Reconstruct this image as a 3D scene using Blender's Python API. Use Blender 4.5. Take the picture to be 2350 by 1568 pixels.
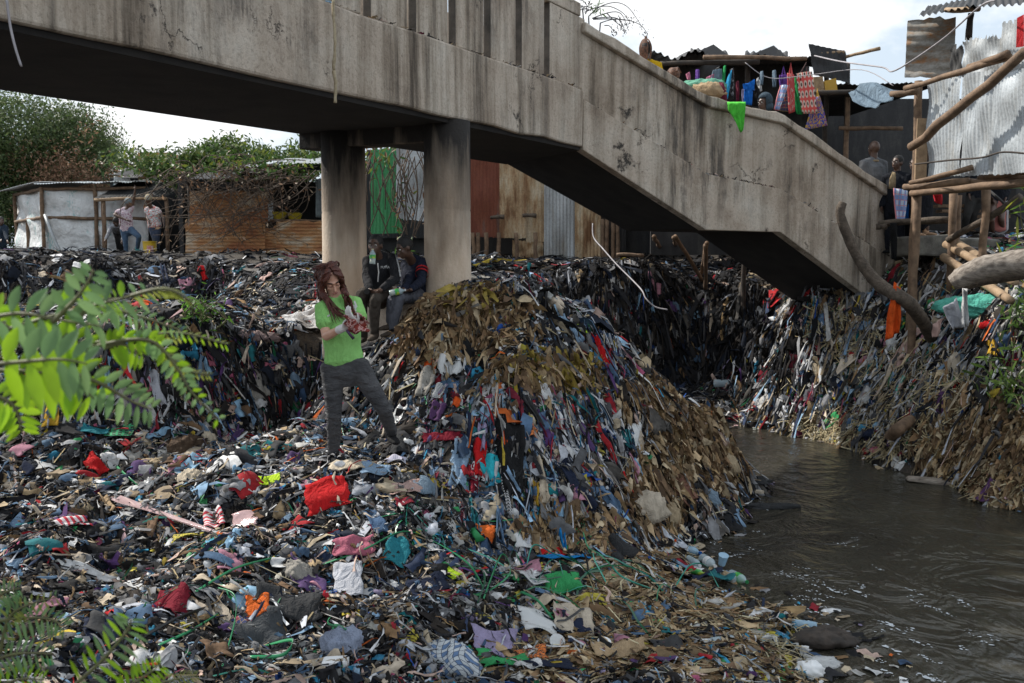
import bpy, bmesh, math, random
import numpy as np
from mathutils import Vector, Matrix, Quaternion

for o in list(bpy.data.objects): bpy.data.objects.remove(o)
SC = bpy.context.scene
COL = SC.collection
R = math.radians
rng = np.random.default_rng(7)
random.seed(7)

# ------------------------------------------------------------------ camera
CAMZ = 2.9; PITCH = R(5.25); FPX = 1024*35/36.0
cam_d = bpy.data.cameras.new('camera'); cam = bpy.data.objects.new('camera', cam_d); COL.objects.link(cam)
cam.location = (0, 0, CAMZ); cam.rotation_euler = (R(90)-PITCH, 0, 0)
cam_d.lens = 35; cam_d.sensor_width = 36; cam_d.clip_start = 0.05; cam_d.clip_end = 3000
cam_d.dof.use_dof = True; cam_d.dof.focus_distance = 8.4; cam_d.dof.aperture_fstop = 5.6
SC.camera = cam

# ------------------------------------------------------------------ light
SUN_DIR = Vector((-0.80, 0.42, 0.86)).normalized()          # towards the sun
W = bpy.data.worlds.new('World'); SC.world = W; W.use_nodes = True
nt = W.node_tree; nt.nodes.clear()
wo = nt.nodes.new('ShaderNodeOutputWorld'); bg = nt.nodes.new('ShaderNodeBackground')
sky = nt.nodes.new('ShaderNodeTexSky'); sky.sky_type = 'NISHITA'; sky.sun_disc = False
sky.sun_elevation = math.asin(SUN_DIR.z); sky.sun_rotation = math.atan2(SUN_DIR.x, SUN_DIR.y)
sky.air_density = 1.0; sky.dust_density = 2.5
tc = nt.nodes.new('ShaderNodeTexCoord'); mp = nt.nodes.new('ShaderNodeMapping')
mp.inputs['Scale'].default_value = (1.0, 1.0, 1.7); mp.inputs['Location'].default_value = (0.42, 0.15, 0.3)
nz = nt.nodes.new('ShaderNodeTexNoise'); nz.inputs['Scale'].default_value = 2.6; nz.inputs['Detail'].default_value = 7
nz.inputs['Roughness'].default_value = 0.55
rp = nt.nodes.new('ShaderNodeValToRGB'); rp.color_ramp.elements[0].position = 0.50; rp.color_ramp.elements[1].position = 0.56
hz = nt.nodes.new('ShaderNodeMixRGB'); hz.inputs[0].default_value = 0.85; hz.inputs[2].default_value = (5.7, 6.6, 7.5, 1)
cl = nt.nodes.new('ShaderNodeMixRGB'); cl.inputs[2].default_value = (8.6, 8.7, 8.8, 1)
L = nt.links.new
L(tc.outputs['Generated'], mp.inputs[0]); L(mp.outputs[0], nz.inputs['Vector']); L(nz.outputs['Fac'], rp.inputs[0])
L(sky.outputs[0], hz.inputs[1]); L(hz.outputs[0], cl.inputs[1]); L(rp.outputs[0], cl.inputs[0])
L(cl.outputs[0], bg.inputs[0]); bg.inputs[1].default_value = 0.1; L(bg.outputs[0], wo.inputs[0])
sd = bpy.data.lights.new('sun', 'SUN'); sd.energy = 4.2; sd.angle = R(1.5); sd.color = (1.0, 0.95, 0.87)
sun = bpy.data.objects.new('sun', sd); COL.objects.link(sun); sun.location = (-20, 12, 25)
sun.rotation_euler = SUN_DIR.to_track_quat('Z', 'Y').to_euler()
SC.view_settings.view_transform = 'Standard'; SC.view_settings.look = 'None'
SC.view_settings.exposure = 0.48; SC.view_settings.gamma = 1.0
SC.render.engine = 'CYCLES'
SC.cycles.max_bounces = 6; SC.cycles.diffuse_bounces = 3; SC.cycles.transparent_max_bounces = 12
SC.cycles.use_denoising = True

# ------------------------------------------------------------------ photo pixels -> directions
def fr(x0, y0, s):
    return lambda x, y: ((x0+x/s)/3.75, (y0+y/s)/3.75)
F = fr(0,0,.61198); Z1 = fr(0,0,1.568); Z2 = fr(1100,0,1.5677); Z3 = fr(2300,0,1.4253); Z4 = fr(1050,850,1.65)
Z5 = fr(0,900,1.836); Z6 = fr(2500,900,1.4933); Z7 = fr(0,1700,1.8077); Z8 = fr(1300,1000,1.4256)
Y1 = fr(1200,1700,1.8077); Y2 = fr(2400,1700,1.632); Y3 = fr(0,600,3.357); Y4 = fr(650,550,2.613); Y5 = fr(1280,850,3.135)
Y6 = fr(2350,120,2.611); Y7 = fr(3100,450,2.412); Y8 = fr(1700,600,2.9375); W1 = fr(3350,0,2.2408); W2 = fr(1150,950,3.92)
W3 = fr(2050,0,5.222); W4 = fr(3300,950,1.65)
CPI_, SPI_ = math.cos(PITCH), math.sin(PITCH)
def ray(u, v):
    x = (u-512)/FPX; y = (341.5-v)/FPX
    return np.array([x, CPI_+y*SPI_, -SPI_+y*CPI_])
def P(u, v, Y):
    d = ray(u, v); t = Y/d[1]
    return Vector((d[0]*t, Y, CAMZ+d[2]*t))
def proj(p):
    p = np.asarray(p, float); x = p[...,0]; y = p[...,1]; z = p[...,2]-CAMZ
    f = y*CPI_-z*SPI_; up = y*SPI_+z*CPI_
    f = np.where(f < .05, .05, f)
    return 512+FPX*x/f, 341.5-FPX*up/f

# ------------------------------------------------------------------ materials
MATS = {}
def nodes(name):
    m = bpy.data.materials.new(name); m.use_nodes = True; MATS[name] = m
    n = m.node_tree; b = n.nodes['Principled BSDF']
    return m, n, b
def noise_node(n, scale, detail=5, stretch=(1,1,1), rough=.6, coord='Object', loc=(0,0,0)):
    t = n.nodes.new('ShaderNodeTexCoord'); m = n.nodes.new('ShaderNodeMapping'); m.inputs['Scale'].default_value = stretch
    m.inputs['Location'].default_value = loc
    z = n.nodes.new('ShaderNodeTexNoise'); z.inputs['Scale'].default_value = scale; z.inputs['Detail'].default_value = detail
    z.inputs['Roughness'].default_value = rough
    n.links.new(t.outputs[coord], m.inputs[0]); n.links.new(m.outputs[0], z.inputs['Vector'])
    return z
def ramp(n, src, stops):
    r = n.nodes.new('ShaderNodeValToRGB'); e = r.color_ramp.elements
    while len(e) < len(stops): e.new(.5)
    for el, (p, c) in zip(e, stops):
        el.position = p; el.color = (*c, 1) if len(c) == 3 else c
    n.links.new(src, r.inputs[0]); return r
def mix(n, fac, a, b, mode='MIX'):
    m = n.nodes.new('ShaderNodeMixRGB'); m.blend_type = mode
    for i, s in ((0, fac), (1, a), (2, b)):
        if hasattr(s, 'links'): n.links.new(s, m.inputs[i])
        elif i == 0: m.inputs[0].default_value = s
        else: m.inputs[i].default_value = (*s, 1)
    return m.outputs[0]
def bump(n, b, src, strength, dist=.02):
    k = n.nodes.new('ShaderNodeBump'); k.inputs['Strength'].default_value = strength; k.inputs['Distance'].default_value = dist
    n.links.new(src, k.inputs['Height']); n.links.new(k.outputs[0], b.inputs['Normal'])
def mat(name, c1, c2=None, scale=6, rough=.85, stretch=(1,1,1), bs=.3, bscale=40, metal=0, c3=None, lo=.35, hi=.65, bd=.01):
    m, n, b = nodes(name)
    c2 = c2 or tuple(x*.6 for x in c1)
    z = noise_node(n, scale, 6, stretch)
    stops = [(lo, c1), (hi, c2)] if c3 is None else [(lo, c1), ((lo+hi)/2, c2), (hi, c3)]
    r = ramp(n, z.outputs['Fac'], stops)
    n.links.new(r.outputs[0], b.inputs['Base Color'])
    b.inputs['Roughness'].default_value = rough; b.inputs['Metallic'].default_value = metal
    if bs:
        z2 = noise_node(n, bscale, 4, stretch); bump(n, b, z2.outputs['Fac'], bs, bd)
    return m
def mat_attr(name, rough=.9, bs=.35, bscale=60, dirt=.45, sheen=0, trans=0, spec=.25):
    m, n, b = nodes(name)
    a = n.nodes.new('ShaderNodeAttribute'); a.attribute_name = 'Col'
    z = noise_node(n, 14, 5); r = ramp(n, z.outputs['Fac'], [(.3, (1-dirt,)*3), (.62, (1.0, 1.0, 1.0))])
    c = mix(n, 1.0, a.outputs['Color'], r.outputs[0], 'MULTIPLY')
    n.links.new(c, b.inputs['Base Color']); b.inputs['Roughness'].default_value = rough
    b.inputs['Specular IOR Level'].default_value = spec
    if bs:
        z2 = noise_node(n, bscale, 3); bump(n, b, z2.outputs['Fac'], bs, .008)
    if trans:
        t = n.nodes.new('ShaderNodeBsdfTranslucent'); n.links.new(c, t.inputs[0]); mx = n.nodes.new('ShaderNodeMixShader')
        mx.inputs[0].default_value = trans; out = n.nodes['Material Output']
        n.links.new(b.outputs[0], mx.inputs[1]); n.links.new(t.outputs[0], mx.inputs[2]); n.links.new(mx.outputs[0], out.inputs[0])
    return m
def mat_cloth(name, c, rough=.9, c2=None):
    m, n, b = nodes(name); c2 = c2 or tuple(x*.68 for x in c)
    z = noise_node(n, 9, 6); r = ramp(n, z.outputs['Fac'], [(.35,c),(.68,c2)]); n.links.new(r.outputs[0], b.inputs['Base Color']); b.inputs['Roughness'].default_value = rough; b.inputs['Specular IOR Level'].default_value = .2
    k = noise_node(n, 7, 3, (1.6,1.6,.7), .5); k.inputs['Distortion'].default_value = 1.2; f = noise_node(n, 120, 2); bump(n, b, mix(n, .12, k.outputs['Fac'], f.outputs['Fac']), .8, .07)
    return m

mat_attr('rags', .92, .45, 45, .5)
mat_attr('husks', .8, .5, 60, .45, spec=.3)
mat_attr('straps', .35, .0, 60, .3, spec=.5)
mat_attr('bits', .6, .3, 60, .4)
mat_attr('leaves', .5, 0, 60, .25, trans=.35, spec=.3)
mat_attr('near_leaves', .4, 0, 60, .15, trans=.55, spec=.4)
mat_attr('paint', .6, .1, 60, .2)
mat('mud', (.018,.015,.012), (.06,.047,.035), 5, .9, bs=.9, bscale=22, bd=.05, c3=(.03,.026,.022))
mat('wood', (.22,.14,.085), (.10,.062,.038), 9, .8, (1,1,1), .5, 60)
mat('wood_pale', (.36,.25,.15), (.2,.13,.075), 8, .75, bs=.5, bscale=50)
mat('wood_dark', (.055,.04,.03), (.02,.016,.013), 8, .8, bs=.6, bscale=50)
mat('driftwood', (.36,.31,.26), (.12,.095,.075), 5, .75, (1,6,6), .6, 30, bd=.02)
mat('bark', (.13,.10,.075), (.05,.038,.028), 14, .9, bs=.9, bscale=40, bd=.02)
mat('stone', (.2,.19,.165), (.09,.085,.075), 6, .9, bs=.7, bscale=25, bd=.02)
mat('skin_dark', (.10,.055,.037), (.07,.036,.024), 20, .45, bs=.05)
mat('skin_pale', (.62,.36,.26), (.55,.29,.2), 16, .45, bs=.05)
mat('black_hair', (.008,.007,.007), (.016,.014,.013), 50, .7, bs=.6, bscale=120)
mat('glove', (.78,.76,.74), (.62,.6,.58), 20, .5, bs=.2)
mat('metal_black', (.01,.01,.01), (.025,.022,.02), 6, .85, bs=.3)
mat('rope', (.45,.38,.26), (.3,.24,.15), 30, .9)
mat('plastic_white', (.8,.8,.8), (.65,.66,.66), 6, .35, bs=.1)

def concrete():
    m, n, b = nodes('concrete')
    z = noise_node(n, 1.1, 10, (1,1,1), .7); base = ramp(n, z.outputs['Fac'], [(.3,(.36,.285,.22)), (.48,(.54,.455,.37)), (.62,(.63,.56,.475)), (.75,(.67,.62,.55))])
    s = noise_node(n, 2.4, 7, (1.7,1.7,.10), .65); st = ramp(n, s.outputs['Fac'], [(.36,(.16,.145,.13)), (.47,(.66,.64,.61)), (.58,(1,1,1))])
    sm = noise_node(n, .45, 4, (1,1,1), .6, loc=(2,8,5)); smr = ramp(n, sm.outputs['Fac'], [(.36,(.3,.3,.3)), (.58,(1,1,1))]); c = mix(n, smr.outputs[0], base.outputs[0], st.outputs[0], 'MULTIPLY')
    g = noise_node(n, .55, 6, (1,1,.8), .65, loc=(3,1,2)); gr = ramp(n, g.outputs['Fac'], [(.5,(0,0,0)), (.62,(1,1,1))])
    s2 = noise_node(n, 5.0, 6, (1.5,1.5,.22), .7, loc=(1,5,2)); sr = ramp(n, s2.outputs['Fac'], [(.45,(0,0,0)), (.58,(1,1,1))])
    f = mix(n, 1.0, gr.outputs[0], sr.outputs[0], 'MULTIPLY'); f = mix(n, 1.0, f, (.85,.85,.85), 'MULTIPLY')
    c = mix(n, f, c, (.075,.066,.058))
    d = noise_node(n, 1.9, 8, (1,1,1), .75, loc=(7,3,2)); dr = ramp(n, d.outputs['Fac'], [(.64,(0,0,0)), (.69,(1,1,1))])
    c = mix(n, dr.outputs[0], c, (.06,.052,.045))
    w = noise_node(n, 3.5, 6, (1,1,1), .65); v = n.nodes.new('ShaderNodeTexVoronoi'); v.feature = 'DISTANCE_TO_EDGE'; v.inputs['Scale'].default_value = .42
    ad = n.nodes.new('ShaderNodeMixRGB'); ad.blend_type = 'ADD'; ad.inputs[0].default_value = .9
    tcn = n.nodes.new('ShaderNodeTexCoord'); n.links.new(tcn.outputs['Object'], ad.inputs[1]); n.links.new(w.outputs['Color'], ad.inputs[2]); n.links.new(ad.outputs[0], v.inputs['Vector'])
    cr = ramp(n, v.outputs['Distance'], [(.0,(1,1,1)), (.0045,(0,0,0))])
    h = noise_node(n, 1.1, 3, loc=(9,2,4)); hr = ramp(n, h.outputs['Fac'], [(.52,(0,0,0)), (.58,(1,1,1))])
    cm = mix(n, 1.0, cr.outputs[0], hr.outputs[0], 'MULTIPLY'); c = mix(n, cm, c, (.02,.018,.015))
    p = noise_node(n, 30, 7, rough=.75); pr = ramp(n, p.outputs['Fac'], [(.3,(.5,.48,.46)), (.5,(1,1,1))]); c = mix(n, .75, c, pr.outputs[0], 'MULTIPLY')
    n.links.new(c, b.inputs['Base Color']); b.inputs['Roughness'].default_value = .92
    hb = mix(n, .5, p.outputs['Fac'], z.outputs['Fac']); hb = mix(n, dr.outputs[0], hb, (.1,.1,.1)); hb = mix(n, cm, hb, (0,0,0)); bump(n, b, hb, .8, .04)
concrete()
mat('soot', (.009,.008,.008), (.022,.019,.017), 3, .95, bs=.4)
mat('grime_and_gap_shade', (.05,.045,.04), (.12,.105,.09), 5, .95, bs=.5)  # panel gap sides: grime plus the shade of the recess put into the colour
def column_mat():
    m, n, b = nodes('sooty_concrete')
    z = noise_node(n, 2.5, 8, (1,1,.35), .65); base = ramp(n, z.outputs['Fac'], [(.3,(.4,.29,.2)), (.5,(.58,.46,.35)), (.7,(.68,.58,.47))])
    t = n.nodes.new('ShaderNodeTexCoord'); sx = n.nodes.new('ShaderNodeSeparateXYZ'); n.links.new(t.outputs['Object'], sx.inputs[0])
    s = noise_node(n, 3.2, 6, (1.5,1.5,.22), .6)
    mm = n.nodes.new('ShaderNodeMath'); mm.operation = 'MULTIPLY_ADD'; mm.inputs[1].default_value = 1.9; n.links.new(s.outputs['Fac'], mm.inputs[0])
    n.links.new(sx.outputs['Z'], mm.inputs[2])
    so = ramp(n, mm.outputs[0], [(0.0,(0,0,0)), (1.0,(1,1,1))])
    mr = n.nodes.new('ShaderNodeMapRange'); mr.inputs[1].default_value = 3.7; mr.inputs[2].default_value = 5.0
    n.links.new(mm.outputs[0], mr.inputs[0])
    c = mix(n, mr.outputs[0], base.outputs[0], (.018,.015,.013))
    n.links.new(c, b.inputs['Base Color']); b.inputs['Roughness'].default_value = .9
    p = noise_node(n, 30, 5); bump(n, b, p.outputs['Fac'], .4, .02)
column_mat()
def tin(name, a, b_, c_, lo=.38, hi=.62, metal=.15, rough=.55, stretch=(1,1,.3), scale=3):
    m, n, b = nodes(name)
    z = noise_node(n, scale, 8, stretch, .68); r = ramp(n, z.outputs['Fac'], [(lo, a), ((lo+hi)/2, b_), (hi, c_)])
    q = noise_node(n, 26, 5, rough=.7); qr = ramp(n, q.outputs['Fac'], [(.3,(.55,.55,.55)), (.55,(1,1,1))])
    c = mix(n, .75, r.outputs[0], qr.outputs[0], 'MULTIPLY')
    n.links.new(c, b.inputs['Base Color']); b.inputs['Roughness'].default_value = rough; b.inputs['Metallic'].default_value = metal
    bump(n, b, q.outputs['Fac'], .25, .01)
tin('tin_rust', (.55,.47,.36), (.45,.23,.095), (.32,.125,.055), .36, .6, .05, .8, (.4,1,1), 3.2)
tin('tin_red', (.16,.04,.02), (.2,.06,.03), (.12,.1,.09), .4, .72, .05, .75)
tin('tin_tan', (.54,.45,.32), (.42,.29,.165), (.2,.1,.045), .4, .61, .05, .8)
tin('tin_grey', (.44,.46,.47), (.36,.38,.39), (.28,.26,.23), .36, .7, .3, .5)
tin('tin_bright', (.56,.60,.63), (.48,.52,.55), (.42,.40,.36), .35, .72, .25, .42)
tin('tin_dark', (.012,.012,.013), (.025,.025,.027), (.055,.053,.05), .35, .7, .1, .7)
tin('tin_green', (.03,.2,.07), (.04,.26,.09), (.05,.15,.06), .35, .7, .0, .6)
tin('tin_blotch', (.42,.4,.37), (.3,.27,.23), (.36,.16,.05), .36, .66, .1, .75, (1,1,2.5), 3.5)
def tarp():
    m, n, b = nodes('white_tarp')
    z = noise_node(n, 1.6, 5); r = ramp(n, z.outputs['Fac'], [(.3,(.52,.53,.53)), (.6,(.72,.73,.73))])
    q = noise_node(n, 1.7, 2, (1,1,1.2), loc=(4,7,1)); q2 = noise_node(n, 13, 3, (2.2,2.2,.7))
    a1 = ramp(n, q.outputs['Fac'], [(.54,(0,0,0)), (.6,(1,1,1))]); a2 = ramp(n, q2.outputs['Fac'], [(.5,(0,0,0)), (.56,(1,1,1))])
    f = mix(n, 1.0, a1.outputs[0], a2.outputs[0], 'MULTIPLY'); f = mix(n, 1.0, f, (.55,.55,.55), 'MULTIPLY')
    c = mix(n, f, r.outputs[0], (.12,.4,.4))
    n.links.new(c, b.inputs['Base Color']); b.inputs['Roughness'].default_value = .55
    k = noise_node(n, 3.5, 4, (1,1,1)); bump(n, b, k.outputs['Fac'], .9, .12)
tarp()
def clear_plastic(name, col, alpha):
    m, n, b = nodes(name); b.inputs['Base Color'].default_value = (*col, 1); b.inputs['Roughness'].default_value = .16
    b.inputs['Alpha'].default_value = alpha
    z = noise_node(n, 40, 4); bump(n, b, z.outputs['Fac'], .5, .01)
clear_plastic('grey_film', (.3,.31,.31), .75); clear_plastic('clear_film', (.75,.76,.76), .5); clear_plastic('bottle_pet', (.55,.68,.74), .5); clear_plastic('pink_gauze', (.72,.5,.5), .6)
clear_plastic('bottle_blue', (.4,.62,.8), .55)
def fabric_pattern(name, cols, freq, kind='plaid', coord='UV'):
    m, n, b = nodes(name)
    t = n.nodes.new('ShaderNodeTexCoord'); sx = n.nodes.new('ShaderNodeSeparateXYZ'); n.links.new(t.outputs[coord], sx.inputs[0])
    def band(src, f, thr):
        a = n.nodes.new('ShaderNodeMath'); a.operation = 'MULTIPLY'; a.inputs[1].default_value = f; n.links.new(src, a.inputs[0])
        q = n.nodes.new('ShaderNodeMath'); q.operation = 'FRACT'; n.links.new(a.outputs[0], q.inputs[0])
        g = n.nodes.new('ShaderNodeMath'); g.operation = 'LESS_THAN'; g.inputs[1].default_value = thr; n.links.new(q.outputs[0], g.inputs[0]); return g.outputs[0]
    if kind == 'plaid':
        c = mix(n, band(sx.outputs['X'], freq, .5), cols[0], cols[1]); c = mix(n, band(sx.outputs['Y'], freq, .45), c, cols[1])
        c = mix(n, band(sx.outputs['X'], freq*2, .12), c, cols[2]); c = mix(n, band(sx.outputs['Y'], freq*2, .12), c, cols[2])
    elif kind == 'stripe':
        c = mix(n, band(sx.outputs['Y'], freq, .5), cols[0], cols[1])
        if len(cols) > 2: c = mix(n, band(sx.outputs['Y'], freq*.5, .2), c, cols[2])
    elif kind == 'dots':
        v = n.nodes.new('ShaderNodeTexVoronoi'); v.inputs['Scale'].default_value = freq; v.inputs['Randomness'].default_value = cols[3] if len(cols) > 3 else 0
        n.links.new(t.outputs[coord], v.inputs['Vector'])
        r = ramp(n, v.outputs['Distance'], [(.0,cols[2]), (.16,cols[2]), (.2,cols[1]), (.36,cols[1]), (.42,cols[0])]); c = r.outputs[0]
    elif kind == 'floral':
        v = noise_node(n, freq, 3, coord=coord, rough=.5); r = ramp(n, v.outputs['Fac'], [(.4,cols[0]), (.46,cols[1]), (.54,cols[0]), (.6,cols[2]), (.66,cols[0])])
        c = r.outputs[0]; r.color_ramp.interpolation = 'CONSTANT'
    n.links.new(c, b.inputs['Base Color']); b.inputs['Roughness'].default_value = .85
    z = noise_node(n, 60, 3); bump(n, b, z.outputs['Fac'], .2, .01)

# ------------------------------------------------------------------ mesh tools
class MB:
    def __init__(s): s.v = []; s.f = []; s.c = []; s.uv = None; s.k = 0
    def add(s, verts, faces, col=None):
        o = s.k; verts = [tuple(x) for x in verts]
        s.v += verts; s.k += len(verts); s.f += [tuple(i+o for i in f) for f in faces]
        if col is not None: s.c += [col]*len(verts)
        return s
    def box(s, c, size, rot=None, jit=0):
        sx, sy, sz = (a/2 for a in size); c = Vector(c)
        q = [Vector((x*sx, y*sy, z*sz)) for z in (-1,1) for y in (-1,1) for x in (-1,1)]
        if jit: q = [a+Vector([random.uniform(-jit, jit) for _ in range(3)]) for a in q]
        if rot is not None: q = [rot @ a for a in q]
        return s.add([a+c for a in q], [(0,2,3,1),(4,5,7,6),(0,1,5,4),(2,6,7,3),(0,4,6,2),(1,3,7,5)])
    def prism(s, poly, z0, z1):
        """poly: ccw list of (x,y); z0/z1 numbers or per-vertex lists"""
        n = len(poly); a = z0 if isinstance(z0, (list, tuple)) else [z0]*n; b = z1 if isinstance(z1, (list, tuple)) else [z1]*n
        return s.add([(p[0],p[1],a[i]) for i, p in enumerate(poly)]+[(p[0],p[1],b[i]) for i, p in enumerate(poly)],
              [tuple(range(n-1,-1,-1)), tuple(range(n, 2*n))]+[(i,(i+1)%n,n+(i+1)%n,n+i) for i in range(n)])
    def tube(s, pts, rad, n=8, ry=None, side=None, cap=True, col=None, rj=0):
        pts = [Vector(p) for p in pts]; m = len(pts)
        rad = [rad]*m if isinstance(rad, (int, float)) else list(rad)
        ry = rad if ry is None else ([ry]*m if isinstance(ry, (int, float)) else list(ry))
        vs = []; prev = None
        for i, p in enumerate(pts):
            t = (pts[min(i+1,m-1)]-pts[max(i-1,0)])
            t = t.normalized() if t.length > 1e-9 else Vector((0,0,1))
            a = Vector(side) if side is not None else (prev if prev is not None else (Vector((0,0,1)) if abs(t.z) < .9 else Vector((1,0,0))))
            a = a-t*a.dot(t)
            a = a.normalized() if a.length > 1e-6 else t.orthogonal().normalized()
            b = t.cross(a); prev = a
            for k in range(n):
                th = 2*math.pi*k/n; q = 1+(random.uniform(-rj, rj) if rj else 0)
                vs.append(p+(a*math.cos(th)*rad[i]+b*math.sin(th)*ry[i])*q)
        fs = [(i*n+k, i*n+(k+1)%n, (i+1)*n+(k+1)%n, (i+1)*n+k) for i in range(m-1) for k in range(n)]
        if cap: fs += [tuple(range(n-1,-1,-1)), tuple(range((m-1)*n, m*n))]
        return s.add(vs, fs, col)
    def ball(s, c, r, n=10, rot=None):
        c = Vector(c); r = (r,r,r) if isinstance(r, (int,float)) else r; vs = []; m = n//2+1
        for i in range(1, m):
            ph = math.pi*i/m
            for k in range(n):
                th = 2*math.pi*k/n; q = Vector((math.sin(ph)*math.cos(th)*r[0], math.sin(ph)*math.sin(th)*r[1], math.cos(ph)*r[2])); vs.append(q)
        vs += [Vector((0,0,r[2])), Vector((0,0,-r[2]))]
        if rot is not None: vs = [rot @ q for q in vs]
        top = len(vs)-2; fs = [(i*n+k,(i+1)*n+k,(i+1)*n+(k+1)%n,i*n+(k+1)%n) for i in range(m-2) for k in range(n)]
        fs += [(top,k,(k+1)%n) for k in range(n)]+[(top+1,(m-2)*n+(k+1)%n,(m-2)*n+k) for k in range(n)]
        return s.add([q+c for q in vs], fs)
    def lathe(s, p0, axis, prof, n=14):
        """prof: list of (t along axis, radius)"""
        axis = Vector(axis).normalized(); p0 = Vector(p0)
        return s.tube([p0+axis*t for t, r in prof], [max(r,.0005) for t, r in prof], n)
    def grid(s, pts, nu, nv, uv=True):
        s.add(pts, [(j*nu+i, j*nu+i+1, (j+1)*nu+i+1, (j+1)*nu+i) for j in range(nv-1) for i in range(nu-1)])
        if uv: s.uv = [(i/(nu-1), j/(nv-1)) for j in range(nv) for i in range(nu)]
        return s
    def build(s, name, m, parent=None, smooth=False, origin=None, solid=0, bevel=0):
        me = bpy.data.meshes.new(name)
        if parent is not None:
            org = Vector((0,0,0)); q = parent
            while q is not None: org += q.location; q = q.parent
        elif origin is not None: org = Vector(origin)
        else:
            a = np.array(s.v); org = Vector((float(a[:,0].mean()), float(a[:,1].mean()), float(a[:,2].min())))
        me.from_pydata([(x-org.x, y-org.y, z-org.z) for x, y, z in s.v], [], s.f); me.update()
        if s.c and len(s.c) == len(s.v):
            ca = me.color_attributes.new('Col', 'FLOAT_COLOR', 'POINT'); ca.data.foreach_set('color', np.array([(*c, 1) for c in s.c], 'f').ravel())
        if s.uv and len(s.uv) == len(s.v):
            ul = me.uv_layers.new(name='UVMap'); li = np.empty(len(me.loops), 'i'); me.loops.foreach_get('vertex_index', li)
            ul.data.foreach_set('uv', np.array(s.uv, 'f')[li].ravel())
        if smooth: me.polygons.foreach_set('use_smooth', [True]*len(me.polygons))
        me.materials.append(MATS[m])
        o = bpy.data.objects.new(name, me); COL.objects.link(o)
        if parent is not None: o.parent = parent
        else: o.location = org
        if solid:
            k = o.modifiers.new('solid', 'SOLIDIFY'); k.thickness = solid; k.offset = 0
        if bevel:
            k = o.modifiers.new('bevel', 'BEVEL'); k.width = bevel; k.segments = 2; k.limit_method = 'ANGLE'
        return o
def tag(o, label=None, cat=None, group=None, kind=None):
    if label: o['label'] = label
    if cat: o['category'] = cat
    if group: o['group'] = group
    if kind: o['kind'] = kind
    return o
def thing(name, label, cat, loc, group=None):
    o = bpy.data.objects.new(name, None); COL.objects.link(o); o.location = loc; o.empty_display_size = .1
    return tag(o, label, cat, group)
def big_mesh(name, V, Q, C, m, smooth=True):
    """V (n,3), Q (k,4) quads, C (n,3) colours"""
    me = bpy.data.meshes.new(name)
    me.vertices.add(len(V)); me.vertices.foreach_set('co', np.ascontiguousarray(V, 'f').ravel())
    me.loops.add(Q.size); me.loops.foreach_set('vertex_index', np.ascontiguousarray(Q, 'i').ravel())
    me.polygons.add(len(Q)); me.polygons.foreach_set('loop_start', np.arange(0, Q.size, 4, dtype='i'))
    me.polygons.foreach_set('use_smooth', np.full(len(Q), smooth)); me.update(calc_edges=True)
    if C is not None:
        ca = me.color_attributes.new('Col', 'FLOAT_COLOR', 'POINT')
        ca.data.foreach_set('color', np.ascontiguousarray(np.hstack([C, np.ones((len(C),1))]), 'f').ravel())
    me.materials.append(MATS[m]); o = bpy.data.objects.new(name, me); COL.objects.link(o); return o
def curve_pts(pts, n=12):
    """Catmull-Rom through pts"""
    pts = [Vector(p) for p in pts]; out = []
    for i in range(len(pts)-1):
        p0 = pts[max(i-1,0)]; p1 = pts[i]; p2 = pts[i+1]; p3 = pts[min(i+2,len(pts)-1)]
        for k in range(n):
            t = k/n; out.append(.5*((2*p1)+(p2-p0)*t+(2*p0-5*p1+4*p2-p3)*t*t+(3*p1-p0-3*p2+p3)*t**3))
    return out+[pts[-1]]
def lerp(a, b, t): return a+(b-a)*t
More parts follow.
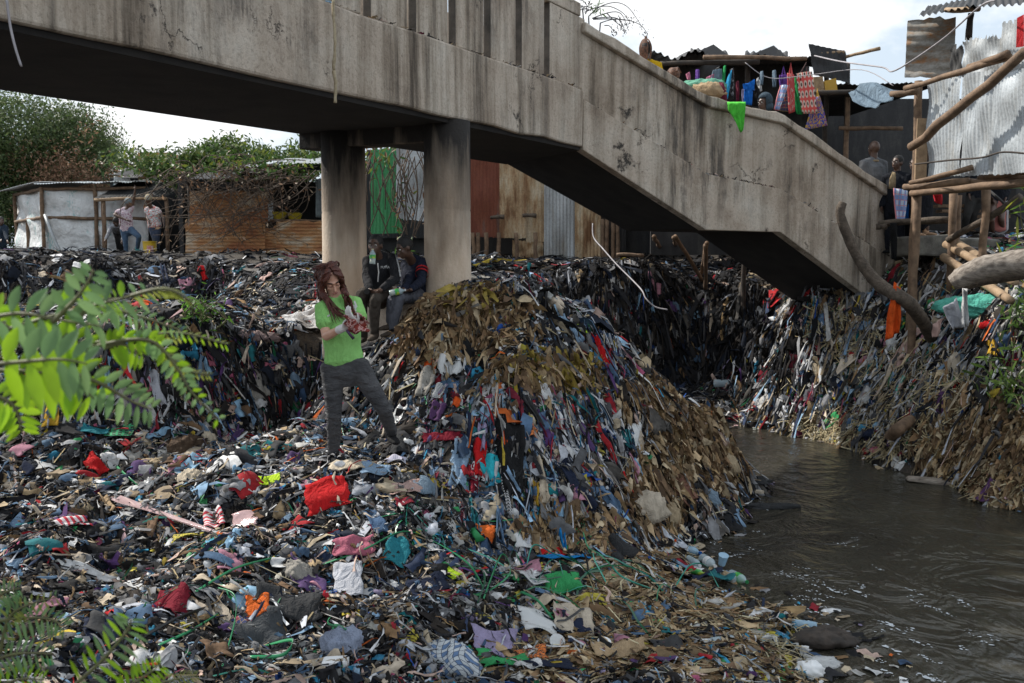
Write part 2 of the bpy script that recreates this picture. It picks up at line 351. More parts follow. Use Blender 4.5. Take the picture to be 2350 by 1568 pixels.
# ------------------------------------------------------------------ terrain
CP = []
def c3(*rows):
    for u, v, Y in rows: CP.append(tuple(P(u, v, Y)))
c3((0,680,5.0),(256,680,5.4),(450,680,5.6),(600,680,6.0),(700,670,6.4),(0,600,6.2),(150,600,6.5),(300,600,6.6),(450,590,6.9),(600,600,7.2),(700,610,7.5),
   (690,562,9.1),(740,603,8.1),(785,622,7.55),(815,642,7.2),(840,683,6.62),(0,540,7.4),(150,500,8.3),(0,462,9),(100,470,8.8),(200,460,9),(300,440,9.8),(330,464,8.15),
   (400,520,7.7),(500,560,7.8),(566,553,8.1),(640,555,8.9),(260,540,7.5),
   # mound
   (523,274,10.1),(480,281,10.1),(448,296,10.0),(415,335,9.8),(480,330,9.6),(530,330,9.5),(575,308,10.2),(600,333,10.2),(627,359,10.6),(662,390,11),(712,416,11.5),(738,455,11.7),
   (480,400,8.9),(560,400,9.1),(620,400,9.9),(430,440,8.5),(392,437,8.6),(500,480,8.35),(566,500,8.4),(640,480,9.6),(690,470,10.6),(660,530,9.6),(420,490,8.1),(360,455,8.3),
   (380,352,10.4),(365,400,9.4),(400,380,9.3),
   # left floor, ledge, banks
   (280,440,10),(230,432,10),(300,425,10.6),(0,445,9.2),(100,440,9.4),(200,433,9.9),(260,426,10.3),(0,345,9.75),(100,343,9.95),(200,346,10.35),(260,345,10.8),(312,338,11.3),
   (0,323,13.5),(100,323,14),(200,326,13.5),(300,327,12.8),(0,314,17.5),(100,311,18.1),(200,311,18.7),(0,320,15.5),(100,320,16),(200,320,16.2),(0,266,17.9),(100,266,18.6),(200,266,19.2),(270,272,18.6),
   (270,275,15),(312,274,14.4),(255,300,14.2),(235,318,14.5),(312,322,13.5),(0,254,26),(100,256,26),(200,256,26),(60,259,22),(180,259,22),(330,262,16),
   (400,290,13),(400,262,20),
   # bank below the stair
   (500,262,19),(600,268,18.4),(650,268,18.6),(600,374,17.6),(650,377,18),(700,380,18.2),(640,397,17.4),(690,402,17),(600,394,16.2),(722,410,16.8),(740,300,18.5),(520,266,21),(600,267,21),(680,266,21),(600,270,19.6),(660,270,19.8),(560,268,19.6),
   # right bank
   (742,421,17),(762,431,16),(823,442,15.1),(870,456,14),(928,481,12.55),(967,494,11.9),(1024,516,10.9),
   (806,297,16.3),(860,293,16),(915,300,15),(960,306,14),(1024,322,12.5),(790,350,16.6),(830,380,15.5),(880,380,14.7),(940,400,13),(1000,405,12.2),(1024,450,11.2),(768,392,17),
   (900,254,16.4),(950,262,15.2),(1024,288,13.4))
CP += [(.2,11.3,2.2),(.2,12.6,1.5),(.3,14.2,.9),(1.3,12.6,.7),(2.3,13.2,-.1),(1.5,15,.5),(-.4,11.2,2.2),(-1.2,12.2,2.1),
       (4,7,-.4),(3.2,9,-.4),(3.3,11,-.4),(3.5,13,-.4),(3.6,15,-.3),(4.1,15.9,-.25),(6,9,-.4),(8,7,-.5),(5,5,-.5),(4,4,-.3),(3.1,7.6,-.25),(2.1,9.6,-.2),(2.75,11.3,-.3),(3.0,14.6,-.2),(5.2,10.8,-.4),
       (3.4,6,-.25),(7,18,3.0),(9,17,3.1),(5,22,3.1),(10,25,3.2),(6.4,17,3.0),(8.2,14.6,2.9),(8,11,1.4),(10,12,2.4),(9,8.5,.3),(9,5,-.3),(12,9,1),
       (-2,4,.7),(0,4,.55),(2,4.5,.2),(-3,3,.9),(0,2.5,.7),(0,0,1.1),(3,2,.0),(-5,1,1.2),(6,0,-.3),(-6,5,.9),(-8,9,1.4),(-10,12,2),(-9,18,2.6),(-14,22,2.8),
       (0,30,2.8),(-14,32,2.8),(14,32,3.2),(14,20,3.2),(14,12,2),(14,2,0),(-14,0,1.2),(-14,12,2.2),(3,26,2.8),(1,23,2.75)]
CPA = np.array(CP)
def rbf_solve(A):
    d = np.linalg.norm(A[:,None,:2]-A[None,:,:2], axis=2); n = len(A)
    K = np.zeros((n+1, n+1)); K[:n,:n] = -d-np.eye(n)*.012; K[n,:n] = K[:n,n] = 1
    return np.linalg.solve(K, np.append(A[:,2], 0))
RW = rbf_solve(CPA)
def vnoise(x, y, s, seed):
    g = np.random.default_rng(seed).random((256,256)); x = x/s; y = y/s
    i = np.floor(x).astype(int); j = np.floor(y).astype(int); fx = x-i; fy = y-j; fx = fx*fx*(3-2*fx); fy = fy*fy*(3-2*fy)
    a = g[i%256,j%256]; b = g[(i+1)%256,j%256]; c = g[i%256,(j+1)%256]; d = g[(i+1)%256,(j+1)%256]
    return (a*(1-fx)+b*fx)*(1-fy)+(c*(1-fx)+d*fx)*fy-.5
GX0, GX1, GY0, GY1, GS = -14.0, 14.0, -1.0, 32.0, .08
gx = np.arange(GX0, GX1+.001, GS); gy = np.arange(GY0, GY1+.001, GS)
XX, YY = np.meshgrid(gx, gy); ZZ = np.empty_like(XX)
for r0 in range(0, len(gy), 20):
    xs = XX[r0:r0+20].ravel(); ys = YY[r0:r0+20].ravel()
    d = np.sqrt((xs[:,None]-CPA[None,:,0])**2+(ys[:,None]-CPA[None,:,1])**2)
    ZZ[r0:r0+20] = (-(d @ RW[:-1])+RW[-1]).reshape(-1, len(gx))
land = np.clip((ZZ+.05)/.3, 0, 1)
ZZ += land*np.where(YY > 14, .45, 1)*(vnoise(XX,YY,1.3,5)*.22+vnoise(XX,YY,.7,1)*.2+vnoise(XX,YY,.4,2)*.2+vnoise(XX,YY,.2,3)*.12)
def H(x, y):
    x = np.clip(np.asarray(x, float), GX0, GX1-.01); y = np.clip(np.asarray(y, float), GY0, GY1-.01)
    a = (x-GX0)/GS; b = (y-GY0)/GS; i = np.minimum(a.astype(int), len(gx)-2); j = np.minimum(b.astype(int), len(gy)-2); fx = a-i; fy = b-j
    return (ZZ[j,i]*(1-fx)+ZZ[j,i+1]*fx)*(1-fy)+(ZZ[j+1,i]*(1-fx)+ZZ[j+1,i+1]*fx)*fy
def normal(x, y, e=.12):
    gxx = (H(x+e,y)-H(x-e,y))/(2*e); gyy = (H(x,y+e)-H(x,y-e))/(2*e)
    n = np.stack([-gxx, -gyy, np.ones_like(gxx)], -1); return n/np.linalg.norm(n, axis=-1, keepdims=True)
def G(u, v, ymin=3.2):
    """photo pixel -> point on the ground (or on the water)"""
    d = ray(u, v); t = np.arange(ymin, 40, .02)/d[1]; x = d[0]*t; y = d[1]*t; z = CAMZ+d[2]*t
    h = np.maximum(H(x, y), 0.0); k = np.argmax(z <= h)
    return Vector((float(x[k]), float(y[k]), float(h[k])))
def gz(x, y): return float(H(np.array(x), np.array(y)))
# ground: one sheet, fine in the middle, coarse to the horizon
ex = np.array([20., 40, 90, 250, 900]); exs = np.concatenate([-ex[::-1], gx, ex]); eys = np.concatenate([-ex[::-1], gy, np.array([45.,70,120,300,1200])])
EX, EY = np.meshgrid(exs, eys)
inside = (EX >= GX0) & (EX <= GX1) & (EY >= GY0) & (EY <= GY1)
EZ = np.where(inside, H(EX, EY), np.where(EY > 10, 2.8, np.where(EX > 3, -.5, 1.0)))
nx = len(exs); ny = len(eys); idx = np.arange(nx*ny).reshape(ny, nx)
Qg = np.stack([idx[:-1,:-1], idx[:-1,1:], idx[1:,1:], idx[1:,:-1]], -1).reshape(-1,4)
ground = big_mesh('ground', np.stack([EX,EY,EZ],-1).reshape(-1,3), Qg, None, 'mud'); ground['kind'] = 'structure'

# ------------------------------------------------------------------ water
def water_mat():
    m, n, b = nodes('water')
    z = noise_node(n, .5, 4); r = ramp(n, z.outputs['Fac'], [(.35,(.022,.020,.016)), (.65,(.05,.046,.034))])
    n.links.new(r.outputs[0], b.inputs['Base Color']); b.inputs['Roughness'].default_value = .11; b.inputs['IOR'].default_value = 1.33
    w = noise_node(n, 1.5, 3, (1,.8,1)); w.inputs['Distortion'].default_value = 1.6
    w2 = noise_node(n, 9, 4, (1.3,.6,1)); w2.inputs['Distortion'].default_value = 1.0
    h = mix(n, .13, w.outputs['Fac'], w2.outputs['Fac']); bump(n, b, h, .55, .16)
water_mat()
wb = MB(); xs = np.linspace(-1, 40, 60); ys = np.linspace(-20, 24, 60)
wb.grid([(float(x), float(y), 0.0) for y in ys for x in xs], 60, 60, False)
river = wb.build('river', 'water', origin=(0,0,0), smooth=True); river['kind'] = 'structure'

# ------------------------------------------------------------------ scatter of many small pieces
def tpl_patch(nu, nv, seed, fold=.18, jag=.12, curl=0.0, taper=0.0):
    g = np.random.default_rng(seed); x, y = np.meshgrid(np.linspace(-.5,.5,nu), np.linspace(-.5,.5,nv))
    x = x.ravel(); y = y.ravel(); z = np.zeros_like(x)
    for _ in range(3):
        a, b, p = g.normal(0,5), g.normal(0,4), g.random()*6.28; z += fold*g.random()*np.sin(a*x+b*y+p)
    z += g.normal(0, fold*.25, len(z))
    e = (np.abs(x) > .49)|(np.abs(y) > .49); x = x+np.where(e, g.normal(0,jag,len(x)), 0); y = y+np.where(e, g.normal(0,jag*.6,len(y)), 0)
    y = y*(1-taper*(x+.5))
    if curl: z += curl*(x*x)*2.0
    V = np.stack([x,y,z],-1); i = np.arange(nu*nv).reshape(nv,nu)
    return V, np.stack([i[:-1,:-1],i[:-1,1:],i[1:,1:],i[1:,:-1]],-1).reshape(-1,4)
def tpl_strip(nu, seed, wav=.12, twist=.8):
    """limp strip along x, 3 across: wanders sideways, twists and bunches up"""
    g = np.random.default_rng(seed); xs = np.linspace(-.5,.5,nu)+g.normal(0,.03,nu); th = np.cumsum(g.normal(0,twist,nu))*.5+g.normal(0,.3)
    ph = g.random(3)*6; offy = .9*np.sin(xs*g.uniform(3,8)+ph[0])*g.uniform(.2,1)+np.cumsum(g.normal(0,.25,nu)); offy -= offy.mean()
    offz = .5*np.sin(xs*g.uniform(5,11)+ph[1])*g.uniform(.2,1); V = []
    for k in range(nu):
        w = .5*(.45+.75*abs(math.sin(k*1.3+ph[2])))
        for s in (-1, 0, 1): V.append((xs[k], offy[k]+s*w*math.cos(th[k]), offz[k]+s*w*math.sin(th[k])*.7+(0.22 if s == 0 else 0)))
    i = np.arange(nu*3).reshape(nu,3)
    return np.array(V), np.stack([i[:-1,:-1],i[1:,:-1],i[1:,1:],i[:-1,1:]],-1).reshape(-1,4)
def tpl_crumple(seed, nu=6, nv=5):
    """a rag gathered into folds: rounded ridges, frayed outline"""
    g = np.random.default_rng(seed); x, y = np.meshgrid(np.linspace(-.5,.5,nu), np.linspace(-.5,.5,nv)); x = x.ravel(); y = y.ravel()
    th = g.random()*3.14; a = x*math.cos(th)+y*math.sin(th); k = g.uniform(7,13); z = .2*np.sin(k*a+g.random()*6)*(1+.5*np.sin(3*y+g.random()*6))
    z += .14*np.sin(g.uniform(3,6)*(x*g.normal()+y*g.normal())+g.random()*6)+g.normal(0,.07,len(x))
    r2 = x*x+y*y; z -= r2*g.uniform(.2,1.1)
    x = x+.12*np.sin(5*y+g.random()*6)+g.normal(0,.045,len(x)); y = y+.12*np.sin(5*x+g.random()*6)+g.normal(0,.045,len(x))
    m = np.hypot(x,y); sq = 1-.25*np.maximum(m-.45,0); x *= sq; y *= sq
    i = np.arange(nu*nv).reshape(nv,nu)
    return np.stack([x,y,z],-1), np.stack([i[:-1,:-1],i[:-1,1:],i[1:,1:],i[1:,:-1]],-1).reshape(-1,4)
T_PATCH = [tpl_crumple(s,5,4) for s in range(30)]; T_BIG = [tpl_crumple(700+s,9,8) for s in range(16)]
T_STRIP = [tpl_strip(8,100+s,.16,.9) for s in range(30)]
def tpl_husk(seed, nu=6):
    """dry curled leaf: narrow, cupped, bent and twisted"""
    g = np.random.default_rng(seed); V = []; th = g.normal(0,.5); bend = g.uniform(-.9,.9); sw = g.uniform(-.5,.5)
    for k in range(nu):
        x = k/(nu-1)-.5; w = .5*(.15+math.sin(3.14*min(1,(x+.55)*.95))**.8)*g.uniform(.8,1.15); th += g.normal(0,.35); y0 = sw*math.sin(4*x); z0 = bend*x*x*1.2+g.normal(0,.03)
        for s in (-1,0,1): V.append((x, y0+s*w*math.cos(th), z0+s*w*math.sin(th)-(.25*w if s == 0 else 0)))
    i = np.arange(nu*3).reshape(nu,3)
    return np.array(V), np.stack([i[:-1,:-1],i[1:,:-1],i[1:,1:],i[:-1,1:]],-1).reshape(-1,4)
T_HUSK = [tpl_husk(200+s) for s in range(22)]
T_STICK = [tpl_patch(3,2,300+s,.02,.01) for s in range(4)]
T_RIBBON = []
for s in range(10):
    g = np.random.default_rng(400+s); n_ = 11; a = np.linspace(-.5,.5,n_); hh = (.25-a*a)*g.uniform(.4,1.8); yy_ = np.cumsum(g.normal(0,.05,n_))
    V = []
    for k in range(n_):
        for q in (-.5,.5): V.append((a[k], yy_[k], hh[k]+0*q, q))
    T_RIBBON.append(np.array(V))
def place(tpls, pos, t1, t2, n, s1, s2, s3, col, cjit=.12):
    """pos,t1,t2,n: (N,3); s1..s3: (N,); col: (N,3). returns V,Q,C"""
    N = len(pos); pick = rng.integers(0, len(tpls), N); Vs, Qs, Cs = [], [], []; off = 0
    for k, (tv, tq) in enumerate(tpls):
        s = np.where(pick == k)[0]
        if not len(s): continue
        v = pos[s][:,None,:]+t1[s][:,None,:]*(tv[None,:,0:1]*s1[s][:,None,None])+t2[s][:,None,:]*(tv[None,:,1:2]*s2[s][:,None,None])+n[s][:,None,:]*(tv[None,:,2:3]*s3[s][:,None,None])
        m = len(tv); Vs.append(v.reshape(-1,3)); Qs.append((tq[None]+(np.arange(len(s))*m)[:,None,None]+off).reshape(-1,4))
        Cs.append(np.repeat(col[s], m, 0)*(1+rng.normal(0,cjit,(len(s)*m,1)))); off += m*len(s)
    return np.concatenate(Vs), np.concatenate(Qs), np.clip(np.concatenate(Cs),0,1)
def frames(n, down=None, tilt=.5):
    """random tangent frames about normals; down: (N,) bool -> t1 runs downslope"""
    N = len(n); a = rng.normal(0,1,(N,3))
    nn = n+rng.normal(0,tilt,(N,3)); nn /= np.linalg.norm(nn,axis=1,keepdims=True)
    if down is not None:
        dv = np.stack([n[:,0],n[:,1],-(n[:,0]**2+n[:,1]**2)/np.maximum(n[:,2],.05)],-1)
        dv /= np.maximum(np.linalg.norm(dv,axis=1,keepdims=True),1e-6)
        dv = dv*.6+np.array([0,0,-.6]); dv += rng.normal(0,.2,(N,3)); a = np.where(down[:,None], dv, a)
    t1 = a-nn*np.sum(a*nn,1,keepdims=True); t1 /= np.linalg.norm(t1,axis=1,keepdims=True)
    return t1, np.cross(nn, t1), nn
D_ = [(.010,.010,.012),(.016,.016,.018),(.026,.025,.027),(.012,.017,.03),(.035,.035,.04),(.03,.024,.02),(.018,.015,.014)]
GRY = [(.09,.09,.095),(.16,.16,.165),(.24,.24,.25),(.12,.11,.1)]
WHT = [(.56,.56,.57),(.66,.66,.66),(.45,.44,.42),(.5,.52,.57)]
CRM = [(.46,.38,.27),(.36,.28,.19),(.55,.46,.36),(.5,.36,.3)]
DEN = [(.04,.075,.14),(.08,.14,.23),(.16,.25,.36),(.03,.045,.09)]
BRT = [(.42,.02,.025),(.35,.02,.03),(.01,.16,.18),(.4,.1,.18),(.5,.11,.02),(.02,.08,.32),(.09,.04,.14),(.42,.31,.04),(.02,.14,.06),(.13,.012,.025),(.3,.46,.62),(.3,.46,.62),(.5,.33,.34),(.04,.26,.42),(.26,.02,.03),(.26,.22,.34),(.1,.01,.03),(.2,.32,.46)]
HSK = [(.31,.2,.105),(.23,.14,.072),(.4,.29,.17),(.16,.098,.053),(.27,.18,.085),(.12,.072,.04),(.46,.36,.23),(.19,.13,.07)]
STR = [(.5,.41,.24),(.42,.33,.18),(.55,.48,.31)]
def palette(N, w):
    """w: weights dark, grey, white, cream, denim, bright, husk"""
    sets = [D_,GRY,WHT,CRM,DEN,BRT,HSK]; k = rng.choice(7, N, p=np.array(w)/sum(w)); out = np.empty((N,3))
    for i, s in enumerate(sets):
        q = np.where(k == i)[0]; out[q] = np.array(s)[rng.integers(0,len(s),len(q))]
    return out*rng.uniform(.75,1.2,(N,1))
def sample_ground(N, xr, yr, keep=None):
    """area-weighted random points on the heap inside the box; keep(x,y,z,u,v)->bool"""
    out = []; got = 0
    while got < N:
        x = rng.uniform(*xr, N*2); y = rng.uniform(*yr, N*2); n = normal(x, y); z = H(x, y)
        ok = (rng.random(N*2) < np.minimum(1/np.maximum(n[:,2],.15), 4)/4) & (z > -.02)
        u, v = proj(np.stack([x,y,z],-1))
        ok &= (u > -180) & (u < 1204) & (v < 860)
        if keep is not None: ok &= keep(x,y,z,u,v)
        p = np.stack([x,y,z],-1)[ok]; out.append(p); got += len(p)
        if len(p) == 0: break
    return np.concatenate(out)[:N]
def blobs(u, v, L):
    """soft membership of photo pixels in ellipses (cu,cv,ru,rv) on the heap"""
    m = np.zeros_like(u)
    for cu, cv, ru, rv in L: m = np.maximum(m, 1.25-((u-cu)/ru)**2-((v-cv)/rv)**2)
    return np.clip(m, 0, 1)
# ------------------------------------------------------------------ footbridge
d1 = Vector((.476,.879)).normalized(); n1 = Vector((-d1.y, d1.x))
N2 = Vector((.94,13.3)); d2 = Vector((.878,.4786)).normalized(); n2 = Vector((-d2.y, d2.x))
NA = N2-d1*15.5
N3 = N2+d2*2.089; N4 = N2+d2*3.5; N5 = N2+d2*6.06
def zat(u, v, Y): return P(u, v, Y).z
SOF = 4.24; LED = 5.0; COPB = 5.93; COPT = 6.1
zs = [zat(583,150,N2.y), zat(704,230,N3.y), zat(779,232,N4.y), zat(897,318,N5.y)]
zl = [zat(583,99,N2.y), zat(703,174,N3.y), zat(779,189,N4.y), zat(897,262,N5.y)]
zc = [zat(583,21,N2.y), zat(708,97,N3.y), zat(781,114,N4.y), zat(898,196,N5.y)]
F2 = Vector((-.1,15.5)); FA = NA+n1*2.4; F3 = N3+n2*1.95; F4 = N4+n2*1.95; F5 = N5+n2*1.95
CR = Vector((-.69,10.7)); CL = CR+n1*1.377
bridge = thing('footbridge', 'grey concrete footbridge with stair flight, solid stepped parapet and two round columns', 'bridge', (CR.x, CR.y, 0))
def rough_prism(poly, z0, z1, name, m='concrete', bev=.02, parent=None):
    return MB().prism(poly, z0, z1).build(name, m, parent or bridge, bevel=bev)
# deck slab of the level span, subdivided edge so that it looks hand cast
def subdiv(a, b, n): return [a.lerp(b, i/n) for i in range(n)]
nn = 26; near = subdiv(NA, N2, nn)+[N2]; far = subdiv(FA, F2, nn)+[F2]
mb = MB()
for i in range(nn+1):
    j = random.uniform(-.012,.012); k = random.uniform(-.02,.015)
    a, b = near[i], far[i]
    mb.add([(a.x-n1.x*j, a.y-n1.y*j, SOF+k+.02), (a.x, a.y, LED+random.uniform(-.012,.012)), (b.x,b.y,LED), (b.x,b.y,SOF)], [])
for i in range(nn):
    p = i*4; q = p+4
    mb.f += [(p,q,q+1,p+1), (p+1,q+1,q+2,p+2), (p+2,q+2,q+3,p+3), (p+3,q+3,q,p)]
mb.f += [(0,1,2,3), (nn*4+3,nn*4+2,nn*4+1,nn*4)]
mb.build('deck', 'concrete', bridge, bevel=.025)
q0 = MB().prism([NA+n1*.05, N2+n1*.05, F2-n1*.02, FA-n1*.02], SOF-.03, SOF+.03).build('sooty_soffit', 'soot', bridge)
# parapet panels of the level span, one by one, .735 m pitch
off = n1*.05; th = n1*.1; s = -.976
s0 = -.976+.065
def seg(sa, sb, z0, z1, name, o=off, t=th):
    a = N2+d1*sa+o; b = N2+d1*sb+o
    o = rough_prism([a, b, b+t, a+t], z0, z1, name, bev=.015)
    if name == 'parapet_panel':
        o.data.materials.append(MATS['grime_and_gap_shade']); o.data.polygons[3].material_index = 1; o.data.polygons[5].material_index = 1
    return o
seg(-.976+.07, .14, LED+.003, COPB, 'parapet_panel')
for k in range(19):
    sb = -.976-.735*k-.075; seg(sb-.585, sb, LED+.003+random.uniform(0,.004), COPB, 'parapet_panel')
for k in range(5):
    sa = -15.3+k*3.06; seg(sa, sa+3.05, COPB+.003, COPT+random.uniform(-.01,.01), 'coping', n1*.04, n1*.24)
# far side parapet of the level span
fd = (F2-FA).normalized(); fn = Vector((-fd.y, fd.x))
a, b = FA+fn*-.05, F2+fn*-.05
rough_prism([a-fn*.15, b-fn*.15, b, a], LED+.003, COPT, 'far_parapet')
# stair: slab, stringer, parapet, coping
def strip_wall(name, A, zlo, zhi, inset, t, bev=.012, parent=None, extra=None):
    """A: near plan points, wall of thickness t set back by inset, zlo/zhi per point"""
    m = MB()
    for p, lo, hi in zip(A, zlo, zhi):
        q = p+n2*inset; r = p+n2*(inset+t)
        m.add([(q.x,q.y,lo),(q.x,q.y,hi),(r.x,r.y,hi),(r.x,r.y,lo)], [])
    for i in range(len(A)-1):
        p = i*4; q = p+4; m.f += [(p,q,q+1,p+1),(p+1,q+1,q+2,p+2),(p+2,q+2,q+3,p+3),(p+3,q+3,q,p)]
    e = (len(A)-1)*4; m.f += [(0,1,2,3),(e+3,e+2,e+1,e)]
    return m.build(name, 'concrete', parent or bridge, bevel=bev)
ST = [N2, N3, N4, N5]
strip_wall('stair_stringer', ST, zs, zl, 0, .18)
strip_wall('stair_parapet', ST, [z+.003 for z in zl], [z-.14 for z in zc], .055, .12)
def fine(A, Z, n):
    P_, Q_ = [], []
    for i in range(len(A)-1):
        for k in range(n): P_.append(A[i].lerp(A[i+1], k/n)); Q_.append(lerp(Z[i], Z[i+1], k/n))
    return P_+[A[-1]], Q_+[Z[-1]]
cA, cZ = fine(ST, zc, 9)
strip_wall('stair_coping', cA, [z-.137+random.uniform(-.004,.004) for z in cZ], [z+random.uniform(-.022,.018) for z in cZ], -.035, .25, .02)
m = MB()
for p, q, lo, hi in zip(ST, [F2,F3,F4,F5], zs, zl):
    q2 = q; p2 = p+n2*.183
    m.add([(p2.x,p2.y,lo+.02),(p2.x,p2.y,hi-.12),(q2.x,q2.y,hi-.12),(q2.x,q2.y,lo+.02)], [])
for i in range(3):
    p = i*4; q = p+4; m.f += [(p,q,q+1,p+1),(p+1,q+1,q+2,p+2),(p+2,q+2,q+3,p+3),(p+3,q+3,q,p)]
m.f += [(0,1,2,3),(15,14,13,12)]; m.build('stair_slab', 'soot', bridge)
for seg_i, (pa, pb, za, zb, k) in enumerate(((N2,N3,zl[0],zl[1],6),(N4,N5,zl[2],zl[3],7))):
    for i in range(k):
        a = pa.lerp(pb, i/k)+n2*.19; b = pa.lerp(pb, (i+1)/k)+n2*.19; w = n2*1.6
        MB().prism([a, b, b+w, a+w], lerp(za,zb,(i+1)/k)-.14, lerp(za,zb,(i+.35)/k)).build('step', 'concrete', bridge)
strip_wall('stair_far_parapet', [F2+n2*-.14,F3+n2*-.14,F4+n2*-.14,F5+n2*-.14], [z-.1 for z in zl], [z-.02 for z in zc], 0, .14)
# columns, cap beam, footing
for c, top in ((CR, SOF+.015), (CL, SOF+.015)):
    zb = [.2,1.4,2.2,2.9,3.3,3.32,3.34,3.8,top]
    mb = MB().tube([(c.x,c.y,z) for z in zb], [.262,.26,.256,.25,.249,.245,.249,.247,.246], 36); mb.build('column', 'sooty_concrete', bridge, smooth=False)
for o in bridge.children:
    if o.name.startswith('column'): o.data.polygons.foreach_set('use_smooth', [len(p.vertices) == 4 for p in o.data.polygons])
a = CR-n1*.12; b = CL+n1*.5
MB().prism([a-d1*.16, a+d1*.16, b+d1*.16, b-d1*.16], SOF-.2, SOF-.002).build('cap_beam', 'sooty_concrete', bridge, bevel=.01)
pl0 = P(316,340,11.05); 
a = CR-n1*.45; b = CL+n1*.02
FOOT_Z = zat(400,302,10.45)
MB().prism([a-d1*.42, a+d1*.5, b+d1*.5, b-d1*.42], .3, FOOT_Z).build('footing', 'concrete', bridge, bevel=.03)
mat_cloth('grey_knit', (.2,.23,.24)); mat_cloth('red_cloth', (.42,.02,.025)); mat_cloth('red_cloth2', (.45,.02,.03))
# ------------------------------------------------------------------ shacks
def sheet(c0, cu, cv, period=.076, amp=.011, m='tin_grey', name='sheet', parent=None, along='v', warp=.02, jag=0, seed=0, nper=4, hole=None):
    """corrugated sheet: corner c0, edge vectors cu (width) and cv (height); ridges run along cv ('v') or cu ('u')"""
    g = np.random.default_rng(seed); c0, cu, cv = Vector(c0), Vector(cu), Vector(cv); nrm_ = cu.cross(cv).normalized()
    Lr = (cu if along == 'v' else cv).length; na = max(8, int(Lr/period*nper)); nb = 9
    ph1, ph2, k1, k2 = g.random()*6, g.random()*6, g.uniform(1,3), g.uniform(2,4); pts_ = []; ja = g.normal(0,jag,(2,na+1)); jb = g.normal(0,jag,(2,nb+1))
    nu_, nv_ = (na, nb) if along == 'v' else (nb, na)
    for j in range(nv_+1):
        for i in range(nu_+1):
            s_, t_ = i/nu_, j/nv_; r_ = (s_ if along == 'v' else t_)*Lr/period
            z = amp*math.sin(r_*6.2832)+warp*(math.sin(k1*s_*3+ph1)*math.sin(k2*t_*3+ph2))+g.normal(0,warp*.05)
            p = c0+cu*s_+cv*t_+nrm_*z
            if jag:
                e = ja if along == 'v' else jb
                if j == 0: p = p-cv.normalized()*abs(e[0][min(i,len(e[0])-1)])
                if j == nv_: p = p+cv.normalized()*e[1][min(i,len(e[1])-1)]
            pts_.append(p)
    return MB().grid(pts_, nu_+1, nv_+1).build(name, m, parent, smooth=True)
def pole(a, b, r0, r1=None, m='wood', name='pole', parent=None, bend=.02, n=8, seed=0):
    a, b = Vector(a), Vector(b); r0 *= .85; g = random.Random(seed+int(abs(a.x*100)+abs(b.z*77))); k = max(4, int((b-a).length/.35)); r1 = r1 or r0*.85; pts_ = []
    o = (b-a).orthogonal().normalized(); o2 = (b-a).normalized().cross(o)
    for i in range(k+1):
        t_ = i/k; w_ = bend*math.sin(3.14*t_); pts_.append(a.lerp(b,t_)+o*(w_*g.uniform(.3,1)+g.gauss(0,r0*.12))+o2*g.gauss(0,r0*.15))
    return MB().tube(pts_, [lerp(r0,r1,i/k)*(1+g.gauss(0,.06)) for i in range(k+1)], n).build(name, m, parent, smooth=True)
def gp(u, v, Y):
    p = P(u, v, Y); return Vector((p.x, p.y, gz(p.x, p.y)))
def cloth_quad(pts4, m, name, parent=None, amp=.03, n=10, seed=0, solid=.004, freq=5):
    """draped panel through 4 corners (bl, br, tr, tl)"""
    g = random.Random(seed); a, b, c, d = (Vector(p) for p in pts4); nr = (b-a).cross(d-a).normalized(); f1, f2, p1, p2 = g.uniform(.6,1.4)*freq, g.uniform(.5,1)*freq, g.random()*6, g.random()*6
    out = []
    for j in range(n):
        for i in range(n):
            s_, t_ = i/(n-1), j/(n-1); p = a.lerp(b,s_).lerp(d.lerp(c,s_),t_)
            out.append(p+nr*amp*(math.sin(f1*s_+2*t_+p1)+.6*math.sin(f2*t_+4*s_+p2)+.3*math.sin(3*f1*s_+p2)))
    return MB().grid(out, n, n).build(name, m, parent, smooth=True, solid=solid)
# --- white tarp shack
YT = 27.0
def T(x, y, Y=YT): return P(*Y3(x,y), Y)
sh1 = thing('tarp_shack', 'shack of white plastic sheeting on a pole frame on the left bank', 'shack', gp(60,254,YT))
zb = sh1.location.z
def down(p): return Vector((p.x,p.y,gz(p.x,p.y)-.02))
c_far = T(200,440,30.5); c_mid = T(540,365,YT); c_r = T(1210,372,YT); c_rr = T(1850,360,YT)
for k, (a, b) in enumerate(((c_far,c_mid),(c_mid,c_r),(c_r,c_rr))):
    rl = [a.lerp(b,0), a.lerp(b,1)]; lo = [down(a), down(b)]; mid = [Vector((q.x,q.y,lerp(l.z,q.z,.56))) for q, l in zip(rl,lo)]
    cloth_quad((mid[0],mid[1],rl[1],rl[0]), 'white_tarp', 'tarp_sheet', sh1, .05, 16, k, freq=8)
    o_ = Vector((0,-.03,0)); cloth_quad((lo[0]+o_,lo[1]+o_,mid[1]+o_,mid[0]+o_), 'white_tarp', 'tarp_sheet', sh1, .06, 16, 9+k, freq=9)
    f = Vector((0,-.09,0)); pole(mid[0]+f, mid[1]+f, .05, .045, 'wood', 'rail', sh1)
    pole(rl[0]+f, rl[1]+f, .05, .045, 'wood', 'beam', sh1)
for q in (c_far, T(350,410,29.2), c_mid, T(1210,372), T(1310,500,26.6)):
    f = Vector((0,-.1,0)); pole(down(q)+f, q+f+Vector((0,0,.05)), .065, .055, 'wood', 'post', sh1)
pole(T(560,690,26.7), down(T(760,900,26.3)), .05, .045, 'tin_grey', 'brace', sh1)
rise = Vector((0,0,.1)); back = Vector((.3,3.6,.25))
for k in range(4):
    a = c_mid.lerp(c_rr, k/4)+Vector((-.1,-.35,.13+.008*k)); w_ = (c_rr-c_mid)*.262
    sheet(a, w_, back, m='tin_bright', parent=sh1, name='roof_sheet', seed=k)
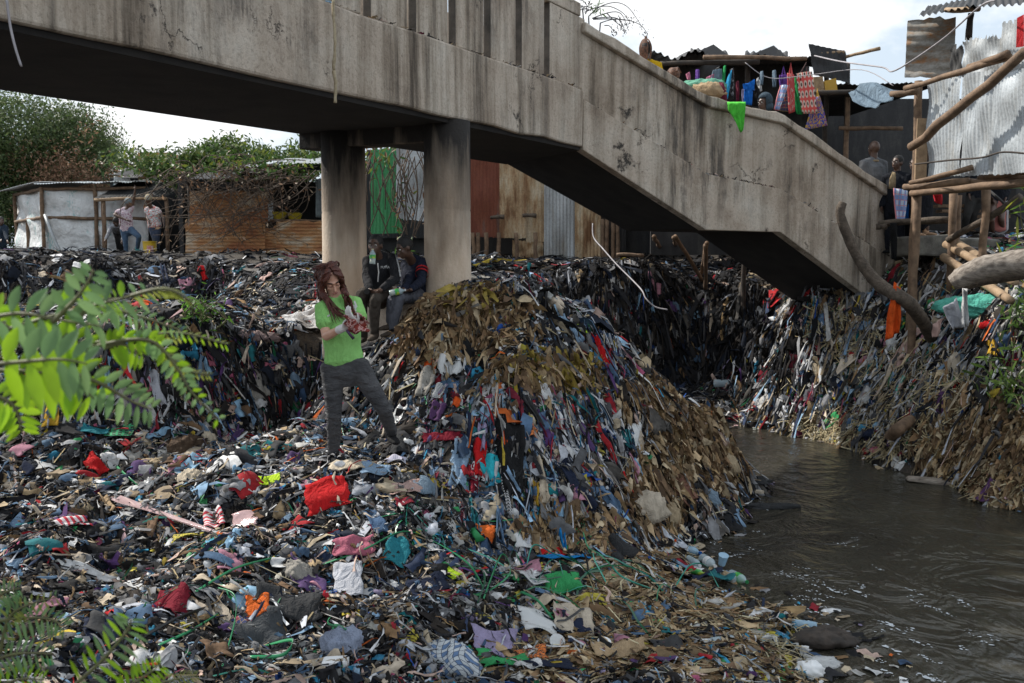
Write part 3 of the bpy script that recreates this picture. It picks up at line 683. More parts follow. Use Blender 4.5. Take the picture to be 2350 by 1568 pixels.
sheet(c_far+Vector((-.5,-.1,.1)), (c_mid-c_far)+Vector((.4,-.2,.06)), back, m='tin_grey', parent=sh1, name='roof_sheet', seed=8)
# lean-to porch beside it
por = thing('porch_roof', 'low sagging rusty tin porch in front of the white shack', 'porch', gp(100,254,26.3))
a = T(1190,490,26.2); b = T(2100,470,26.2)
sheet(a, (b-a), Vector((.2,1.6,.62)), m='tin_dark', parent=por, name='roof_sheet', seed=3, jag=.03, warp=.05)
for x in (1300,2090): q = T(x,480,26.25); pole(down(q), q, .06, .05, 'wood', 'post', por)
pole(a+Vector((0,-.02,-.03)), b+Vector((0,-.02,-.03)), .05, .04, 'wood_pale', 'beam', por)
# --- upper dark-roofed shack behind
ush = thing('rear_shack', 'dark-roofed shack rising behind the white tarp shack', 'shack', gp(120,254,31))
YU = 31.0
a = T(1380,185,YU); b = T(2500,215,YU)
MB().prism([(a.x,YU),(b.x,YU),(b.x,YU+3),(a.x,YU+3)], 2.6, [a.z-.1,b.z-.1,b.z+.2,a.z+.2]).build('wall', 'tin_dark', ush)
p0 = T(1745,320,YU-.06); sheet(p0, T(2190,320,YU-.06)-p0, Vector((0,0,1.0)), m='tin_rust', parent=ush, along='u', name='wall_sheet', seed=4)
cloth_quad((T(1430,320,YU-.06),T(1640,320,YU-.06),T(1640,230,YU-.06),T(1430,205,YU-.06)), 'white_tarp', 'wall_cloth', ush, .02)
for k, (x0,y0,x1,y1,m_) in enumerate(((1360,190,1800,200,'tin_dark'),(1760,190,2050,165,'tin_dark'),(2040,150,2500,215,'tin_bright'))):
    p, q = T(x0,y0,YU-.5), T(x1,y1,YU-.5); sheet(p, q-p, Vector((0,3,.7)), m=m_, parent=ush, name='roof_sheet', seed=20+k, warp=.06, jag=.03)
# --- rusty tin shack
YR = 22.6
def V4(x, y, Y=YR): return P(*Y4(x,y), Y)
rs = thing('rusty_shack', 'shack walled with rusty horizontal corrugated sheets under dry creepers', 'shack', gp(250,256,YR+1))
zr = gz(rs.location.x, YR)
a, b = V4(120,1060,YR+.5), V4(1560,1090,YR+.5)
top_z = V4(120,440,YR+.5).z
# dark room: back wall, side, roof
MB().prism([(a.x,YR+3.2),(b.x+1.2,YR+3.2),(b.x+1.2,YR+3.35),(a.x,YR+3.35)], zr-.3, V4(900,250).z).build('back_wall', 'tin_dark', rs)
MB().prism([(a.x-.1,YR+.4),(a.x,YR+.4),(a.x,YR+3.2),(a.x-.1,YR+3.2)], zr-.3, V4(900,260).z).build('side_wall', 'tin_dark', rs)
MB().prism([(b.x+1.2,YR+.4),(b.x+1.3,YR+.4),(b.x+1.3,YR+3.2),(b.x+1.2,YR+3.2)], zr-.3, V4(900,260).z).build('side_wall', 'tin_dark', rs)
def hs(x0,y0,x1,y1,m='tin_rust',seed=0,dy=0,**k):
    p = V4(x0,y1,YR+dy); q = V4(x1,y1,YR+dy); t_ = V4(x0,y0,YR+dy); return sheet(p, q-p, t_-p, m=m, parent=rs, along='u', seed=seed, name='wall_sheet', jag=.03, **k)
hs(160,440,930,745,seed=1,dy=.02); hs(120,745,900,1035,seed=2,dy=-.03); hs(850,790,1180,1045,seed=3,dy=.03); hs(1010,735,1550,1090,seed=4,dy=-.05); hs(930,555,980,710,'tin_grey',5)
for x in (150,930,960,1500): q = V4(x,330,YR+.15); pole(Vector((q.x,q.y,zr-.1)), q, .05, .045, 'wood_dark', 'post', rs)
pole(V4(950,722), V4(1560,735), .035, .03, 'wood', 'rail', rs)
for k, (x0,y0,x1,y1,m_) in enumerate(((0,330,700,300,'tin_dark'),(500,235,900,170,'tin_bright'),(850,175,1500,165,'tin_grey'),(1180,235,1560,215,'tin_dark'))):
    p, q = V4(x0,y0,YR-.5), V4(x1,y1,YR-.5); sheet(p, q-p, Vector((0,4,.5)), m=m_, parent=rs, name='roof_sheet', seed=30+k, warp=.05, jag=.05)
mat('dish_yellow', (.5,.38,.02), None, 5, .5, bs=0)
for (x, y, lab) in ((1190,700,'round yellow plastic tub on the ledge of the rusty shack'),(1040,690,'smaller yellow tub in the dark opening of the rusty shack')):
    p = V4(x,y+20,YR+.12); o = MB().lathe(p, (0,0,1), [(0,.12),(.14,.17),(.15,.18),(.16,.16)], 18).build('tub', 'dish_yellow'); tag(o, lab, 'tub')
p = V4(1440,330,YR-.1); cloth_quad((V4(1400,690,YR-.12),V4(1490,700,YR-.12),V4(1490,310,YR-.12),V4(1390,320,YR-.12)), 'grey_knit', 'curtain', rs, .04)
# --- tin fence behind the columns
YF = 22.0
fe = thing('tin_fence', 'patchwork fence of hanging tin sheets, rust red, tan and grey, behind the columns', 'fence', gp(540,262,YF))
def V8(x, y, Y=YF): return P(*Y8(x,y), Y)
def vs(x0,y0,x1,y1,m,seed,dy=0,sk=0):
    p = V8(x0,y1,YF+dy); q = V8(x1,y1+sk,YF+dy); t_ = V8(x0,y0,YF+dy); return sheet(p, q-p, t_-p, m=m, parent=fe, seed=seed, name='sheet', jag=.015, warp=.035)
vs(190,-150,520,845,'tin_red',1); vs(508,-150,806,855,'tin_tan',2,-.06); vs(800,-100,1010,900,'tin_tan',3,.04); vs(650,880,990,1060,'tin_tan',4,.08,25); vs(1000,0,1335,1105,'tin_grey',5,-.1,15); vs(1338,100,1625,1075,'tin_tan',6,-.03,25)
vs(1600,100,1900,1000,'tin_dark',7,.4)
def VZ(x, y, Y=YF): return P(*Z2(x,y), Y)
p = VZ(455,1375,YF-1.0); sheet(p, VZ(640,1370,YF-1.0)-p, VZ(455,880,YF-1)-p, m='tin_green', parent=fe, seed=11, name='green_sheet')
p = VZ(605,1280,YF-1.4); sheet(p, VZ(790,1300,YF-1.4)-p, VZ(605,860,YF-1.4)-p, m='tin_grey', parent=fe, seed=12, name='sheet', jag=.02, warp=.05)
p = VZ(430,1400,YF+.6); MB().prism([(VZ(420,1400,YF+.8).x,YF+.8),(V8(2600,900,YF+.8).x,YF+.8),(V8(2600,900,YF+.8).x,YF+.9),(VZ(420,1400,YF+.8).x,YF+.9)], 2.2, 4.6).build('backing', 'tin_dark', fe)
sheet(p, VZ(1060,1400,YF+.6)-p, VZ(430,880,YF+.6)-p, m='tin_dark', parent=fe, seed=13, name='sheet')
for x in (215,270,360,500,690,900,1640,1690,1760,1800):
    a = V8(x,650 if x > 1600 else 800,YF-.15); b = V8(x+random.uniform(-20,20),1130,YF-.15); pole(Vector((b.x,b.y,gz(b.x,b.y)-.1)), a, .055, .045, 'wood', 'post', fe)
for (x, y) in ((830,615),(480,630)): pole(V8(x-70,y,YF-.2), V8(x+80,y-3,YF-.25), .045, .05, 'bark', 'peg', fe)
pole(V8(1800,1045,YF-1.6), V8(2100,1050,YF-1.6), .04, .04, 'wood', 'rail', fe)
# long dangling cable at the stair
cb = MB().tube(curve_pts([V8(1535,700,19.6),V8(1545,850,19.4),V8(1650,980,19),V8(1800,1150,18.4),V8(1980,1330,17.8),V8(2080,1440,17.2),P(*Z8(1600,170),17.0),P(*Z8(1650,215),16.9),P(*Z8(1715,230),16.8)],6), .013, 6)
mat('cable_grey', (.36,.34,.36), (.25,.23,.24), 8, .6); o = cb.build('cable', 'cable_grey', smooth=True); tag(o, 'pale grey cable slanting down from the tin fence across the dark bank', 'cable')
# props under the stair
for k, (x0,y0,x1,y1) in enumerate(((215,1265,265,1360),(330,1265,480,1510),(325,1270,330,1340),(500,1300,465,1480),(490,1310,490,1560))):
    a, b = P(*Z3(x0,y0),17.5), G(*Z3(x1,y1)); o = pole(a, b+(b-a)*.06, .045, .04, 'wood'); tag(o, ['thin prop pole leaning under the upper stair flight','long slanting prop pole under the stair landing','short upright prop stub under the stair landing','prop pole leaning left below the stair landing','upright prop pole in the dark below the stair landing'][k], 'pole', 'props under the stair')

# ------------------------------------------------------------------ market stall behind the stair
YM = 18.6
def V6(x, y, Y=YM): return P(*Y6(x,y), Y)
st = thing('market_stall', 'market stall with dark wavy tin roof hung with bags and cloth behind the stair', 'stall', gp(750,250,YM+1))
for k, (x0,y0,x1,y1) in enumerate(((250,235,800,215),(640,215,1010,235),(1130,250,1580,245),(1500,240,2150,235))):
    p, q = V6(x0,y0,YM-.8), V6(x1,y1,YM-.8); sheet(p, q-p, Vector((0,4.5,.55)), m='tin_dark', parent=st, name='roof_sheet', seed=40+k, period=.12, amp=.03, warp=.08, jag=.04)
for (xa,ya,xb,yb,xc,yc) in ((640,215,850,120,1010,238),(1150,250,1440,130,1580,252)):      # bent-up sheets
    a, b, c = V6(xa,ya,YM-.7), V6(xb,yb,YM-.5), V6(xc,yc,YM-.7); sheet(a, (c-a), (b-a.lerp(c,.5))*1.0+Vector((0,.5,0)), m='tin_dark', parent=st, name='roof_sheet', seed=50+xa, period=.12, amp=.025)
    MB().add([a,c,b,a+Vector((0,.6,0)),c+Vector((0,.6,0)),b+Vector((0,.6,0))], [(0,1,2),(5,4,3),(0,3,4,1),(1,4,5,2),(2,5,3,0)]).build('roof_sheet', 'tin_dark', st)
p = V6(1840,240,YM-1); sheet(V6(2190,500,YM-1.1), V6(1830,420,YM-1.1)-V6(2190,500,YM-1.1), V6(2140,190,YM-1)-V6(2190,500,YM-1.1), m='tin_dark', parent=st, name='roof_sheet', seed=60, period=.1)
pole(V6(750,250,YM-1.0), V6(1760,265,YM-1.0), .045, .04, 'wood', 'beam', st); pole(V6(330,310,YM-.9), V6(1300,290,YM-.9), .05, .045, 'wood_dark', 'beam', st)
pole(V6(2150,245,YM-1), V6(2480,160,YM-1.4), .035, .03, 'wood_pale', 'pole', st); pole(V6(1840,220,YM-1), V6(2130,195,YM-1), .03, .03, 'wood_pale', 'pole', st)
for x in (1190,1960,2165): a = V6(x,300,YM-.3); pole(Vector((a.x,a.y,gz(a.x,a.y)-.1)), a, .05, .045, 'wood_dark', 'post', st)
a = V6(2165,640,YM-.9); pole(Vector((a.x,a.y,gz(a.x,a.y)-.1)), V6(2165,640,YM-.9), .05, .045, 'wood', 'post', st)
pole(V6(2080,945,YM-1), V6(2700,950,YM-1), .04, .035, 'wood', 'rail', st)
# its gloomy interior: rear wall and low ceiling of tin
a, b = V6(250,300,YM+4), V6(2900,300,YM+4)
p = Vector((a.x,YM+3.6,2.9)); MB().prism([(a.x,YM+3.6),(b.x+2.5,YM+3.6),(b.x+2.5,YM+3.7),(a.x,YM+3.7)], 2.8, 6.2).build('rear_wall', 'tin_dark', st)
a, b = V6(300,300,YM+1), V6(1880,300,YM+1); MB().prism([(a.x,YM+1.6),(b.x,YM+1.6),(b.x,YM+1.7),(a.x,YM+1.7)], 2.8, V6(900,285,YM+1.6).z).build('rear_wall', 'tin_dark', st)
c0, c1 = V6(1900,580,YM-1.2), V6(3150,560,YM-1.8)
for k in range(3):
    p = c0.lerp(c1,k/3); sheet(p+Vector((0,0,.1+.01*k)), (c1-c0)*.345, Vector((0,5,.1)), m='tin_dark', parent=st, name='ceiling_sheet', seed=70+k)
# stock hanging in the stall
fabric_pattern('red_bag', [(.62,.09,.08),(.6,.5,.42),(.05,.02,.02)], 4.2, 'dots'); fabric_pattern('red_bag_side', [(.45,.06,.06),(.5,.35,.3),(.12,.02,.02),.8], 9, 'dots'); fabric_pattern('blue_bag', [(.03,.06,.36),(.5,.3,.05),(.35,.04,.12)], 9, 'floral', 'UV')
fabric_pattern('stripe_bag', [(.5,.6,.72),(.18,.3,.55),(.55,.2,.22)], 3, 'plaid'); fabric_pattern('diamond_cloth', [(.2,.03,.06),(.03,.04,.12),(.3,.22,.12)], 3, 'plaid'); fabric_pattern('bandana', [(.015,.015,.02),(.3,.3,.32),(.1,.1,.11),.9], 9, 'dots')
for n_, c_ in (('sky_cloth',(.03,.3,.55)),('royal_cloth',(.01,.14,.55)),('black_cloth',(.012,.012,.013)),('green_cloth',(.02,.28,.08)),('maroon_cloth',(.14,.02,.04)),('lilac_cloth',(.3,.26,.4)),('pink_cloth',(.55,.2,.3)),('tan_cloth',(.42,.3,.18)),('mint_cloth',(.16,.4,.28)),('violet_cloth',(.14,.06,.3)),('white_cloth',(.6,.6,.6)),('steel_cloth',(.16,.22,.28)),('lime_cloth',(.1,.6,.06))): mat_cloth(n_, c_)
def hang(pts, m, lab, cat, Y, fn=Y6, amp=.02, seed=0, name='cloth', strap=None, group='stock hanging in the market stall', thick=.02):
    q = [P(*fn(x,y), Y) for x, y in pts]; ctr = sum(q, Vector())/4
    if strap:
        root = thing(name, lab, cat, (ctr.x, ctr.y, min(p.z for p in q)), group); cloth_quad(q, m, 'body', root, amp, 10, seed, thick)
        s0, s1 = q[3].lerp(q[2],.3), q[3].lerp(q[2],.7); tp = P(*fn(*strap), Y); MB().tube([s0-Vector((0,0,.12)), s0, tp, s1, s1-Vector((0,0,.12))], .014, 6, .004).build('handle', m, root, smooth=True); return root
    o = cloth_quad(q, m, name, None, amp, 10, seed, thick); tag(o, lab, cat, group); return o
hang([(1720,800),(1865,795),(1815,385),(1660,405)], 'red_bag', 'large red shopping bag with round black motifs hanging at the stall front', 'bag', 16.9, name='shopping_bag', strap=(1760,300), amp=.015)
hang([(1590,800),(1645,780),(1640,420),(1575,400)], 'red_bag_side', 'narrow red printed bag hanging left of the large red one', 'bag', 16.95, name='shopping_bag', strap=(1605,300), amp=.012)
hang([(1740,960),(1965,915),(1890,620),(1850,640)], 'blue_bag', 'blue floral shopping bag hanging lowest at the stall front', 'bag', 17.05, name='shopping_bag', strap=(1870,560))
hang([(1660,800),(1720,810),(1680,470),(1640,440)], 'green_cloth', 'folded green edged cloth between the two red bags', 'cloth', 16.98)
hang([(1440,760),(1490,770),(1580,520),(1510,520)], 'stripe_bag', 'pale blue and pink striped bag hanging aslant by the hooded person', 'bag', 16.7, name='shopping_bag')
hang([(1490,770),(1580,780),(1570,560),(1530,600)], 'diamond_cloth', 'dark diamond patterned cloth behind the striped bag', 'cloth', 17.2)
hang([(1500,540),(1580,540),(1575,420),(1500,420)], 'violet_cloth', 'violet edged bag hanging high beside the red bags', 'bag', 17.3, name='shopping_bag', strap=(1535,340))
hang([(1145,700),(1225,720),(1235,510),(1165,500)], 'royal_cloth', 'royal blue knotted dress hanging in the stall', 'dress', 16.9); 
for (x0,y0,x1,y1) in ((1165,545,1255,490),(1140,535,1250,550)):
    a, b = V6(x0,y0,16.88), V6(x1,y1,16.88); cloth_quad((a-Vector((0,0,.04)),b-Vector((0,0,.04)),b+Vector((0,0,.05)),a+Vector((0,0,.05))), 'royal_cloth', 'bow', [o for o in bpy.data.objects if o.get('label','').startswith('royal blue')][0], .01)
hang([(1225,720),(1290,730),(1305,560),(1235,560)], 'black_cloth', 'plain black garment hanging beside the royal blue dress', 'garment', 17.0)
hang([(945,600),(990,660),(1030,370),(1000,430)], 'sky_cloth', 'sky blue cloth hanging in the middle of the stall', 'cloth', 16.9)
hang([(1005,600),(1050,660),(1045,350),(1015,370)], 'bandana', 'black and white patterned scarf hanging beside the sky blue cloth', 'scarf', 16.95)
hang([(930,570),(950,570),(970,330),(955,330)], 'green_cloth', 'thin green strap hanging left of the sky blue cloth', 'strap', 17)
hang([(760,520),(830,540),(880,400),(790,440)], 'pink_cloth', 'packet of pink checked cloth hanging in the stall', 'packet', 17.1)
hang([(820,500),(940,520),(930,360),(850,370)], 'steel_cloth', 'dark packaged shirt hanging in the stall', 'packet', 17.05)
hang([(675,535),(705,535),(710,370),(682,365)], 'violet_cloth', 'violet and pink striped band hanging at the left of the stall', 'band', 17)
hang([(600,470),(625,480),(615,390),(585,410)], 'pink_cloth', 'small pale pink purse hanging at the left of the stall', 'purse', 17)
hang([(1075,690),(1100,690),(1095,480),(1078,480)], 'maroon_cloth', 'narrow maroon garment hanging deep in the stall', 'garment', 17.4)
hang([(1135,700),(1165,700),(1150,560),(1130,560)], 'lilac_cloth', 'narrow lilac garment behind the royal blue dress', 'garment', 17.3)
hang([(1310,520),(1335,520),(1335,385),(1315,385)], 'steel_cloth', 'left of two speckled grey strips hanging on the stall line', 'strip', 17); hang([(1430,540),(1462,540),(1460,375),(1435,375)], 'steel_cloth', 'right of two speckled grey strips hanging on the stall line', 'strip', 17)
hang([(1270,480),(1310,590),(1325,570),(1290,440)], 'white_cloth', 'pale grey knotted sock hanging in the stall', 'sock', 17.1)
for (pts_, m_, lab, cat) in (([(1835,590),(1940,580),(1920,435),(1830,440)],'tan_cloth','brown cardboard carton on the stall ledge','carton'),([(1945,580),(2065,570),(2050,450),(1935,480)],'blue_bag','dark blue printed box on the stall ledge','box')):
    q = [V6(x,y,17.2) for x, y in pts_]; o = MB().add(q+[p+Vector((0,.3,0)) for p in q], [(0,1,2,3),(4,7,6,5),(0,4,5,1),(1,5,6,2),(2,6,7,3),(3,7,4,0)]).build('carton', m_); tag(o, lab, cat)
pole(V6(1820,600,17.1), V6(2270,590,17.0), .05, .04, 'wood_dark', 'shelf_pole', st)
# goods piled behind the coping
def bundle(c, r, m, name, label, cat, seed=0, amp=.12, parent=None, n=40, group=None, uvs=False):
    """a lump of cloth: gathered ridges that run together, flattened below"""
    g = random.Random(seed); n = 44; mb = MB().ball((0,0,0), 1, n); amp = amp*1.5
    rd = lambda: Vector((g.gauss(0,1),g.gauss(0,1),g.gauss(0,1))).normalized()
    low = [(rd(), g.uniform(2,3.5), g.random()*6) for _ in range(3)]; fold = [(rd(), g.uniform(5,10), g.random()*6, rd(), g.uniform(2,4)) for _ in range(5)]; out = []
    for v in mb.v:
        v = Vector(v); k_ = 1+amp*.9*sum(math.sin(f*v.dot(a)+p) for a, f, p in low)/1.7
        k_ += amp*.65*sum((1-abs(math.sin(f*v.dot(a)+p+1.3*math.sin(q*v.dot(a2)))))**2-.35 for a, f, p, a2, q in fold)/1.6
        z = v.z if v.z > 0 else v.z*.55; out.append((c[0]+v.x*r[0]*k_, c[1]+v.y*r[1]*k_, c[2]+z*r[2]*k_))
    mb.v = out
    if uvs: mb.uv = [(v[0]*1.3+.06*math.sin(v[2]*30), v[2]*1.3+v[1]*.9+.06*math.sin(v[0]*25)) for v in out]
    o = mb.build(name, m, parent, smooth=True)
    if label: tag(o, label, cat, group)
    return o
bundle(V6(800,610,15.6), (.3,.25,.2), 'tan_cloth', 'sack', 'tan cloth bale standing behind the stair coping', 'bale', 1); bundle(V6(760,560,15.8), (.36,.25,.16), 'mint_cloth', 'sack', 'mint green bale behind the tan one on the stair', 'bale', 2); bundle(V6(925,630,15.5), (.08,.15,.2), 'maroon_cloth', 'sack', 'dull maroon roll beside the tan bale', 'roll', 3)
# green shawl over the coping
def V3(x, y, Y): return P(*Z3(x,y), Y)
yc = N3.y+.28
sg = MB(); pts_ = []
for j in range(14):
    for i in range(8):
        t_ = j/13; s_ = i/7; L0 = [(612,548),(655,650),(685,700)]; 
        xl = np.interp(t_,[0,.3,.7,1],[608,612,655,676]); xr = np.interp(t_,[0,.3,.7,1],[708,706,700,694]); y = np.interp(t_,[0,.15,1],[545,560,703]); x = lerp(xl,xr,s_)
        pts_.append(P(*Z3(x,y+6*math.sin(s_*5)*t_), N3.y-.09+.05*t_*0-.035*abs(math.sin(s_*7+t_*2))-(0 if t_ > .05 else -.2)))
o = sg.grid(pts_,8,14).build('shawl', 'lime_cloth', smooth=True, solid=.006); tag(o, 'bright green fringed shawl draped over the stair coping', 'shawl')
# pink and black rag on a nail on the stair wall
q = MB(); q.tube([V3(1092,1100,15.45),V3(1088,1180,15.42),V3(1090,1260,15.4)], [.02,.035,.045], 8, [.012,.02,.02]); q.tube([V3(1088,1260,15.4),V3(1084,1320,15.4),V3(1078,1380,15.4)], [.03,.012,.02], 8, [.015,.01,.006])
fabric_pattern('pink_black', [(.4,.03,.12),(.02,.02,.02),(.5,.4,.3)], 5, 'floral', 'Object'); o = q.build('rag', 'pink_black', smooth=True); tag(o, 'pink and black rag hanging from the lower stair wall', 'rag')
# ------------------------------------------------------------------ tin stall on poles at the right
def VW(x, y, Y): return P(*W1(x,y), Y)
ts = thing('tin_stall', 'stall of shiny corrugated sheets on a log platform above the right bank', 'stall', gp(960,262,14.6))
def YW(x): return 14.6-(x-280)/820*2.2
cols_ = ((285,575,690),(575,880,560),(845,1150,520))
for k, (x0,x1,yt) in enumerate(cols_):
    a, b = VW(x0,1490-k*12,YW(x0)-.02*k), VW(x1,1470-k*15,YW(x1)-.02*k); ta, tb = VW(x0,(700,640,640)[k],YW(x0)-.02*k), 0
    sheet(a, b-a, ta-a, m='tin_bright', parent=ts, name='wall_sheet', seed=80+k, period=.07, amp=.012, warp=.03, jag=.01)
for k, (x0,x1,yb,yt) in enumerate(((480,590,650,400),(590,910,640,340),(910,1150,620,190))):
    a, b = VW(x0,yb,YW(x0)+.05), VW(x1,yb-10,YW(x1)+.05); ta = VW(x0,yt,YW(x0)+.05)
    sheet(a, b-a, ta-a, m='tin_grey' if k else 'tin_dark', parent=ts, name='wall_sheet', seed=90+k, period=.07, amp=.012, jag=.03)
a = VW(95,640,15.3); sheet(a, VW(500,660,15.0)-a, VW(120,150,15.3)-a, m='tin_blotch', parent=ts, name='loose_sheet', along='u', seed=95, period=.14, amp=.018, warp=.06, jag=.03)
for k, (x0,y0,x1,y1) in enumerate(((215,130,700,60),(600,55,1150,20))):
    a, b = VW(x0,y0,14.3-k*.8), VW(x1,y1,13.4-k*.8); sheet(a, b-a, Vector((1.2,2.6,.75)), m='tin_dark', parent=ts, name='roof_sheet', seed=97+k, period=.11, amp=.02)
pole(VW(440,85,14.2), VW(720,75,13.6), .04, .04, 'wood_pale', 'rafter', ts); pole(VW(660,110,14.0), VW(630,330,14.1), .05, .05, 'wood_dark', 'post', ts)
pole(VW(100,745,14.5), VW(980,470,12.6), .045, .05, 'wood', 'rail', ts); pole(VW(630,560,13.4), VW(960,450,12.5), .04, .045, 'wood', 'rail', ts)
pole(VW(150,1240,14.2), VW(1110,440,11.9), .075, .06, 'wood', 'brace', ts, .05); pole(VW(-20,795,14.8), VW(210,765,14.5), .05, .05, 'wood', 'rail', ts)
a = VW(215,680,14.65); pole(Vector((a.x,a.y,gz(a.x,a.y)-.1)), a, .07, .06, 'wood', 'post', ts)
MB().box(VW(232,1320,14.6), (.16,.05,1.1)).build('plank', 'wood_pale', ts)
MB().add([VW(1030,400,12.2),VW(1098,390,12.1),VW(1098,120,12.1),VW(1040,150,12.2)]+[VW(1030,400,12.25),VW(1098,390,12.15),VW(1098,120,12.15),VW(1040,150,12.25)], [(0,1,2,3),(7,6,5,4),(0,4,5,1),(1,5,6,2),(2,6,7,3),(3,7,4,0)]).build('red_cloth', 'red_cloth', ts)
def V7(x, y, Y): return P(*Y7(x,y), Y)
for k, (x0,y0,x1,y1,r,Ya,Yb) in enumerate(((700,610,1290,545,.05,14.4,13.6),(755,570,1320,430,.04,14.2,13.5),(765,665,1900,545,.055,14.2,12.6),(1230,560,1900,520,.05,13.8,12.6),(1390,510,1900,440,.055,13.5,12.4),(1120,585,1450,575,.06,13.9,13.6),(770,630,1000,610,.045,14.5,14.2),(450,970,540,965,.05,15.4,15.3),(470,940,1120,900,.05,15.4,14.8),(450,955,1100,915,.04,15.6,15.0))):
    pole(V7(x0,y0,Ya), V7(x1,y1,Yb), r, r*.95, 'wood' if k < 7 else 'bark', 'log', ts, .03, seed=k)
for (x, yt, yb, Y) in ((818,680,1300,14.2),(1150,660,1120,14.6),(1440,620,1250,14.0),(1190,680,1000,15.2)):
    a, b = V7(x,yt,Y), V7(x-30,yb,Y); pole(Vector((b.x,b.y,gz(b.x,b.y)-.15)), a, .065, .06, 'wood', 'post', ts)
pole(V7(1100,1090,14.6), V7(1760,690,13.6), .06, .055, 'bark', 'brace', ts); pole(V7(1480,640,14.4), V7(1900,1000,13.0), .02, .02, 'metal_black', 'rod', ts)
for (x0,x1,y) in ((960,1400,780),(1000,1380,825),(1240,1650,875)): a, b = V7(x0,y,16.9), V7(x1,y,16.6); MB().box((a+b)/2, ((b-a).length,.25,.05)).build('shelf', 'wood', ts)
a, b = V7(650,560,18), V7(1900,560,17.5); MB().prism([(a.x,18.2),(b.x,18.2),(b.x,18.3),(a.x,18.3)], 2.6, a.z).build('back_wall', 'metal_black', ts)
mat('twig', (.06,.045,.035), (.03,.022,.018), 20, .8)
o = MB().tube(curve_pts([V7(800,400,13.9),V7(1100,365,13.2),V7(1400,340,12.6),V7(1600,290,12.3),V7(1900,315,11.9)],5), [.012]*21, 6).build('twig', 'twig', smooth=True); tag(o, 'thin dark twig hanging in front of the tin wall', 'twig')
# wires
for k, (pts_, r, lab) in enumerate((([(Y6,1840,232,17.4),(Y6,2100,290,16),(Y6,2500,345,15),(W1,20,590,14.6),(W1,400,340,13.8),(W1,720,60,12.6),(W1,860,0,12.0)],.012,'thick overhead wire sagging from the stall roof to the tin sheets'),([(Y6,1160,300,17.2),(Y6,1400,450,17),(Y6,1800,420,16.6),(Y6,2300,370,16),(W1,0,720,15)],.007,'thin washing line strung across the stall front'))):
    o = MB().tube(curve_pts([P(*f_(x,y),Y) for f_,x,y,Y in pts_],6), r, 5).build('wire', 'cable_grey', smooth=True); tag(o, lab, 'wire')
# plastic sheet roof patch, concrete block, slabs
cloth_quad((V3(1300,570,16.4),V3(1500,545,15.8),V3(1520,465,16.4),V3(1240,470,17.0)), 'steel_cloth', 'roof_sheet', st, .08)
c = V7(835,1140,15.4); o = MB().box(c, (.66,.6,.3), Matrix.Rotation(.15,3,'Z'), .03).build('concrete_block', 'stone', bevel=.03); tag(o, 'grey concrete block step at the stair foot', 'block')
c = V7(1180,1150,15.6); o = MB().box(c, (1.0,.6,.24), Matrix.Rotation(-.1,3,'Z'), .04).build('concrete_slab', 'stone', bevel=.03); tag(o, 'broken concrete slab beside the block step', 'slab')
hang([(625,925),(700,920),(735,640),(610,615)], 'stripe_bag', 'striped pale blue and pink bag at the end of the stair wall', 'bag', 15.7, Y7, name='shopping_bag', group='bags at the stair foot'); hang([(660,930),(745,915),(760,740),(690,720)], 'royal_cloth', 'bright blue bag behind the striped bag at the stair end', 'bag', 15.85, Y7, name='shopping_bag', group='bags at the stair foot')
hang([(585,1260),(630,1260),(635,930),(580,930)], 'black_cloth', 'black cloth strip hanging beside the stair end', 'cloth', 15.2, Y7, group='cloths at the stair foot'); hang([(975,740),(1040,770),(1045,660),(975,665)], 'red_cloth2', 'small red cloth hanging under the log platform', 'cloth', 14.9, Y7, group='cloths at the stair foot') if 'red_cloth2' in MATS else None
# ------------------------------------------------------------------ people
def remesh(mb, name, m, parent, voxel, smooth_it=3, wrinkle=0, wscale=.1, colr=None):
    o = mb.build(name, m, parent, smooth=True)
    k = o.modifiers.new('r', 'REMESH'); k.mode = 'VOXEL'; k.voxel_size = voxel; k.use_smooth_shade = True
    s = o.modifiers.new('s', 'SMOOTH'); s.factor = .5; s.iterations = smooth_it
    if wrinkle:
        t = bpy.data.textures.new(name, 'CLOUDS'); t.noise_scale = wscale; t.noise_depth = 2
        d = o.modifiers.new('d', 'DISPLACE'); d.texture = t; d.strength = wrinkle; d.mid_level = .5; d.texture_coords = 'LOCAL'
    dg = bpy.context.evaluated_depsgraph_get(); me = bpy.data.meshes.new_from_object(o.evaluated_get(dg))
    o.modifiers.clear(); old = o.data; o.data = me; bpy.data.meshes.remove(old)
    if not me.materials: me.materials.append(MATS[m])
    return o
def limb(mb, pts, rad, ry=None, side=None, n=12):
    p = [Vector(q) for q in pts]; r = list(rad)
    a = p[0]-(p[1]-p[0]).normalized()*r[0]*.6; b = p[-1]+(p[-1]-p[-2]).normalized()*r[-1]*.6
    q = ry if ry is None else [ry[0]*.5]+list(ry)+[ry[-1]*.5]
    mb.tube([a]+p+[b], [r[0]*.5]+r+[r[-1]*.5], n, q, side)
def basis(fwd, up):
    f = Vector(fwd).normalized(); u = Vector(up); u = (u-f*u.dot(f)).normalized(); s = f.cross(u)   # s = the person's right... f x u
    return s, f, u
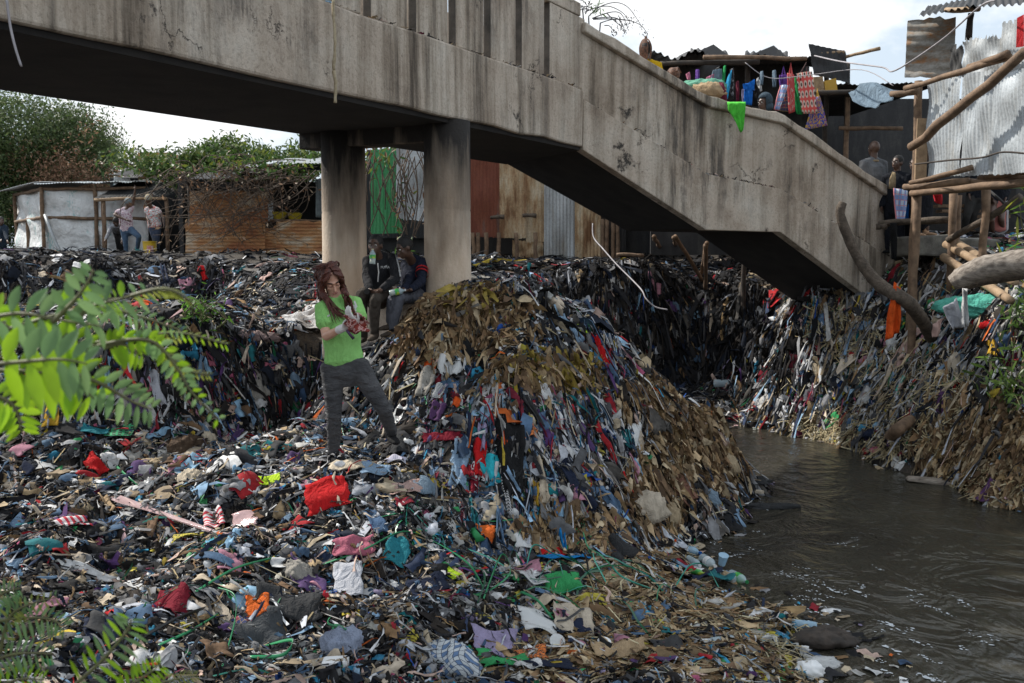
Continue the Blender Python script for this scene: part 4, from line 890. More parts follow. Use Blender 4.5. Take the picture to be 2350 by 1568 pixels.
def hand(mb, w, d, palm, s=1.0, curl=.5, thumb=1):
    """w wrist, d finger direction, palm normal"""
    d = Vector(d).normalized(); p = Vector(palm); p = (p-d*p.dot(d)).normalized(); x = d.cross(p)*thumb
    w = Vector(w)
    limb(mb, [w-d*.01*s, w+d*.045*s, w+d*.085*s], [.022*s,.034*s,.036*s], [.02*s,.017*s,.014*s], x)
    for i, (o, l) in enumerate(((.028,.07),(.0095,.078),(-.0095,.072),(-.027,.056))):
        b = w+d*.085*s+x*o*s; q = d; path = [b-d*.012*s, b]
        for k, f in enumerate((.45,.3,.25)):
            a = curl*(k+1)*.55; q = d*math.cos(a)+p*math.sin(a); path.append(path[-1]+q*l*f*s)
        limb(mb, path, [.0095*s,.0095*s,.009*s,.0082*s,.007*s], n=8)
    b = w+d*.03*s+x*.026*s; t = (d*.6+x*.7+p*.35).normalized(); e = b+t*.035*s; t2 = (d*.85+x*.15+p*.5).normalized()
    limb(mb, [b-t*.012*s, b, e, e+t2*.03*s], [.013*s,.0125*s,.011*s,.009*s], n=8)
def head(mb, c, fwd, up, k=1.0, detail=True):
    """k=1: 22.5 cm head; c = centre of the skull"""
    s, f, u = basis(fwd, up); M3 = Matrix((s,f,u)).transposed(); c = Vector(c)
    W_ = lambda x, y, z: c+s*x*k+f*y*k+u*z*k
    mb.ball(W_(0,-.012,.018), (.074*k,.094*k,.094*k), 18, M3)
    mb.ball(W_(0,.03,-.045), (.056*k,.06*k,.07*k), 14, M3)                   # face and jaw
    mb.ball(W_(0,.062,-.094), (.027*k,.024*k,.022*k), 10, M3)                # chin
    mb.tube([W_(0,.088,.004), W_(0,.102,-.02), W_(0,.112,-.04), W_(0,.095,-.048)], [.007*k,.010*k,.016*k,.010*k], 8)   # nose
    mb.tube([W_(-.05,.074,.022), W_(0,.092,.022), W_(.05,.074,.022)], [.008*k,.009*k,.008*k], 8)   # brow
    for q in (-1,1):
        mb.ball(W_(q*.038,.066,-.03), (.02*k,.018*k,.018*k), 8, M3)          # cheek
        mb.ball(W_(q*.078,-.008,-.02), (.011*k,.02*k,.032*k), 8, M3)         # ear
    mb.tube([W_(-.022,.088,-.068), W_(0,.097,-.066), W_(.022,.088,-.068)], [.006*k,.0085*k,.006*k], 8)
    mb.tube([W_(-.02,.087,-.077), W_(0,.094,-.078), W_(.02,.087,-.077)], [.005*k,.008*k,.005*k], 8)
    return W_, M3
def face(root, W_, k, brow='black_hair', lips=None, eyes=True):
    if eyes:
        for q in (-1,1):
            e = MB().ball(W_(q*.032,.0785,.002), (.0125*k,.009*k,.0085*k), 10).build('eye', 'eye_white', root, smooth=True)
            MB().ball(W_(q*.032,.0865,.0), (.0055*k,.004*k,.0055*k), 8).build('pupil', 'black_hair', e, smooth=True)
    for q in (-1,1):
        MB().tube([W_(q*.014,.099,.026), W_(q*.034,.094,.032), W_(q*.052,.078,.027)], [.004*k,.0048*k,.003*k], 6).build('eyebrow', brow, root, smooth=True)
    if lips:
        MB().tube([W_(-.024,.092,-.0715), W_(-.008,.104,-.069), W_(.008,.104,-.069), W_(.024,.092,-.0715)], [.003*k,.0065*k,.0065*k,.003*k], 6).build('lips', lips, root, smooth=True)
mat('eye_white', (.6,.57,.53), (.5,.47,.44), 20, .3, bs=0)
mat('lip_pink', (.5,.2,.16), (.42,.16,.13), 20, .4, bs=0); mat('lip_dark', (.07,.032,.027), (.05,.022,.02), 20, .4, bs=0)
def hair_cap(root, W_, k, M3, m='black_hair', r=.0995, low=-.01, back=-.02, name='hair'):
    mb = MB(); mb.ball(W_(0,back-.004,.026), (.081*k,r*k,.096*k), 16, M3)
    o = mb.build(name, m, root, smooth=True); return o
def ph(root_label, J, k=1.0, voxel=.012, skin='skin_dark', top=None, sleeve=1.0, legs=None, leglen=1.0, shoes=None, cat='person', fwd=(0,-1,0), hfwd=None, hup=(0,0,1),
       hair='cap', handd=None, collar=None, eyes=True, wr=.012, jacket=False, shirt_len=.0, skirt=None, name='person', lowest=None, curl=.6, bare_feet=False, waist_cut=False, wide=1.0):
    """J: joints sR sL eR eL wR wL hR hL kR kL aR aL head neck, world positions; R is the person's right"""
    J = {a: Vector(b) for a, b in J.items()}; zlow = lowest if lowest is not None else min(v.z for v in J.values())-.08*k
    base = (J['hR']+J['hL'])/2; root = thing(name, root_label, cat, (base.x, base.y, zlow))
    fwd = Vector(fwd).normalized(); hfwd = Vector(hfwd or fwd); pel = (J['hR']+J['hL'])/2; ch = (J['sR']+J['sL'])/2
    sid = (J['sR']-J['sL']).normalized(); hs = (J['hR']-J['hL']).normalized(); up = (ch-pel).normalized()
    body = MB(); W_, M3 = head(body, J['head'], hfwd, hup, k)
    limb(body, [ch-up*.02*k, J['head']-Vector(hup).normalized()*.06*k-hfwd.normalized()*.01*k], [.058*k,.052*k])
    limb(body, [pel, pel.lerp(ch,.5), ch-up*.05*k], [.13*k,.12*k,.14*k], [.085*k,.085*k,.09*k], sid)
    for c in 'RL':
        if 's'+c in J and 'w'+c in J:
            limb(body, [J['s'+c], J['s'+c].lerp(J['e'+c],.5), J['e'+c]], [.05*k,.044*k,.038*k]); limb(body, [J['e'+c], J['e'+c].lerp(J['w'+c],.3), J['w'+c]], [.038*k,.039*k,.025*k])
            dd = (J['w'+c]-J['e'+c]).normalized(); pn = Vector(fwd).cross(dd)
            if handd and c in handd: dd, pn = Vector(handd[c][0]), Vector(handd[c][1])
            hand(body, J['w'+c], dd, pn if pn.length > .1 else Vector((0,0,1)), k, curl, 1 if c == 'R' else -1)
        if 'k'+c in J:
            limb(body, [J['h'+c], J['k'+c]], [.075*k,.05*k]); limb(body, [J['k'+c], J['k'+c].lerp(J['a'+c],.35), J['a'+c]], [.05*k,.05*k,.036*k])
            if bare_feet:
                ft = Vector((fwd.x,fwd.y,0)).normalized(); limb(body, [J['a'+c]-Vector((0,0,.03*k)), J['a'+c]+ft*.14*k-Vector((0,0,.055*k))], [.035*k,.03*k], [.035*k,.02*k])
    remesh(body, 'body', skin, root, voxel, 2)
    face(root, W_, k, lips='lip_pink' if skin == 'skin_pale' else 'lip_dark', eyes=eyes)
    if hair == 'cap': hair_cap(root, W_, k, M3)
    if top:
        t = MB(); bot = pel-up*(.02+shirt_len)*k; w = wide
        limb(t, [bot, pel.lerp(ch,.25), pel.lerp(ch,.6), ch-up*.06*k, ch+up*.005*k], [.172*k*w,.165*k*w,.172*k*w,.165*k*w,.12*k], [.125*k*w,.12*k*w,.128*k*w,.115*k*w,.075*k], sid, 18)
        yk = ch+up*.045*k
        limb(t, [J['sR'].lerp(ch,.1), yk, J['sL'].lerp(ch,.1)], [.055*k,.075*k,.055*k], [.06*k,.06*k,.06*k])
        for c in 'RL':
            if 's'+c not in J: continue
            a = J['s'+c]; e = J['e'+c]; wv = J.get('w'+c, e)
            if sleeve <= .6: limb(t, [a.lerp(ch,.25), a, a.lerp(e, sleeve)], [.07*k,.073*k,.07*k], n=14)
            else: limb(t, [a.lerp(ch,.25), a, a.lerp(e,.5), e], [.072*k,.074*k,.062*k,.056*k], n=14); limb(t, [e, e.lerp(wv,.5), e.lerp(wv,.94)], [.056*k,.05*k,.04*k], n=14)
        remesh(t, 'jacket' if jacket else 'shirt', top, root, voxel, 3, wr, .09)
    if collar: MB().tube([ch+up*.03*k+(sid*math.cos(a)*.07+fwd*math.sin(a)*.065)*k for a in np.linspace(-2.6,5.7,16)], .017*k, 8).build('collar', collar, root, smooth=True)
    if legs:
        ext = .04*k
        g = MB(); limb(g, [pel-up*.06*k, pel+up*.07*k], [.168*k,.15*k], [.12*k,.11*k], hs, 18)
        for c in 'RL':
            if 'k'+c not in J: continue
            h_, kk, an = J['h'+c], J['k'+c], J['a'+c]; an = kk.lerp(an, leglen)
            limb(g, [h_+up*.02*k, h_.lerp(kk,.4), kk], [.1*k,.088*k,.064*k], n=14); limb(g, [kk, kk.lerp(an,.3), kk.lerp(an,1.0)], [.064*k,.063*k,.051*k], n=14)
        remesh(g, 'trousers', legs, root, voxel, 3, wr, .07)
    if skirt:
        g = MB(); limb(g, [pel+up*.08*k, pel-up*.1*k, pel-Vector((0,0,.5*k))], [.15*k,.18*k,.19*k], [.11*k,.13*k,.14*k], hs, 16); remesh(g, 'skirt', skirt, root, voxel, 3, wr, .07)
    if shoes:
        for c in 'RL':
            if 'a'+c not in J: continue
            an = J['a'+c]; ft = Vector((fwd.x,fwd.y,0)).normalized()
            if 'f'+c in J: ft = (J['f'+c]-an); ft.z = min(ft.z,0)*.3; ft = ft.normalized()
            q = MB(); limb(q, [an+Vector((0,0,.03*k))-ft*.02*k, an-Vector((0,0,.045*k))-ft*.02*k], [.05*k,.05*k]); limb(q, [an-ft*.045*k-Vector((0,0,.055*k)), an+ft*.08*k-Vector((0,0,.058*k)), an+ft*.17*k-Vector((0,0,.066*k))], [.042*k,.046*k,.036*k], [.03*k,.032*k,.022*k], ft.cross(Vector((0,0,1))))
            remesh(q, 'shoe', shoes, root, voxel, 2)
    return root, W_, M3
def JP(fn, **kw):
    """joints from photo frame coordinates plus a distance: name=(x,y,Y)"""
    return {a: P(*fn(x,y), Y) for a, (x,y,Y) in kw.items()}

mat_cloth('green_tee', (.29,.60,.19), .85, (.25,.54,.155)); mat('grey_jeans', (.085,.085,.09), (.04,.04,.044), 5, .9, (1,1,2.2), .9, 11, bd=.05)
mat('auburn_hair', (.13,.034,.02), (.05,.014,.01), 40, .45, (1,1,.3), .7, 150)
mat_cloth('boot_black', (.014,.014,.015)); mat_cloth('white_print', (.7,.72,.68)); 
# --- the standing person with the green T-shirt
WJ = JP(Z4, sR=(262,492,8.1), sL=(458,468,8.22), eR=(285,680,7.98), eL=(512,622,8.0), wR=(382,630,7.82), wL=(487,606,7.80),
        hR=(322,875,8.14), hL=(482,870,8.16), kR=(335,1165,8.1), kL=(640,1120,8.12), aR=(332,1395,8.2), aL=(690,1270,8.42), head=(315,330,8.12))
WJ['aR'].z = max(WJ['aR'].z, gz(WJ['aR'].x, WJ['aR'].y)+.09)
woman, WW, WM = ph('person in bright green T-shirt and grey jeans looking down at a scrap in gloved hands', WJ, .98, .0085, 'skin_pale', None, legs='grey_jeans', shoes='boot_black',
        fwd=(.35,-.93,0), hfwd=(.42,-.72,-.47), hup=(-.2,-.1,1), hair=None, handd={'R': ((.85,-.25,.35),(.1,.2,1)), 'L': ((-.45,-.35,.5),(.2,.3,1))}, eyes=False, wr=.008)
up = ((WJ['sR']+WJ['sL'])/2-(WJ['hR']+WJ['hL'])/2).normalized(); ch = (WJ['sR']+WJ['sL'])/2; pel = (WJ['hR']+WJ['hL'])/2; sid = (WJ['sR']-WJ['sL']).normalized()
t = MB(); limb(t, [pel+up*.06, pel.lerp(ch,.3), pel.lerp(ch,.62), ch-up*.08, ch+up*.01], [.165,.152,.168,.16,.1], [.12,.112,.125,.105,.07], sid, 22)
limb(t, [WJ['sR'].lerp(ch,.1), ch+up*.04, WJ['sL'].lerp(ch,.1)], [.05,.07,.05])
for c in 'RL':
    a, e = WJ['s'+c], WJ['e'+c]; limb(t, [a.lerp(ch,.25), a, a.lerp(e,.62)], [.064,.066,.069], n=16)
remesh(t, 'shirt', 'green_tee', woman, .0085, 3, .016, .1)
for c in 'RL':      # latex gloves over both hands
    g = MB(); d = {'R': (.85,-.25,.35), 'L': (-.45,-.35,.5)}[c]; pn = {'R': (.1,.2,1), 'L': (.2,.3,1)}[c]
    w = WJ['w'+c]; dn = Vector(d).normalized(); limb(g, [w-(w-WJ['e'+c]).normalized()*.05, w, w+dn*.03], [.034,.034,.034])
    hand(g, w, d, pn, 1.16, .65, 1 if c == 'R' else -1); remesh(g, 'glove', 'glove', woman, .006, 1)
# eyes cast down: lids and lashes
for q in (-1,1):
    e = MB().ball(WW(q*.032,.079,.0), (.0155,.0105,.0105), 10).build('eyelid', 'skin_pale', woman, smooth=True)
    MB().tube([WW(q*.018,.088,-.006), WW(q*.032,.0915,-.0085), WW(q*.046,.084,-.006)], [.0016,.0022,.0016], 6).build('lash', 'auburn_hair', e, smooth=True)
# hair: a scalp plus many wavy locks, parted in the middle
hm = MB(); hm.ball(WW(0,-.03,.028), (.084,.094,.096), 18, WM)
def lock(path, r0, r1, n=6, wav=.008):
    p = curve_pts([WW(*q) for q in path], 6); m_ = len(p); ph_ = random.random()*6
    p = [q+Vector((wav*math.sin(i*.9+ph_), wav*math.cos(i*.7+ph_), 0))*min(1,i/8) for i, q in enumerate(p)]; hm.tube(p, [lerp(r0,r1,(i/(m_-1))**1.5) for i in range(m_)], n)
for q in (-1,1):
    for i in range(58):
        s_ = random.random(); yb = lerp(.052,-.1,s_); out_ = random.uniform(.078,.092); ln = random.uniform(.2,.42)
        lock([(q*.006,yb*.9,.122-.02*abs(s_-.3)),(q*.055,yb,.108),(q*out_,yb*.95,.035),(q*(out_+random.uniform(-.005,.015)),yb*.9+.0,-.05),(q*(.095+random.uniform(-.02,.02)),yb*.7+.03,-.14),(q*(.075+random.uniform(-.03,.03)),yb*.4+.1,-.14-ln*.45),(q*(.06+random.uniform(-.04,.04)),yb*.25+.1+ln*.38,-.14-ln)], random.uniform(.006,.011), .002)
for i in range(26):
    x = random.uniform(-.09,.09); lock([(x*.3,.01,.128),(x,-.06,.122),(x*1.2,-.12,.03),(x*1.15,-.125,-.08),(x*1.2+random.uniform(-.03,.03),-.09,-.2-random.uniform(0,.08))], .011, .003)
for q in (-1,1):   # hair framing the face
    for i in range(6): lock([(q*.012,.07-.004*i,.108),(q*(.05+.004*i),.083-.008*i,.078),(q*(.078+.003*i),.066-.009*i,.02),(q*(.088+.003*i),.052-.01*i,-.06),(q*.09,.075,-.13),(q*(.07+random.uniform(-.03,.03)),.19,-.33)], .011, .003)
for i in range(16):
    q = random.choice((-1,1)); lock([(q*.08,.03,.03),(q*.1,.06,-.08),(q*(.06+random.uniform(-.05,.04)),.15,-.2),(q*(.04+random.uniform(-.06,.06)),.21,-.33-random.uniform(0,.08))], .0028, .001, 5, .016)
for i in range(9): lock([(.0,-.01,.125),(.02+i*.01,.0,.15+random.uniform(0,.02)),(.045+i*.01,.02,.155),(.07+i*.006,.02,.13)], .004, .0015, 5, .01)
hm.build('hair', 'auburn_hair', woman, smooth=True)
# white print on chest and side
tf = Vector((.35,-.93,0)).normalized(); 
def print_strip(x0, z0, x1, z1, w):
    a = ch-sid*x0-up*z0; b = ch-sid*x1-up*z1; out = []
    for i in range(6):
        p = a.lerp(b,i/5); out += [p+tf*.14+up*w*.5*(1 if abs(z1-z0) < abs(x1-x0) else 0)-sid*w*.5*(0 if abs(z1-z0) < abs(x1-x0) else 1), p+tf*.14-up*w*.5*(1 if abs(z1-z0) < abs(x1-x0) else 0)+sid*w*.5*(0 if abs(z1-z0) < abs(x1-x0) else 1)]
    return MB().add(out, [(2*i,2*i+1,2*i+3,2*i+2) for i in range(5)])
from mathutils.bvhtree import BVHTree
shirt_o = [c for c in woman.children if c.name.startswith('shirt')][0]
bvh = BVHTree.FromPolygons([v.co.copy() for v in shirt_o.data.vertices], [tuple(p.vertices) for p in shirt_o.data.polygons])
def print_stroke(pts_, w):
    """a printed stroke lying on the shirt front, from photo frame points"""
    pt = curve_pts([P(*W2(x,y),7.6) for x, y in pts_], 3); V = []
    for i, p in enumerate(pt):
        t_ = (pt[min(i+1,len(pt)-1)]-pt[max(i-1,0)]).normalized(); s_ = t_.cross(Vector((0,1,0))).normalized()*w/2
        for q in (p-s_, p+s_):
            dr = (q-Vector((0,0,CAMZ))).normalized(); hit = bvh.ray_cast(q-woman.location, dr, 1.5); V.append((hit[0]-dr*.006+woman.location) if hit[0] else None)
    if any(v is None for v in V): return
    MB().add(V, [(2*i,2*i+1,2*i+3,2*i+2) for i in range(len(pt)-1)]).build('print', 'white_print', woman)
lk = MB()
for path, n_ in (([(215,520),(235,620),(310,740),(400,870),(545,965)],26),([(560,520),(575,600),(625,720),(655,840),(690,935)],22),([(240,560),(300,700),(360,830),(400,950),(430,1030)],10),([(570,560),(560,680),(560,780),(600,900)],6)):
    for _ in range(n_):
        jx, sp_ = random.gauss(0,16), random.uniform(.75,1.05); V = []
        for i, (x, y) in enumerate(path):
            q = P(*W2(x+jx*(1+.25*i)+random.gauss(0,6), path[0][1]+(y-path[0][1])*sp_), 7.6); dr = (q-Vector((0,0,CAMZ))).normalized(); hit = bvh.ray_cast(q-woman.location, dr, 1.5)
            hp_ = (hit[0]+woman.location-dr*random.uniform(.008,.03)) if hit[0] else q+dr*(.36)
            yh = WJ['head'].y-(.02,.075)[min(i,1)]; V.append(Vector((q.x*yh/7.6, yh, CAMZ+(q.z-CAMZ)*yh/7.6)) if i <= 1 else hp_)
        pt = curve_pts(V,5); lk.tube(pt, [lerp(random.uniform(.004,.009),.0012,(i/len(pt))**1.4) for i in range(len(pt))], 6)
lk.build('hair_lock', 'auburn_hair', woman, smooth=True)['kind'] = 'stuff'
for st_ in (([(648,690),(668,750)],.014),([(700,700),(735,790)],.014),([(668,750),(690,775),(738,760)],.014),([(680,800),(735,790)],.012),([(715,800),(722,850)],.012),([(716,860),(730,900)],.012),([(775,1330),(815,1345)],.012),([(790,1350),(800,1430)],.012),([(815,1360),(820,1430)],.01),([(305,925),(345,905)],.012)):
    print_stroke(*st_)
# the scrap held in the gloved hands
fabric_pattern('red_scrap', [(.24,.035,.025),(.5,.3,.28),(.06,.012,.01)], 22, 'floral', 'Object')
hp = (WJ['wR']+WJ['wL'])/2+Vector((.06,-.07,.05)); sc_ = MB(); rr = np.random.default_rng(3); pts_ = []
for j in range(9):
    for i in range(9):
        x = (i/8-.5)*.17; z = (j/8-.5)*.16; pts_.append(hp+Vector((x+.02*math.sin(9*z*8), .02*math.sin(40*x+30*z)+.012*rr.normal(), z*(1-.3*abs(x)/.09)+.014*math.sin(50*x)-.02)))
o = sc_.grid(pts_, 9, 9).build('cloth_scrap', 'red_scrap', smooth=True, solid=.004); tag(o, 'small crumpled red and white scrap held in white gloved hands', 'cloth scrap')
kn = MB(); kn.tube([hp+Vector((-.075,-.02,-.07)), hp+Vector((-.02,-.02,-.14))], [.011,.012], 8)
mat('purple_plastic', (.05,.02,.07), None, 5, .4, bs=0); o = kn.build('cutter', 'purple_plastic', smooth=True); tag(o, 'small dark purple cutter handle below the gloved hands', 'cutter')

# --- two seated men by the columns
mat_cloth('black_jacket', (.02,.02,.023)); mat_cloth('navy_jacket', (.014,.018,.035)); mat_cloth('brown_trousers', (.07,.058,.048)); mat_cloth('grey_trousers', (.12,.125,.15)); mat_cloth('red_cloth', (.42,.02,.025))
mat_cloth('brown_shoe', (.09,.07,.055)); mat('white_stripe', (.5,.5,.5), None, 10, .7)
A = JP(Y5, sR=(320,400,10.5), sL=(590,375,10.55), eR=(300,600,10.35), eL=(640,610,10.25), wR=(335,745,10.05), wL=(465,745,10.02), hR=(330,800,10.5), hL=(520,795,10.5), kR=(215,815,9.98), kL=(400,840,9.95), aR=(300,1290,10.25), aL=(385,1240,10.05), head=(398,215,10.42))
A['kR'] = P(*Y5(235,800),10.05); A['aR'] = P(*Y5(255,1270),10.28)
mA, WA, _ = ph('person in black tracksuit top seated by the round column with bottle at mouth', A, .93, .013, top='black_jacket', legs='brown_trousers', shoes='brown_shoe', fwd=(-.15,-1,0), hfwd=(-.2,-1,-.05), jacket=True,
   collar='black_jacket', handd={'R': ((.5,-.6,-.3),(.3,.1,1)), 'L': ((-.6,-.6,-.1),(.3,.1,1))})
for (a_, b_) in ((A['sL'],A['eL']),):
    fo = Vector((.62,-.4,.3)).normalized()*.075; MB().tube([a_+fo*.8+Vector((0,0,.02)), a_.lerp(b_,.5)+fo*.95, b_+fo*.86], .008, 6).build('sleeve_stripe', 'white_stripe', mA, smooth=True)
MB().tube([P(*Y5(430,430),10.33), P(*Y5(440,540),10.3), P(*Y5(430,650),10.3)], .006, 6).build('zip', 'white_stripe', mA)
def text_obj(name, txt, loc, size, m, parent=None, rot=(R(90),0,0)):
    cu = bpy.data.curves.new(name, 'FONT'); cu.body = txt; cu.size = size; cu.align_x = 'CENTER'; cu.align_y = 'CENTER'; cu.extrude = .001
    o = bpy.data.objects.new(name, cu); COL.objects.link(o); dg = bpy.context.evaluated_depsgraph_get()
    me = bpy.data.meshes.new_from_object(o.evaluated_get(dg)); bpy.data.objects.remove(o); me.materials.clear(); me.materials.append(MATS[m])
    o = bpy.data.objects.new(name, me); COL.objects.link(o); o.rotation_euler = rot
    if parent is not None:
        o.parent = parent; o.location = Vector(loc)-parent.location
    else: o.location = loc
    return o
text_obj('emblem', 'PUMA', P(*Y5(515,478),10.29), .035, 'white_stripe', mA, (R(88),0,.25))
MB().add([P(*Y5(x,y),10.29) for x, y in ((492,472),(510,463),(528,456),(540,452),(533,462),(515,470))], [(0,5,1),(1,5,4,2),(2,4,3)]).build('emblem', 'white_stripe', mA)
B = JP(Y5, sR=(760,440,10.75), sL=(960,420,10.65), eR=(800,640,10.5), eL=(935,650,10.4), wR=(730,740,10.15), wL=(820,745,10.15), hR=(800,810,10.65), hL=(920,805,10.65), kR=(600,860,10.1), kL=(680,835,10.08), aR=(575,1120,10.15), aL=(600,1200,10.1), head=(738,245,10.5))
mB, WB, _ = ph('person in navy jacket with red collar seated by the sooty column, head bowed', B, .93, .013, top='navy_jacket', legs='grey_trousers', shoes='brown_shoe', fwd=(-.55,-.85,0), hfwd=(-.75,-.55,-.4), hup=(-.15,0,1), jacket=True,
   collar='red_cloth', handd={'R': ((-.8,-.5,-.1),(0,.2,1)), 'L': ((-.7,-.6,-.1),(0,.2,1))})
for zf in (.42,.58):
    p = B['sL'].lerp(B['eL'],zf); dn = (B['eL']-B['sL']).normalized(); MB().tube([p-dn*.012, p+dn*.012], .07, 16, cap=False).build('arm_band', 'red_cloth', mB, smooth=True)
def bottle(loc, axis, L, r, m, label, cap='plastic_white', wrap=None, name='bottle', liquid=None):
    a = Vector(axis).normalized(); root = thing(name, label, 'bottle', Vector(loc)-Vector((0,0,r)))
    pr = [(0,.6),(.02,.92),(.06,1),(.12,.96),(.16,1),(.3,.97),(.34,1),(.5,.96),(.54,1),(.66,1),(.76,.8),(.85,.45),(.9,.33),(.95,.33)]
    b = MB().lathe(Vector(loc)-a*L/2, a, [(t_*L, q*r) for t_, q in pr], 16).build('body', m, root, smooth=True)
    MB().lathe(Vector(loc)+a*L*.44, a, [(0,.38*r),(L*.06,.38*r)], 12).build('cap', cap, root, smooth=False)
    if wrap: MB().lathe(Vector(loc)-a*L*.14, a, [(0,1.03*r),(L*.24,1.03*r)], 16).build('label', wrap, root, smooth=False)
    if liquid: MB().lathe(Vector(loc)-a*L*.46, a, [(0,.85*r),(L*.25,.9*r)], 14).build('liquid', liquid, root, smooth=True)
    return root
mat('pale_drink', (.55,.5,.3), (.5,.45,.25), 5, .3, bs=0); mat('label_green', (.05,.38,.08), (.4,.5,.05), 14, .4, bs=0, lo=.5, hi=.6)
mb_ = P(*Y5(368,350),10.2); bottle(mb_, (0,.08,1), .155, .031, 'bottle_pet', 'small clear bottle with green label held upright in the mouth of a seated person', 'pale_drink', 'label_green', liquid='pale_drink')
bottle(P(*Y5(660,765),10.03), (1,.1,.2), .17, .032, 'bottle_pet', 'clear bottle with green label held on its side by the seated person in navy', 'plastic_white', 'label_green', liquid='pale_drink')
q = MB(); c_ = P(*Y5(312,772),9.98); q.lathe(c_+Vector((0,.02,0)), (-.1,-1,.25), [(0,.028),(.03,.034),(.05,.03),(.052,.012)], 16)
o = q.build('tape_roll', 'metal_black', smooth=False); tag(o, 'round dark roll held in the left hand of the seated person in black', 'roll')

# --- people by the shacks on the left bank
fabric_pattern('flower_tee', [(.6,.6,.6),(.45,.12,.1),(.1,.3,.3)], 18, 'floral', 'Object'); fabric_pattern('batik_tee', [(.55,.5,.52),(.25,.1,.16),(.5,.45,.48)], 26, 'floral', 'Object')
mat('blue_jeans', (.06,.11,.18), (.03,.055,.1), 10, .9); mat('dark_jeans', (.02,.03,.06), (.035,.05,.09), 10, .9); mat_cloth('grey_knit', (.2,.23,.24)); fabric_pattern('knit_stripe', [(.4,.33,.2),(.15,.1,.07),(.3,.3,.28)], 30, 'stripe', 'Object')
mat('teal_rubber', (.02,.35,.33), None, 5, .5, bs=0); mat_cloth('dark_blue_coat', (.016,.028,.045))
YS = 25.5
C1 = JP(Y3, sR=(1500,650,YS), sL=(1640,640,YS), eR=(1440,690,YS-.25), eL=(1680,530,YS), wR=(1590,755,YS-.35), wL=(1700,380,YS-.1), hR=(1560,880,YS), hL=(1640,880,YS), kR=(1580,1030,YS-.05), kL=(1750,960,YS-.3), aR=(1590,1165,YS), aL=(1730,1110,YS-.1), head=(1622,555,YS-.02))
zb_ = gz(C1['aR'].x, YS); 
m1, W1_, M1_ = ph('person in grey beanie and printed tee, one arm raised to the shack roof', C1, 1.0, .02, top='batik_tee', sleeve=.5, legs='blue_jeans', shoes='teal_rubber', fwd=(.75,-.65,0), hfwd=(.9,-.3,-.2), hair=None)
hair_cap(m1, lambda x,y,z: W1_(x,y-.005,z+.03), 1.08, M1_, 'grey_knit', name='beanie')
C2 = JP(Y3, sR=(1975,620,YS), sL=(1855,615,YS), eR=(2050,720,YS-.1), eL=(1850,720,YS-.05), wR=(2060,800,YS-.2), wL=(1880,790,YS-.2), hR=(1985,830,YS), hL=(1910,830,YS), kR=(1975,1000,YS-.05), kL=(1950,1000,YS-.1), aR=(1985,1130,YS), aL=(1960,1140,YS), head=(1868,510,YS-.1))
m2, W2_, M2_ = ph('person in striped knit cap and floral tee seen from behind by the yellow bucket', C2, 1.0, .02, top='flower_tee', sleeve=.5, legs='dark_jeans', shoes='boot_black', fwd=(-.35,.9,0), hfwd=(-.5,.7,-.4), hair=None, wide=1.05)
hair_cap(m2, lambda x,y,z: W2_(x,y-.005,z+.03), 1.1, M2_, 'knit_stripe', name='knit_cap')
fabric_pattern('check_shirt', [(.3,.32,.35),(.12,.13,.15),(.4,.4,.42)], 25, 'plaid', 'Object')
C3 = JP(Y3, sR=(1400,830,26.2), sL=(1530,830,26.2), eR=(1370,920,26), eL=(1560,940,26), wR=(1330,1000,25.9), wL=(1540,1010,25.9), hR=(1460,880,26.9), hL=(1530,880,26.9), kR=(1480,1000,26.8), kL=(1530,1000,26.8), aR=(1490,1120,26.9), aL=(1530,1110,26.9), head=(1460,775,25.9))
m3, *_ = ph('person bending forward in checked shirt behind the one in the beanie', C3, 1.0, .02, top='check_shirt', sleeve=.9, legs='metal_black', shoes='boot_black', fwd=(-.2,-1,-.6), hfwd=(-.2,-.6,-.8), hup=(0,-.7,.5))
C4 = JP(Y3, sR=(-20,850,25), sL=(70,850,25), eR=(-30,960,25), eL=(75,950,24.8), wR=(0,1010,24.7), wL=(90,1010,24.6), hR=(-10,980,25), hL=(50,980,25), kR=(0,1080,24.8), kL=(50,1080,24.8), aR=(0,1170,25), aL=(55,1170,25), head=(10,770,25))
m4, *_ = ph('person in dark blue coat at the far left edge of the bank', C4, 1.0, .02, top='dark_blue_coat', legs='dark_blue_coat', shoes='boot_black', fwd=(.6,-.7,0), jacket=True)
b = P(*Y3(1888,1165),25.2); b.z = gz(b.x,b.y); mat('yellow_plastic', (.6,.4,.02), (.5,.33,.02), 6, .4, bs=0); mat('red_label', (.5,.05,.04), (.6,.5,.45), 20, .5, bs=0)
rt = thing('bucket', 'yellow plastic bucket with red label on the bank by the shacks', 'bucket', b)
MB().lathe(b, (0,0,1), [(0,.14),(.02,.15),(.36,.17),(.37,.18),(.39,.18),(.391,.165),(.3,.16)], 20).build('body', 'yellow_plastic', rt)
q = MB(); q.add([b+Vector((math.sin(a)*.168,-math.cos(a)*.168,z)) for z in (.1,.28) for a in np.linspace(-.1,.9,7)], [(i,i+1,i+8,i+7) for i in range(6)]); q.build('label', 'red_label', rt)
MB().tube([b+Vector((math.cos(a)*.18,0,.36-.06*math.sin(a))) for a in np.linspace(0,3.14,12)], .006, 6).build('handle', 'plastic_white', rt)

